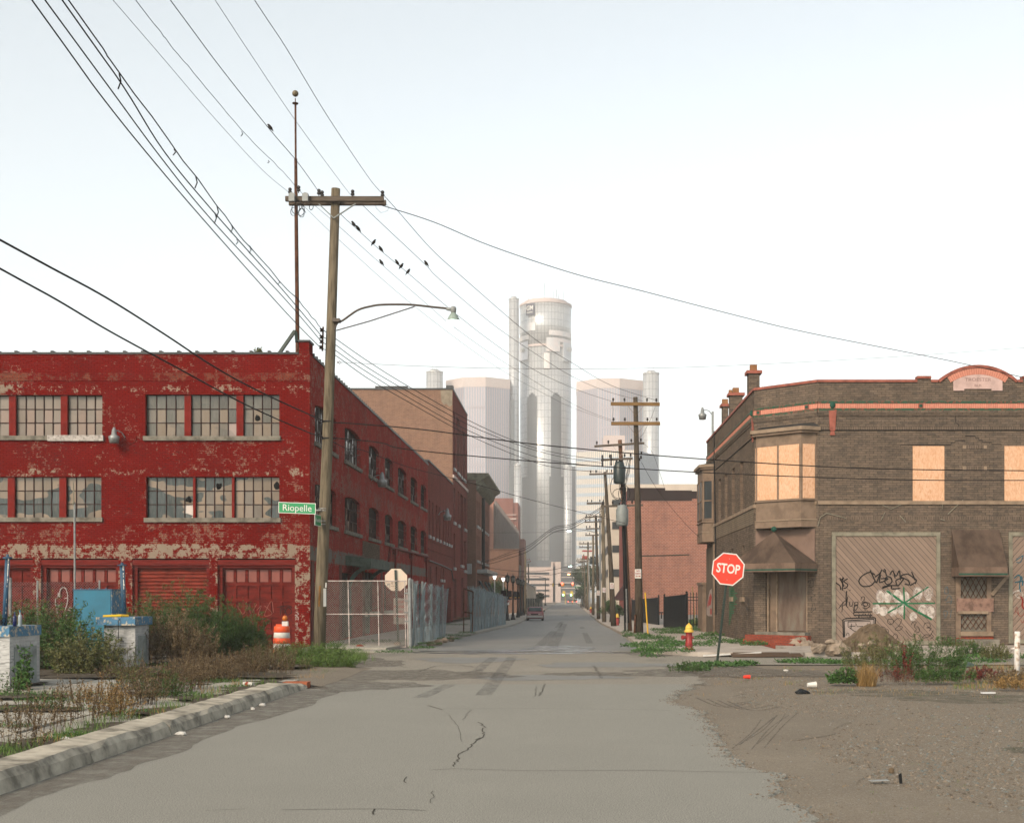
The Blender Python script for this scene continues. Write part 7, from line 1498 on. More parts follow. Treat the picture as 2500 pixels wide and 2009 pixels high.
mb = MB(); mb.box(g.x+.02,g.x+.22,g.y-.07,g.y+.07,g.z+.99,g.z+1.15); bk = mb.build('beacon_box', M['white'], br); mb = MB(); mb.lathe((g.x+.12,g.y-.05,g.z+1.26), [(.001,-.1),(.06,-.085),(.10,0),(.06,.085),(.001,.1)], 16); mb.build('beacon_lens', M['amber'], bk, True)
# white pipe bollard at the right edge
g = G(2482,1660); bo = thing('pipe_bollard', 'rust flecked white pipe bollard standing in weeds at the right edge', 'bollard', g); mb = MB(); mb.tube([g-Vector((0,0,.1)), g+Vector((.01,0,.6)), P(2484,1541,g.y)], .068, 16); mb.build('pipe', M['whitepipe'], bo, True); mb = MB(); c = P(2477,1583,g.y); mb.tube([c, c+Vector((-.09,0,0))], .025, 8); mb.build('stub', M['whitepipe'], bo)
# island pedestals, pipes, bottles
def pedestal(label, x0, x1, y0, y1, h, over):
    r_ = thing('pump_pedestal', label, 'pedestal', ((x0+x1)/2,(y0+y1)/2,0)); mb = MB(); mb.box(x0,x1,y0,y1,-.05,h-.22); mb.build('brick_body', M['white_block'], r_); mb = MB(); mb.box(x0-over,x1+over*.3,y0-over,y1+over,h-.22,h); mb.build('cap', M['bluep'], r_)
    mb = MB(); mb.box(x1+.001,x1+.02,y0+.2,y1-.2,.05,.95); mb.build('side_patch', mat('grey_white_patch', (.45,.49,.47), .8, .3, 3), r_); return r_
pedestal('white painted brick pedestal with blue cap at the left edge, holding two bottles', -12.62, -11.62, 26.4, 27.9, 1.39, .05)
pd2 = pedestal('white painted brick pedestal with wide blue cap standing among the weeds', fx(254)*34.2/YF*1.0, -11.67, 34.2, 35.3, 1.46, .16)
mb = MB(); zc2 = 1.462; mb.tube([(-12.5,34.1,zc2+.01),(-12.1,34.3,zc2+.03),(-11.98,34.5,zc2+.02)], .05, 6); mb.build('yellow_hose', M['yellow'], pd2); mb = MB(); mb.tube([(-12.0,34.1,zc2+.01),(-12.05,33.98,zc2-.1),(-12.05,34.0,.85),(-11.95,34.12,.8)], .01, 5); mb.build('loose_cable', M['black'], pd2)
for (lab, xb, yb, xt, yt, Y, r) in (('taller peeling blue and white pipe standing on the left edge pedestal', 11, 1527, 18.5, 1362, 26.9, .05), ('peeling blue pipe leaning out of the second pedestal', 303, 1505, 298, 1380, 34.7, .065)):
    b, t = P(xb,yb,Y), P(xt,yt,Y); r_ = thing('steel_pipe', lab, 'pipe', b, 'blue pipes on the pedestals'); mb = MB(); mb.tube([b, t], r, 14); mb.build('shaft', M['bluepipe'], r_, True); mb = MB(); mb.lathe(t, [(r*1.9,-.01),(r*1.9,.02),(r*.6,.03),(r*.5,.08),(.001,.08)], 14); mb.build('flange', M['bluepipe'], r_)
    mb = MB(); k = 26; dd2 = (t-b)
    for i in range(k): 
        if rnd.random() < .8: c = b+dd2*(.15+.85*i/k)+Vector((r*.45,-r*.92,0)); L = dd2.length/k*rnd.uniform(.4,1.1); wd = r*rnd.uniform(.15,.5)*(1.3 if i > 12 else .7); mb.quad([c+Vector((-wd,0,0)), c+Vector((wd*rnd.uniform(.6,1),.008,-.01)), c+Vector((wd*.8,.008,L)), c+Vector((-wd*.8,0,L))])
    mb.build('bare_patch', M['white'], r_)
mb = MB(); c = Vector((-12.0,26.6,1.39)); mb.tube([P(8,1520,26.8),P(3,1515,26.75),P(8,1508,26.72),P(16,1511,26.75),P(10,1524,26.8)], .012, 5); mb.lathe(P(3,1526,26.9), [(.07,0),(.06,.05),(.02,.1)], 8); o = mb.build('cable_wrap', M['black']); tag(o, 'loop of black cable round the foot of the left blue pipe', 'cable')
def bottle(label, x, yb, yt, Y, m_, neck):
    b = P(x,yb,Y); H = P(x,yt,Y).z-b.z; r_ = thing('bottle', label, 'bottle', b, 'bottles on the pedestal'); mb = MB(); mb.lathe(b, [(.036,0),(.04,.01),(.04,H*.58),(.03,H*.70),(.013,H*.76),(.013,H*.9)], 14); mb.build('glass', m_, r_, True); mb = MB(); mb.lathe(b+Vector((0,0,H*.88)), [(.017,0),(.017,H*.12),(.001,H*.12)], 12); mb.build('cap', neck, r_)
bottle('dark blue glass bottle on the left edge pedestal', 36, 1528, 1493, 26.6, M['bottleblue'], M['bluepipe']); bottle('clear glass bottle with pale blue cap on the left edge pedestal', 49, 1529, 1489, 26.6, M['bottleclear'], M['bluebox'])
# blue cabinet, thin mast, small panel
cbn = thing('steel_cabinet', 'bright blue steel cabinet behind the weeds in front of the garages', 'cabinet', P(226,1560,36.8)); a, b = P(179.5,1512,36.6), P(270,1440,36.6); mb = MB(); mb.box(a.x,b.x,36.6,37.5,.1,b.z); mb.build('body', M['bluebox'], cbn); mb = MB(); mb.box(b.x+.003,b.x+.03,36.62,37.5,.1,b.z); mb.build('side_edge', M['bluep'], cbn); mb = MB(); mb.box(a.x-.02,b.x+.05,36.58,37.52,b.z,b.z+.03)
for i in range(4): q = a.x+.2+i*.24; mb.box(q,q+.03,36.6,36.63,b.z+.03,b.z+.06)
mb.build('lid', M['bluepipe'], cbn)
a, b = P(274,1512,37.4), P(291,1444,37.4); mb = MB(); mb.box(a.x,b.x,37.4,37.9,0,b.z); o = mb.build('meter_box', mat('pale_grey_green_meter_box', (.42,.44,.36), .7, .3, 4)); tag(o, 'pale grey green meter box right of the blue cabinet', 'meter box')
ms = thing('metal_mast', 'thin grey metal mast rising behind the blue cabinet', 'mast', P(182,1560,37.0)); mb = MB(); mb.tube([P(183,1580,37.9),P(182,1226,37.9)], .03, 8); mb.build('pole', M['galv'], ms); mb = MB(); mb.tube([P(180,1242,37.9),P(179,1177,37.9)], .017, 6); mb.lathe(P(180,1232,37.9), [(.03,0),(.05,.02),(.05,.07),(.02,.1)], 8); mb.build('upper_rod', M['cream'], ms)
g = P(24,1560,38.5); mb = MB(); mb.tube([P(25,1580,38.5),P(25,1410,38.5)], .05, 8); o = mb.build('fence_post', M['galv']); tag(o, 'bare galvanised post behind the left blue pipe', 'post')
# chain link fence in front of the garages
YFn = 40.5; fa, fb = P(-60,0,YFn).x, P(243,0,YFn).x; zt_ = P(0,1420,YFn).z
cf = thing('chain_link_fence', 'low chain link fence running in front of the left garage doors', 'fence', (fb, YFn, 0)); mb = MB(); chain(mb, lambda u, v: Vector((fa+u, YFn+.03*math.sin(u), v)), fb-fa, zt_, .085, .0034); mb.build('mesh', M['galv'], cf)
for i in range(3): mb = MB(); x = fa+i*(fb-fa)/2; mb.tube([(x,YFn,0),(x,YFn,zt_+.05)], .03, 8); mb.build('post', M['galv'], cf)
# gate at the factory corner
YG = 49.7; ga, gb = XW+.25, P(1000,0,YG).x-.12; gt = P(0,1418,YG).z; gbm = P(0,1579,YG).z; gm_ = P(0,1499,YG).z
M['rail'] = mat('worn_white_gate_rail', (.70,.60,.55), .7, .4, 5)
gate = thing('chain_link_gate', 'wide chain link gate with white rails between the factory corner and the pipe post', 'gate', ((ga+gb)/2, YG, 0))
mb = MB(); chain(mb, lambda u, v: Vector((ga+u, YG, gbm+v)), gb-ga, gt-gbm, .088, .0048); mb.build('mesh', M['wirefence'], gate)
for z in (gt, gm_, gbm): mb = MB(); mb.tube([(ga,YG-.03,z),(gb,YG-.03,z)], .024, 8); mb.build('rail', M['rail'], gate)
for x in (ga, P(851.5,0,YG).x, P(924,0,YG).x, gb-.05, gb+.04): mb = MB(); mb.tube([(x-.02,YG-.03,gt if x < gb else gt-.3),(x+.03,YG-.03,gbm)], .024, 8); mb.build('stile', M['rail'], gate)
for z in (gm_+.5, gm_+.05, gm_-.3, gt-.5): mb = MB(); mb.box(gb-.08,gb+.1,YG-.07,YG+.01,z,z+.05); mb.build('hinge_clip', M['galv'], gate)
mb = MB(); px_ = P(1000,0,YG).x; mb.tube([(px_+.03,YG,gbm-.1),(px_,YG,P(0,1415,YG).z)], .075, 12); mb.lathe((px_,YG,P(0,1415,YG).z), [(.08,0),(.05,.06),(.001,.08)], 10); o = mb.build('fence_post', M['galv']); tag(o, 'thick grey corner post holding the chain link gate', 'post')
# street fences along the left kerb
def sfence(label, p0, p1, h0, h1, zoff, pitch, rr, posts, amp, m_, post_m, seed, frame=None):
    p0 = Vector(p0); p1 = Vector(p1); d_ = p1-p0; L = math.hypot(d_.x, d_.y); nx_ = Vector((d_.y/L, -d_.x/L, 0)); root = thing('privacy_fence', label, 'fence', p0)
    H = max(h0, h1)
    def f(u, v):
        t = u/L; h = h0+(h1-h0)*t; q = p0+d_*t; fo = amp*math.sin(u*2.6+seed)+amp*.6*math.sin(u*5.7); q = q+nx_*fo*(v/H); q.z = gz(q.y)+zoff+v/H*h*(1+.02*math.sin(u*3)); return q
    mb = MB(); chain(mb, f, L, H, pitch, rr, 5); k = int(L/.11)
    for i in range(k):
        if math.sin(i*.37+seed)+math.sin(i*.11) < .15-frac: continue
        a_, b_ = f(i*.11,0), f(i*.11,H); a2_, b2x = f(i*.11+.085,0), f(i*.11+.085,H)
        if math.sin(i*12.9) > .2: mb.quad([a_, a2_, b2x.lerp(a2_,.05), b_.lerp(a_,rnd.uniform(0,.4))])
    mb.build('mesh', m_, root)
    for u in posts: a_ = f(u,0); b_ = f(u,H); mb = MB(); mb.tube([a_-Vector((0,0,.1)), b_+Vector((0,0,.1))], .04, 8); mb.build('post', post_m, root)
    return root
frac = -.5
sfence('see through grey mesh fence curving away beside the gate post', (px_+.05,49.9,0), (-5.85,60.2,0), 2.52, 2.35, .08, .11, .0055, (.9,3.1,6,9.2), .14, M['bluefence'], M['galv'], 1.0)
frac = .6
f3 = sfence('blue grey slatted privacy fence farther along the left kerb', (-5.35,69,0), (-5.0,101,0), 2.5, 2.2, .1, .16, .008, (5,10,16,22,28), .16, M['bluefence'], M['galv'], 2.0)
mb = MB(); a, b = Vector((-5.22,68.8,gz(69))), Vector((-5.8,70.2,gz(70)));
for p, q in ((a,a+Vector((.05,0,2.3))),(b,b+Vector((.02,0,2.5))),(a+Vector((.05,0,2.3)),b+Vector((.02,0,2.5))),(a+Vector((.02,0,1.15)),b+Vector((0,0,1.2)))): mb.tube([p,q], .035, 6)
o = mb.build('gate_frame', M['rust'], f3)
o = tag(MB().quad([(-7.1,51.5,.9),(-6.5,51.5,.9),(-6.5,51.5,1.95),(-7.1,51.5,1.95)]).build('warning_board', mat('faded_notice_board', (.42,.36,.32), .8, .1, 3)), 'faded notice board with red lettering hanging behind the mesh fence', 'notice board')
for i, t in enumerate(('PRIVATE','PROPERTY','NO','PARKING')): text_mesh(t, .15, (-6.8,51.49,1.80-.2*i), (1,0,0), (0,0,1), M['redprint'], o, sx=.8)
# black panel fences and pickets on the right
def panel(label, bx0, by0, bx1, by1, ty0, ty1):
    a, b = G(bx0,by0,.1), G(bx1,by1,.1); za_, zb_ = P(bx0,ty0,a.y).z, P(bx1,ty1,b.y).z; root = thing('panel_fence', label, 'fence', a, 'black panel fences by the parking lot'); mb = MB(); d_ = b-a; L = d_.length; k = int(L/.14); n_ = Vector((d_.y,-d_.x,0)).normalized()
    for i in range(k):
        p = a.lerp(b, i/k); q = a.lerp(b, (i+.93)/k); zt_ = za_+(zb_-za_)*i/k; mb.prism([p, q, Vector((q.x,q.y,zt_)), Vector(((p.x+q.x)/2,(p.y+q.y)/2,zt_+.07)), Vector((p.x,p.y,zt_))], n_*.03)
    mb.build('slats', M['fence_black'], root, fixn=True)
    for z_ in (.3, .85): mb = MB(); mb.bar(Vector((a.x,a.y,a.z+(za_-a.z)*z_))-n_*.03, Vector((b.x,b.y,b.z+(zb_-b.z)*z_))-n_*.03, .05, .06); mb.build('rail', M['fence_black'], root)
    for q, zz in ((a,za_),(b,zb_)): mb = MB(); mb.box(q.x-.06,q.x+.06,q.y-.06,q.y+.06,q.z-.1,zz+.12); mb.ball((q.x,q.y,zz+.19), .07, 6); mb.build('post', M['fence_black'], root)
panel('black panel fence partly hidden behind the tall dark pole', 1543, 1514, 1608, 1526, 1466, 1460)
panel('nearer black panel fence in front of the iron pickets', 1622, 1532, 1676, 1537, 1459, 1453)
pk_ = thing('picket_fence', 'black iron picket fence joining the brown building', 'fence', (8.2,77,.1), None); a, b = P(1679,1525,77.5), P(1722,1525,77.5); zt_ = P(0,1450,77.5).z
for i in range(7): mb = MB(); x = a.x+(b.x-a.x)*i/6; mb.box(x-.02,x+.02,77.48,77.52,.0,zt_); mb.prism([(x-.035,77.5,zt_),(x+.035,77.5,zt_),(x,77.5,zt_+.16)], (0,.015,0)); mb.build('picket', M['black'], pk_)
for z in (zt_-.2, zt_-.4, .3): mb = MB(); mb.box(a.x-.1,b.x+.3,77.46,77.54,z,z+.05); mb.build('rail', M['black'], pk_)
mb = MB(); mb.box(7.9,8.8,118,118.5,.5,.62); mb.box(8.0,8.1,118.1,118.4,0,.5); mb.box(8.6,8.7,118.1,118.4,0,.5); o = mb.build('bench', M['black']); tag(o, 'small dark bench by the foot of the blank brick wall', 'bench')
# black lantern posts with banners
def lantern(label, x, Y, banner):
    b = Vector((x, Y, gz(Y)+.1)); r_ = thing('lantern_post', label, 'street lamp', b, 'black lantern posts along the left kerb'); mb = MB(); mb.lathe(b, [(.24,0),(.24,.12),(.17,.2),(.15,.5),(.11,.6),(.13,.68),(.085,.75),(.075,2.0),(.065,3.35),(.10,3.4),(.06,3.5),(.09,3.62)], 12); mb.build('post', M['black'], r_, True)
    mb = MB(); mb.lathe(b+Vector((0,0,3.62)), [(.09,0),(.16,.06),(.19,.12)], 6); mb.lathe(b+Vector((0,0,4.14)), [(.26,0),(.24,.05),(.11,.2),(.04,.26),(.03,.38),(.001,.46)], 6)
    for i in range(6): a = i*1.0472; mb.tube([b+Vector((.19*math.cos(a),.19*math.sin(a),3.74)), b+Vector((.24*math.cos(a),.24*math.sin(a),4.15))], .015, 4)
    mb.build('lantern_frame', M['black'], r_); mb = MB(); mb.lathe(b+Vector((0,0,3.74)), [(.17,0),(.22,.4)], 6); mb.build('lantern_glass', mat('grimy_lantern_glass', (.22,.22,.19), .3, .2, 5), r_)
    if banner:
        mb = MB(); mb.box(x-.60,x-.12,Y-.01,Y+.01,b.z+1.98,b.z+2.88); bn = mb.build('banner', mat('black_banner', (.02,.018,.02), .7, .2, 3), r_); mb = MB(); z = b.z+2.45
        for s_ in (1,-1): mb.bar((x-.52,Y-.016,z+.18*s_), (x-.2,Y-.016,z+.02*s_), .006, .06, (0,1,0)); mb.bar((x-.50,Y-.016,z+.05*s_), (x-.3,Y-.016,z), .006, .035, (0,1,0))
        mb.build('chevron_print', mat('mauve_banner_print', (.42,.26,.30), .7, .1, 3), bn); mb = MB(); mb.box(x-.36,x-.14,Y-.016,Y-.012,z-.28,z-.22); mb.build('stripe_print', M['hyd_yel'], bn); mb = MB(); mb.box(x-.36,x-.14,Y-.016,Y-.012,z-.36,z-.30); mb.build('stripe_print', M['redprint'], bn)
    return r_
L1 = lantern('nearest black lantern post, with banner and round no parking sign', -5.82, 121, True)
mb = MB(); mb.box(-6.0,-5.64,120.88,120.9,1.25,1.75); ns = mb.build('parking_sign', M['white'], L1); mb = MB(); mb.lathe((0,0,0), [(.10,0),(.14,0),(.14,.01),(.10,.01)], 16)
mb.v = [(-5.82+v[0], 120.87-v[2], 1.58+v[1]) for v in mb.v]; mb.bar((-5.91,120.86,1.67), (-5.73,120.86,1.49), .006, .03, (0,1,0)); mb.build('prohibition_ring', M['redprint'], ns)
lantern('second black lantern post, with banner', -5.49, 125.5, True); lantern('third black lantern post, with banner', -5.63, 141, True); lantern('fourth black lantern post, half hidden between two others', -5.70, 151, True); lantern('fifth and farthest black lantern post', -5.60, 157, False)
for lab, x, yt in (('left white lit lamp post above the blue grey fence', 1207.5, 1405), ('right white lit lamp post behind the first lantern banner', 1228.6, 1410)):
    b = P(x,1500,150); r_ = thing('lamp_post', lab, 'street lamp', (b.x,150,-.2), 'white lamp posts in the side yard'); zt_ = P(0,yt,150).z; mb = MB(); mb.tube([(b.x,150,-.3),(b.x,150,zt_-.3)], .07, 8); mb.build('post', M['white'], r_); mb = MB(); mb.lathe((b.x,150,zt_-.45), [(.06,0),(.12,.1),(.19,.3),(.2,.42),(.001,.45)], 10); mb.build('lamp_head', M['whitelamp'], r_)
# traffic mast far away
tm = thing('traffic_mast', 'far horizontal signal mast with two red lights and a green street name sign', 'traffic signal', P(1422,1480,300)); Yt = 300
mb = MB(); mb.tube([P(1422,1480,Yt),P(1422,1420,Yt)], .14, 8); mb.tube([P(1422,1427,Yt),P(1343,1426,Yt)], .09, 6); mb.build('mast_arm', M['gsteel'], tm)
for x, lit in ((1350,None),(1372.5,'redlamp'),(1376,None),(1398,'redlamp')):
    mb = MB(); a, b = P(x-1.6,1431.5,Yt-.4), P(x+1.6,1423,Yt-.4); mb.box(a.x,b.x,Yt-.4,Yt-.1,a.z,b.z); s_ = mb.build('signal_head', M['hyd_yel'], tm)
    if lit: mb = MB(); mb.ball(P(x,1424.5,Yt-.5), .24, 6); mb.build('red_light', M[lit], s_)
mb = MB(); a, b = P(1363,1431.5,Yt), P(1369.5,1423.5,Yt); mb.box(a.x,b.x,Yt-.3,Yt-.2,a.z,b.z); mb.build('dark_sign', M['gsteel'], tm)
mb = MB(); a, b = P(1404,1435.5,Yt), P(1420.5,1431,Yt); mb.box(a.x,b.x,Yt-.3,Yt-.25,a.z,b.z); s_ = mb.build('green_sign', mat('bright_green_sign', (.02,.42,.12), .5, .05, 1, bm=0), tm); text_mesh('Rivard', .42, ((a.x+b.x)/2,Yt-.31,(a.z+b.z)/2), (1,0,0), (0,0,1), M['white'], s_)
for x, c_ in ((1375,'greenlamp'),(1394,'greenlamp')):
    p = P(x,1452,420); r_ = thing('traffic_signal', ('left' if x < 1380 else 'right')+' tiny distant green traffic signal under the red ones', 'traffic signal', (p.x,420,-.4)); mb = MB(); mb.box(p.x-.2,p.x+.6,419.6,420,p.z-.4,p.z+1.3); mb.tube([(p.x+.7,420,-.4),(p.x+.7,420,p.z+1.2)], .08, 6); mb.build('signal_head', M['hyd_yel'], r_); mb = MB(); mb.ball((p.x,419.5,p.z), .25, 5); mb.build('green_light', M[c_], r_)
r_ = thing('street_lamp', 'distant dark green lamp pole beside the white shed', 'street lamp', P(1331.5,1477,330)); mb = MB(); mb.tube([P(1331.5,1478,330),P(1331.5,1410,330)], .12, 6); mb.tube([P(1331.5,1411,330),P(1320,1409,330)], .07, 5); mb.lathe(P(1331.5,1478,330), [(.3,0),(.25,.3),(.15,.6)], 8); mb.build('pole', M['gsteel'], r_); mb = MB(); mb.ball(P(1319,1409,330), .25, 5, (1.6,1,.5)); mb.build('lamp_head', M['grey'], r_)
bb = thing('billboard', 'distant red and white billboard behind the right hand poles', 'billboard', P(1435,1380,340)); mb = MB(); a, b = P(1421,1373,340), P(1447,1341,340); mb.box(a.x,b.x,340,340.5,a.z,b.z); mb.build('board', M['white'], bb); mb = MB(); mb.box(a.x,b.x,339.9,339.99,b.z-.6,b.z-.2); mb.box(a.x,b.x-1.2,339.9,339.99,a.z+.9,a.z+1.8); mb.build('red_band', M['redprint'], bb); mb = MB(); mb.tube([((a.x+b.x)/2,340.2,-.4),((a.x+b.x)/2,340.2,a.z)], .3, 6); mb.build('mast', M['gsteel'], bb)
# ------------------------------------------------------------------ cars
def car(label, x, Y, s, m_, rear=False, hidden=False, name='parked_car', face=-1):
    z0 = gz(Y)-.008; r_ = thing(name, label, 'car', (x, Y, z0)); W_ = .88*s; f_ = face
    T = lambda px, py, pz: Vector((x+px*s, Y+py*s*(-f_), z0+pz*s))       # py grows from nose to tail
    def loft(secs, nm, mt, par, sm=True):
        mb = MB(); n_ = len(secs[0])
        for sct in secs: mb.v += [tuple(p) for p in sct]
        for i in range(len(secs)-1):
            for j in range(n_): mb.f.append((i*n_+j, i*n_+(j+1)%n_, (i+1)*n_+(j+1)%n_, (i+1)*n_+j))
        mb.f.append(tuple(range(n_))); mb.f.append(tuple((len(secs)-1)*n_+j for j in reversed(range(n_)))); return mb.build(nm, mt, par, sm, fixn=True)
    def ring(py, hw, zb, zt, rr=.12, top=None):
        tw = hw if top is None else top; return [T(-hw,py,zb+rr), T(-hw+rr*.4,py,zb), T(hw-rr*.4,py,zb), T(hw,py,zb+rr), T(hw,py,zt-rr*1.3), T(tw-rr*.7,py,zt), T(-tw+rr*.7,py,zt), T(-hw,py,zt-rr*1.3)]
    body = loft([ring(0,.76,.28,.70), ring(.08,.84,.24,.78), ring(.6,.885,.22,.90), ring(1.25,.89,.22,.98), ring(3.9,.89,.22,1.0), ring(4.5,.86,.24,.98), ring(4.62,.80,.3,.92)], 'body', m_, r_, False)
    loft([ring(1.15,.80,.93,1.0,.04,.74), ring(1.75,.79,.93,1.40,.06,.66), ring(2.1,.79,.93,1.47,.07,.66), ring(3.8,.79,.93,1.47,.07,.66), ring(4.45,.78,.93,1.0,.04,.72)], 'cabin', m_, r_, False)
    mb = MB(); mb.quad([T(-.73,1.13,1.01), T(.73,1.13,1.01), T(.64,1.72,1.405), T(-.64,1.72,1.405)]); mb.build('windshield', M['carglass'], r_)
    mb = MB(); mb.quad([T(.70,4.47,1.02), T(-.70,4.47,1.02), T(-.62,3.86,1.42), T(.62,3.86,1.42)]); mb.build('rear_window', M['carglass'], r_)
    for sd in (-1, 1):
        for (a, b) in ((1.7,2.5),(2.58,3.6)): mb = MB(); mb.quad([T(sd*.805,a,1.04), T(sd*.805,b,1.04), T(sd*.76,b-.05,1.36), T(sd*.76,a+.25,1.36)]); mb.build('side_window', M['carglass'], r_)
        mb = MB(); mb.obox(T(sd*.90,1.35,.98), Vector((sd*.17*s,0,0)), Vector((0,.09*s,0)), Vector((0,0,.13*s))); mb.build('mirror', M['black'], r_)
        for py in (.85, 3.7):
            c_ = T(sd*.80,py,.31); mb = MB(); k = 18; wv = []
            for dx in (-.1,.1):
                for q in range(k): wv.append(tuple(c_+Vector((dx*s, .31*s*math.cos(q*6.283/k), .31*s*math.sin(q*6.283/k)))))
            mb.v = wv; mb.f = [(q,(q+1)%k,k+(q+1)%k,k+q) for q in range(k)] + [tuple(range(k)), tuple(reversed(range(k,2*k)))]; w_ = mb.build('wheel', M['rubber'], r_, fixn=True); mb = MB(); mb.v = [tuple(c_+Vector((sd*.105*s, .18*s*math.cos(q*6.283/k), .18*s*math.sin(q*6.283/k)))) for q in range(k)]; mb.f = [tuple(range(k))]; mb.build('rim', M['grey'], w_)
        mb = MB(); mb.obox(T(sd*.40,-.005,.64), T(sd*.78,.06,.64)-T(sd*.40,-.005,.64), Vector((0,-.03*s*(-f_) ,0)), Vector((0,0,.13*s))); mb.build('headlight', M['lens'], r_)
        mb = MB(); mb.obox(T(sd*.58,4.61,.70), T(sd*.80,4.61,.70)-T(sd*.58,4.61,.70), Vector((0,.04*s*(-f_),0)), Vector((0,0,.14*s))); mb.build('tail_light', M['redlamp'] if rear else M['redprint'], r_)
    mb = MB(); mb.obox(T(-.38,-.01,.62), T(.38,-.01,.62)-T(-.38,-.01,.62), Vector((0,-.02*s*(-f_),0)), Vector((0,0,.14*s))); mb.build('grille', M['dark'], r_)
    loft([[T(-.80,-.10,.36),T(.80,-.10,.36),T(.80,-.10,.56),T(-.80,-.10,.56)], [T(-.86,.08,.28),T(.86,.08,.28),T(.86,.08,.60),T(-.86,.08,.60)]], 'front_bumper', M['carsilver'], r_, False); loft([[T(-.84,4.55,.32),T(.84,4.55,.32),T(.84,4.55,.60),T(-.84,4.55,.60)], [T(-.80,4.72,.36),T(.80,4.72,.36),T(.80,4.72,.56),T(-.80,4.72,.56)]], 'rear_bumper', M['carsilver'], r_, False)
    for sd in (-1,1): mb = MB(); mb.tube([T(sd*.55,2.1,1.49),T(sd*.55,2.2,1.53),T(sd*.55,3.6,1.53),T(sd*.55,3.7,1.49)], .018*s, 5); mb.build('roof_rail', M['black'], r_)
    return r_
car('maroon estate car parked at the left kerb facing the viewer', (1306-VX)/F*127, 126, .93, M['carred'])
for i, (x, lab) in enumerate(((1392,'left distant car with red tail lights lit'),(1403,'right distant car with red tail lights lit'))): car(lab, (x-VX)/F*440, 440+i*12, 1.0, mat('dark_distant_paint', (.05,.05,.055), .4, .1, 2, bm=0), rear=True, name='driving_car', face=1)
# ------------------------------------------------------------------ litter, mound, planks
def litter(name, label, cat, mb, m_, grp=None): o = mb.build(name, m_, None, fixn=True); tag(o, label, cat, grp); return o
g = G(1824,1657); mb = MB(); mb.tube([g+Vector((-.09,0,.05)), g+Vector((.07,.03,.05))], [.035,.055], 10); litter('plastic_cup', 'bright red plastic cup lying on the dirt lot', 'cup', mb, M['signred'])
g = G(1982,1677); mb = MB(); mb.tube([g+Vector((-.10,0,.05)), g+Vector((.10,.02,.06))], [.045,.07], 10); litter('paper_cup', 'crushed white paper cup on the dirt lot beside the black rag', 'cup', mb, M['white'])
g = G(1959,1690); mb = MB(); rock(mb, g, .14, (1,.7,.5), 9, 7); litter('rubbish_bag', 'crumpled black rag on the dirt lot', 'rag', mb, M['black'])
g = G(1919,1637); mb = MB(); rock(mb, g, .06, (1,.7,.6), 4, 6); litter('paper_ball', 'small pale paper ball near the green clump', 'litter', mb, M['white'])
g = G(2370,1627); mb = MB(); mb.prism([g+Vector((-.32,0,.0)), g+Vector((.25,0,.02)), g+Vector((-.1,.1,.16))], Vector((.1,.3,-.02))); litter('roof_tile', 'bent dark grey green sheet lying in the weeds at right', 'debris', mb, M['tank'] if 0 else mat('grey_green_sheet', (.10,.14,.13), .7, .2, 3))
g = G(2400,1693); mb = MB(); mb.obox(g, (.28,.05,0), (-.02,.1,0), (0,0,.03)); litter('plastic_wrapper', 'flat white wrapper on the gravel at lower right', 'litter', mb, M['white'])
g = G(2128,1907); mb = MB(); mb.obox(g+Vector((0,0,.0)), (.20,.01,.005), (-.02,.08,.0), (0,0,.006)); litter('plastic_sheet', 'flat piece of clear grey plastic on the gravel', 'litter', mb, M['grey'])
g = G(2198,1912); mb = MB(); mb.tube([g, g+Vector((-.012,0,.09)), g+Vector((.004,0,.11)), g+Vector((.014,.0,.0))], .010, 6); litter('cable_stub', 'short black cable stub sticking up from the gravel', 'stub', mb, M['black'])
g = G(2176,1880); mb = MB(); rock(mb, g, .045, (1,.7,.6), 14, 6); litter('dark_clod', 'small dark clod on the gravel behind the cable stub', 'clod', mb, M['mound'])
g = G(608,1675,.1); mb = MB(); mb.tube([g+Vector((-.12,.05,.05)), g+Vector((.1,-.06,.05))], .045, 10); c_ = litter('drink_can', 'red and white drink can lying on the kerb strip', 'can', mb, M['white']); mb = MB(); mb.tube([g+Vector((-.06,.02,.05)), g+Vector((.0,-.01,.05))], .047, 10); mb.build('red_band', M['redprint'], c_)
for (x, y, lab) in ((617,1732,'pair of white paper scraps in the gutter, left one'),(640,1723,'white cup lid in the gutter, farther scrap'),(555,1753,'grey white paper plate in the gutter'),(440,1795,'thin white plastic bag flattened in the gutter'),(160,1809,'pale blue wrapper on the pavement behind the kerb')):
    g = G(x,y,.0 if y > 1722 and x > 400 else .12); mb = MB(); rock(mb, g+Vector((0,0,.02)), rnd.uniform(.05,.085), (1,.55,.5), int(x), 4); litter('paper_scrap', lab, 'litter', mb, M['paper'], 'paper scraps along the kerb')
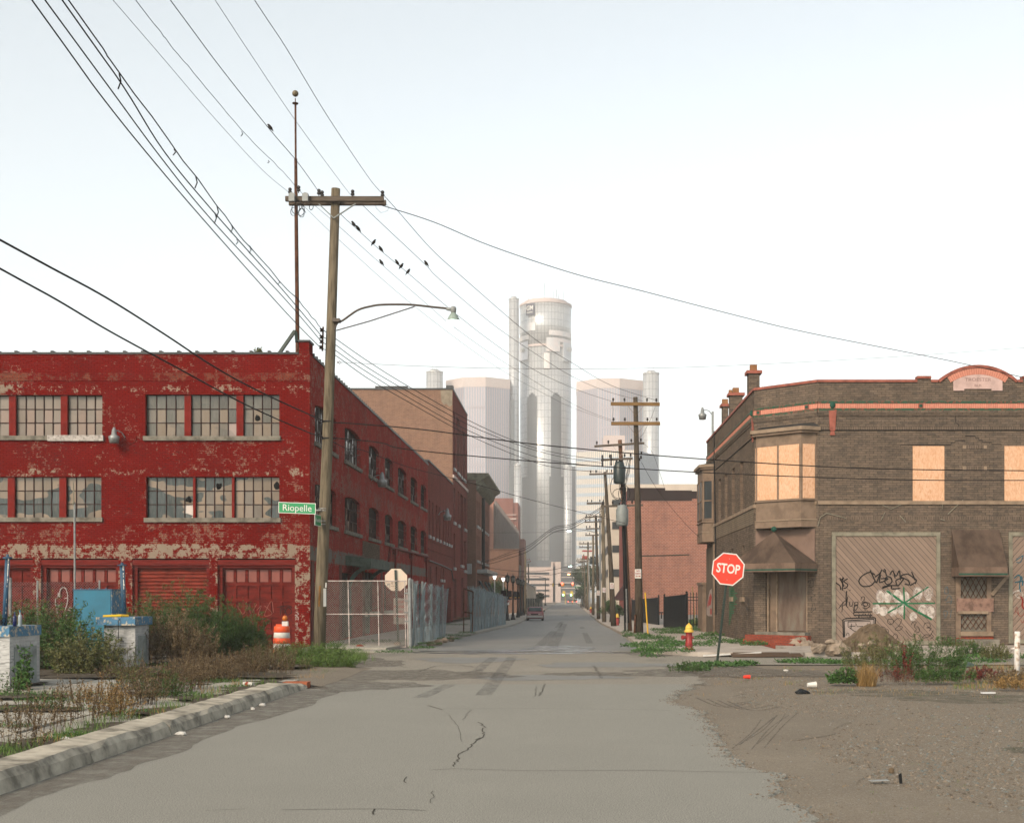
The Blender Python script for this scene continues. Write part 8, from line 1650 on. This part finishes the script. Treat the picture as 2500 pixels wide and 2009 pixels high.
# soil heap and rocks on the right sidewalk
mb = MB(); ct = G(2120,1597); nx, ny = 44, 22; ii = len(mb.v)
for j in range(ny+1):
    for i in range(nx+1):
        u, v = i/nx*2-1, j/ny*2-1; x_ = ct.x+u*1.75; y_ = 44.4+v*1.5; h = max(0, 1-(u*u*1.0+v*v))**.8*.78*(1+.3*math.sin(u*5+1)+.12*math.sin(v*9+u*7))+(rnd.uniform(-.03,.03) if u*u+v*v < .9 else 0); mb.v.append((x_, y_, max(.0,h)-.02+(.0)))
for j in range(ny):
    for i in range(nx): a = j*(nx+1)+i; mb.f.append((a,a+1,a+nx+2,a+nx+1))
o = mb.build('soil_heap', M['mound']); tag(o, 'heap of brown soil dumped against the board panel', 'soil heap')
for i, (x, y, r, lab) in enumerate(((2048,1590,.42,'largest pale concrete chunk at the left foot of the soil heap'),(1998,1588,.26,'smaller pale chunk left of the largest one'),(2028,1572,.17,'flat grey chunk resting above the two pale ones'),(2103,1582,.13,'small chunk on the front slope of the soil heap'),(2128,1576,.17,'upright chunk on the middle of the soil heap'),(2188,1592,.2,'chunk at the right foot of the soil heap'),(2175,1583,.12,'small chunk near the right end of the soil heap'))):
    g = G(x,y,.0); g.y = min(g.y, 43.2); g = P(x,y-6,42.9+.3*(i>2)); mb = MB(); rock(mb, (g.x,g.y,g.z), r*.82, (1.1,.8,.75), i+3, 9); o = mb.build('concrete_chunk', M['rock']); tag(o, lab, 'rubble', 'rubble chunks by the soil heap')
g = G(1772,1601); mb = MB(); mb.obox((g.x-.85,42.3,.02), (2.0,.35,.10), (.05,.45,0), (0,0,.03)); litter('white_board', 'white painted board lying in the cross street behind the stop sign post', 'board', mb, M['white'])
mb = MB(); mb.obox((g.x+.1,42.0,.015), (2.35,.12,.0), (0,.6,0.06), (0,0,.04)); mb.obox((g.x+.2,42.3,.05), (1.9,.1,.0), (0,.5,0.06), (0,0,.03)); litter('brown_board', 'brown planks lying flat in the cross street before the brick steps', 'board', mb, mat('weathered_brown_plank', (.19,.125,.085), .9, .3, 3, stretch=(.3,3,1)))
g = G(894,1578,.03); mb = MB(); rock(mb, (g.x,49.0,g.z+.03), .14, (1.2,.8,.7), 21, 6); litter('brick_fragment', 'orange brick fragment in front of the gate', 'brick', mb, M['step_brick'])
for i, (x, y) in enumerate(((1052,1576),(1070,1573),(1085,1567),(1102,1564))): g = G(x,y,.02); mb = MB(); rock(mb, g+Vector((0,0,.08)), .17, (1,.8,.7), 30+i, 6); o = mb.build('broken_kerbstone', M['rock']); tag(o, ['nearest','second','third','farthest'][i]+' broken kerbstone under the mesh fence', 'stone', 'broken kerbstones')
g = G(250,1628,.1); mb = MB(); rock(mb, (g.x,g.y,.25), .42, (1,.7,.8), 50, 9); litter('boulder', 'pale boulder half buried in the weeds left of the second pedestal', 'boulder', mb, M['rock'])
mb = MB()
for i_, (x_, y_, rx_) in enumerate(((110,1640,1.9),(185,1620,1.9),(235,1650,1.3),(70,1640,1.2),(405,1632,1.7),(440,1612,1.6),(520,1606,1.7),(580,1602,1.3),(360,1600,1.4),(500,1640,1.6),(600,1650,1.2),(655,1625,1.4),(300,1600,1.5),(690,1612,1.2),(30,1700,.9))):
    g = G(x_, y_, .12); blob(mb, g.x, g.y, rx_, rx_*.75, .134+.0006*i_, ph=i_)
struct(mb.build('soil_contact_shade', M['soil']))  # dark soil blobs put contact shade under the weeds
# ================================================================== VEGETATION
WG = 'tall weeds on the left lot'
def wd_(x, y, h, rad, nst, nlf, ll, lw, lm, lab, seed, **kw):
    g = G(x, y, .03); return weed(g, h, rad, nst, nlf, ll, lw, M[lm], lab, seed=seed, **kw)
wd_(110,1640,1.75,1.5,150,42,.075,.020,'lf_green','dark green weed thicket right of the left edge pedestal',1,group=WG,branch=3,name='weed_thicket')
wd_(185,1620,1.72,1.5,150,34,.055,.018,'lf_brown','brown seedhead thicket below the blue cabinet',2,group=WG,branch=4,low=.35,name='weed_thicket')
wd_(215,1652,1.15,.8,100,30,.06,.018,'lf_olive','olive weeds between the boulder and the second pedestal',3,group=WG,branch=3,name='weed_thicket')
wd_(70,1615,2.0,.9,70,32,.05,.02,'lf_olive','pale flowering stems behind the two bottles',4,group=WG,branch=3,low=.3,name='weed_thicket')
wd_(425,1628,1.5,1.1,170,30,.05,.014,'lf_brown','grey brown twiggy thicket right of the second pedestal',5,group=WG,branch=5,low=.25,name='weed_thicket')
wd_(440,1612,2.35,1.3,110,60,.07,.012,'lf_green','tall feathery green weeds reaching up the striped shutter door',6,group=WG,branch=5,low=.2,name='weed_thicket')
wd_(520,1606,1.85,1.4,150,60,.07,.012,'lf_green','rounded green bush in front of the last garage door',7,group=WG,branch=5,low=.1,lean=.5,name='weed_thicket')
wd_(580,1602,1.1,.9,120,60,.06,.011,'lf_green','low green bush tapering toward the orange barrel',8,group=WG,branch=5,low=.05,lean=.45,name='weed_thicket')
wd_(360,1590,2.1,1.1,90,50,.06,.014,'lf_olive','olive plumes behind the second pedestal',9,group=WG,branch=4,low=.3,name='weed_thicket')
wd_(310,1660,.45,.7,40,18,.03,.010,'lf_brown','dry twigs in front of the second pedestal',10,group=WG,branch=4,name='weed_thicket')
wd_(240,1575,1.95,1.3,60,26,.05,.018,'lf_brown','thin reddish stems standing before the blue cabinet',11,group=WG,branch=3,low=.4,name='weed_thicket')
wd_(150,1580,1.7,1.6,90,36,.06,.02,'lf_olive','weeds behind the chain link fence line',12,group=WG,branch=3,name='weed_thicket')
wd_(10,1700,.5,.4,20,16,.04,.02,'lf_green','leafy weeds at the foot of the left edge pedestal',13,group=WG,name='weed_thicket')
wd_(55,1690,.75,.16,9,22,.07,.05,'lf_lush','climbing vine on the corner of the left edge pedestal',14,group=WG,name='vine',lean=.1)
o = None
wd_(60,1692,1.15,.10,7,20,.07,.05,'lf_lush','upper vine leaves hanging over the left edge pedestal',15,group=WG,name='vine',lean=.05)
DG = 'dry plants along the kerb strip'
for i, (x, y, h, rad, n, m_, lab) in enumerate([(25,1850,.55,.4,26,'lf_brown','dry brown plant at the lower left corner'),(130,1800,.62,.25,16,'lf_brown','leggy dry plant left of the kerb joint'),(205,1775,.70,.3,22,'lf_brown','tallest reddish dry plant on the kerb strip'),(250,1740,.5,.45,40,'lf_gold','straw coloured tuft behind the kerb'),(310,1715,.75,.3,26,'lf_olive','pale green upright plant before the second pedestal'),(370,1700,.65,.45,44,'lf_brown','brown seedhead plant in the middle of the kerb strip'),(425,1700,.55,.5,50,'lf_brown','wide dry plant with green base'),(480,1668,.55,.9,90,'lf_brown','long low tangle of brown stems'),(560,1660,.5,.8,70,'lf_brown','right end of the brown stem tangle'),(640,1650,.7,.8,90,'lf_brown','brown and green plant nearest the kerb end'),(690,1640,.55,.7,70,'lf_olive','olive plant left of the big pole'),(330,1690,.7,.3,24,'lf_green','fresh green stalks on the broken slabs'),(180,1720,.4,.3,20,'lf_brown','small dry plant on the slab edge'),(350,1728,.5,.4,46,'lf_brown','reddish dry plant behind the first kerb joint'),(395,1712,.5,.5,50,'lf_green','green plant with dry tops near the middle kerb joint'),(455,1690,.6,.5,60,'lf_brown','tall dry tangle just left of the long low tangle'),(520,1672,.55,.6,70,'lf_brown','dense brown stems above the lush kerb grass'),(600,1650,.6,.6,80,'lf_brown','brown bush behind the drink can'),(655,1625,.6,.7,90,'lf_olive','olive bush under the traffic barrel'),(500,1640,.5,.8,60,'lf_brown','low brown scrub before the last garage door'),(60,1790,.6,.3,20,'lf_brown','thin dry stalks near the left edge'),(280,1765,.5,.35,36,'lf_gold','straw tuft beside the reddish dry plant'),(110,1745,.35,.3,18,'lf_green','small green sprout between two slabs')]):
    wd_(x, y, h*1.25, rad, n, 14, .026, .011, m_, lab, 30+i, group=DG, branch=4, low=.3, name='dry_plant', cat='plant')
wd_(800,1618,.6,.55,150,20,.13,.009,'lf_grass','grassy clump right of the big pole foot',50,name='grass_clump',cat='grass clump',lean=.7)
wd_(745,1622,.6,.6,150,20,.13,.009,'lf_grass','grassy clump left of the big pole foot',51,name='grass_clump',cat='grass clump',lean=.7)
wd_(790,1630,.38,.9,150,16,.12,.009,'lf_grass','lower grass in front of the big pole foot',52,name='grass_clump',cat='grass clump',lean=.7)
wd_(700,1606,.5,.4,40,16,.05,.02,'lf_olive','small flowering weed under the orange barrel',53,name='weed',cat='weed',branch=2)
RG = 'weeds on the right dirt lot'
wd_(2150,1640,.95,.95,70,34,.05,.010,'lf_olive','feathery green weeds before the soil heap',60,group=RG,branch=4,low=.1,name='weed_thicket')
wd_(2255,1650,.95,.95,80,38,.05,.010,'lf_green','large feathery green bush right of the rust red weed',61,group=RG,branch=4,low=.1,name='weed_thicket',lean=.5)
wd_(2185,1665,.5,.45,34,16,.03,.009,'lf_red','rust red weed in the middle of the right bush',62,group=RG,branch=3,low=.1,name='weed_thicket')
g = G(2115,1674,-.02); gw = thing('dry_grass_clump', 'golden dry grass clump at the front left of the right bush', 'grass clump', g, RG); mb = MB(); bladeset(mb, g, 420, .25, .6, .22, .005, .75); mb.build('blades', M['lf_gold'], gw)
wd_(2210,1672,1.15,.05,3,36,.045,.03,'lf_red','single tall stem with orange leaves rising from the right bush',64,group=RG,low=.4,name='tall_weed')
wd_(2060,1668,.35,.35,50,20,.05,.03,'lf_lush','low leafy weed left of the golden one',65,group=RG,name='weed')
wd_(2310,1665,.4,.7,45,30,.05,.012,'lf_green','low tail of the right bush',66,group=RG,branch=3,name='weed_thicket')
for i, (x, y, h, n, m_, lab) in enumerate([(2370,1600,.45,60,'lf_green','green weeds below the barred window'),(2430,1610,.5,60,'lf_olive','thin weeds near the white bollard'),(2460,1670,.4,50,'lf_brown','brown weeds at the foot of the white bollard'),(2400,1660,.35,40,'lf_red','thin red stems left of the white bollard'),(2350,1585,.5,24,'lf_olive','pale flowering stem before the concrete step'),(2480,1680,.3,40,'lf_gold','dry grass right of the white bollard base'),(1680,1640,.3,26,'lf_green','small feathery weed left of the leaning post'),(2315,1583,.5,30,'lf_lush','leafy weed by the barred window step')]):
    wd_(x, y, h, .5, n, 16, .04, .016, m_, lab, 80+i, group=RG, branch=3, name='weed', low=.1)
for i, (x, y, h, n, lab) in enumerate([(2330,1571,.45,26,'bright green seedling against the brown brick wall'),(1766,1540,.6,60,'weed clump at the foot of the boarded shopfront'),(1700,1530,.6,80,'weeds in front of the black panel fence'),(1740,1528,.9,60,'leafy bush in the corner by the iron pickets'),(1842,1573,.3,40,'weed at the left foot of the brick steps')]):
    wd_(x, y, h, .6 if i else .3, n, 20, .08, .05, 'lf_lush', lab, 100+i, group='green weeds along the brown building', name='weed')
# vine leaves clinging to the pedestal are part of the vine above; trees
def tree(label, x, Y, h, crown_r, n, lm, seed, zc=.6, ll=.3, name='tree', sq=(1,1,1)):
    rs = random.Random(seed); b = Vector((x,Y,gz(Y))); r_ = thing(name, label, 'tree', b); mb = MB(); tp_ = b+Vector((0,0,h*.75)); mb.tube([b, b.lerp(tp_,.5)+Vector((h*.02,0,0)), tp_], [h*.03,h*.02,h*.008], 7); cl = []
    for i in range(16):
        a = rs.uniform(0,6.283); e = rs.uniform(-.3,1.2); q = crown_r*rs.uniform(.35,.85); c = b+Vector((0,0,h*zc))+Vector((math.cos(a)*math.cos(e)*q*sq[0], math.sin(a)*math.cos(e)*q*sq[1], math.sin(e)*q*sq[2]*1.1)); cl.append((c, crown_r*rs.uniform(.25,.5))); mb.tube([b+Vector((0,0,h*rs.uniform(.3,.6))), c], [h*.008,h*.003], 4)
    mb.build('trunk', M['bark'], r_); mb = MB()
    for _ in range(n): c, r = rs.choice(cl); v = Vector((rs.gauss(0,1),rs.gauss(0,1),rs.gauss(0,.9))); v *= r*rs.uniform(.3,1)/max(.3,v.length); leaf(mb, c+v, ll*rs.uniform(.6,1.3), ll*.6, rs)
    mb.build('crown', M[lm], r_); return r_
tree('hazy green tree above the distant traffic signals', (1424-VX)/F*330, 330, 10.5, 3.4, 2600, 'lf_dark', 1, .68, .5); tree('dark tree low beside the far right kerb', (1418-VX)/F*290, 290, 5.2, 2.0, 1800, 'lf_dark', 2, .5, .4); tree('dark hazy tree behind the thin right hand poles', (1447-VX)/F*262, 262, 8.6, 3.2, 2600, 'lf_dark', 3, .6, .45)
tree('climbing shrub against the white deck building', (1489-VX)/F*112, 112, 2.3, .85, 1400, 'lf_green', 4, .5, .16, 'shrub'); tree('young green tree behind the white lamp posts', (1213-VX)/F*160, 160, 4.6, 1.6, 1500, 'lf_green', 5, .65, .25); tree('small hazy tree right of the white shed', (1318-VX)/F*285, 285, 3.4, 1.8, 1200, 'lf_dark', 6, .5, .35); tree('bush behind the black panel fence beside the awning', (1511-VX)/F*104, 104, 2.0, .6, 800, 'lf_dark', 8, .5, .16, 'shrub')
# ================================================================== HAZE
m, n, b = newmat('hazy_air'); n.nodes.remove(b); pv = N(n, 'ShaderNodeVolumePrincipled'); out = [x for x in n.nodes if x.type == 'OUTPUT_MATERIAL'][0]
pv.inputs['Color'].default_value = (.97,.965,.96,1); pv.inputs['Density'].default_value = .00040; pv.inputs['Anisotropy'].default_value = 0.0
n.links.new(pv.outputs[0], out.inputs['Volume'])
mb = MB(); mb.box(-3060,3060,-70,4560,-1.6,262); o = mb.build('haze', m); o['kind'] = 'stuff'
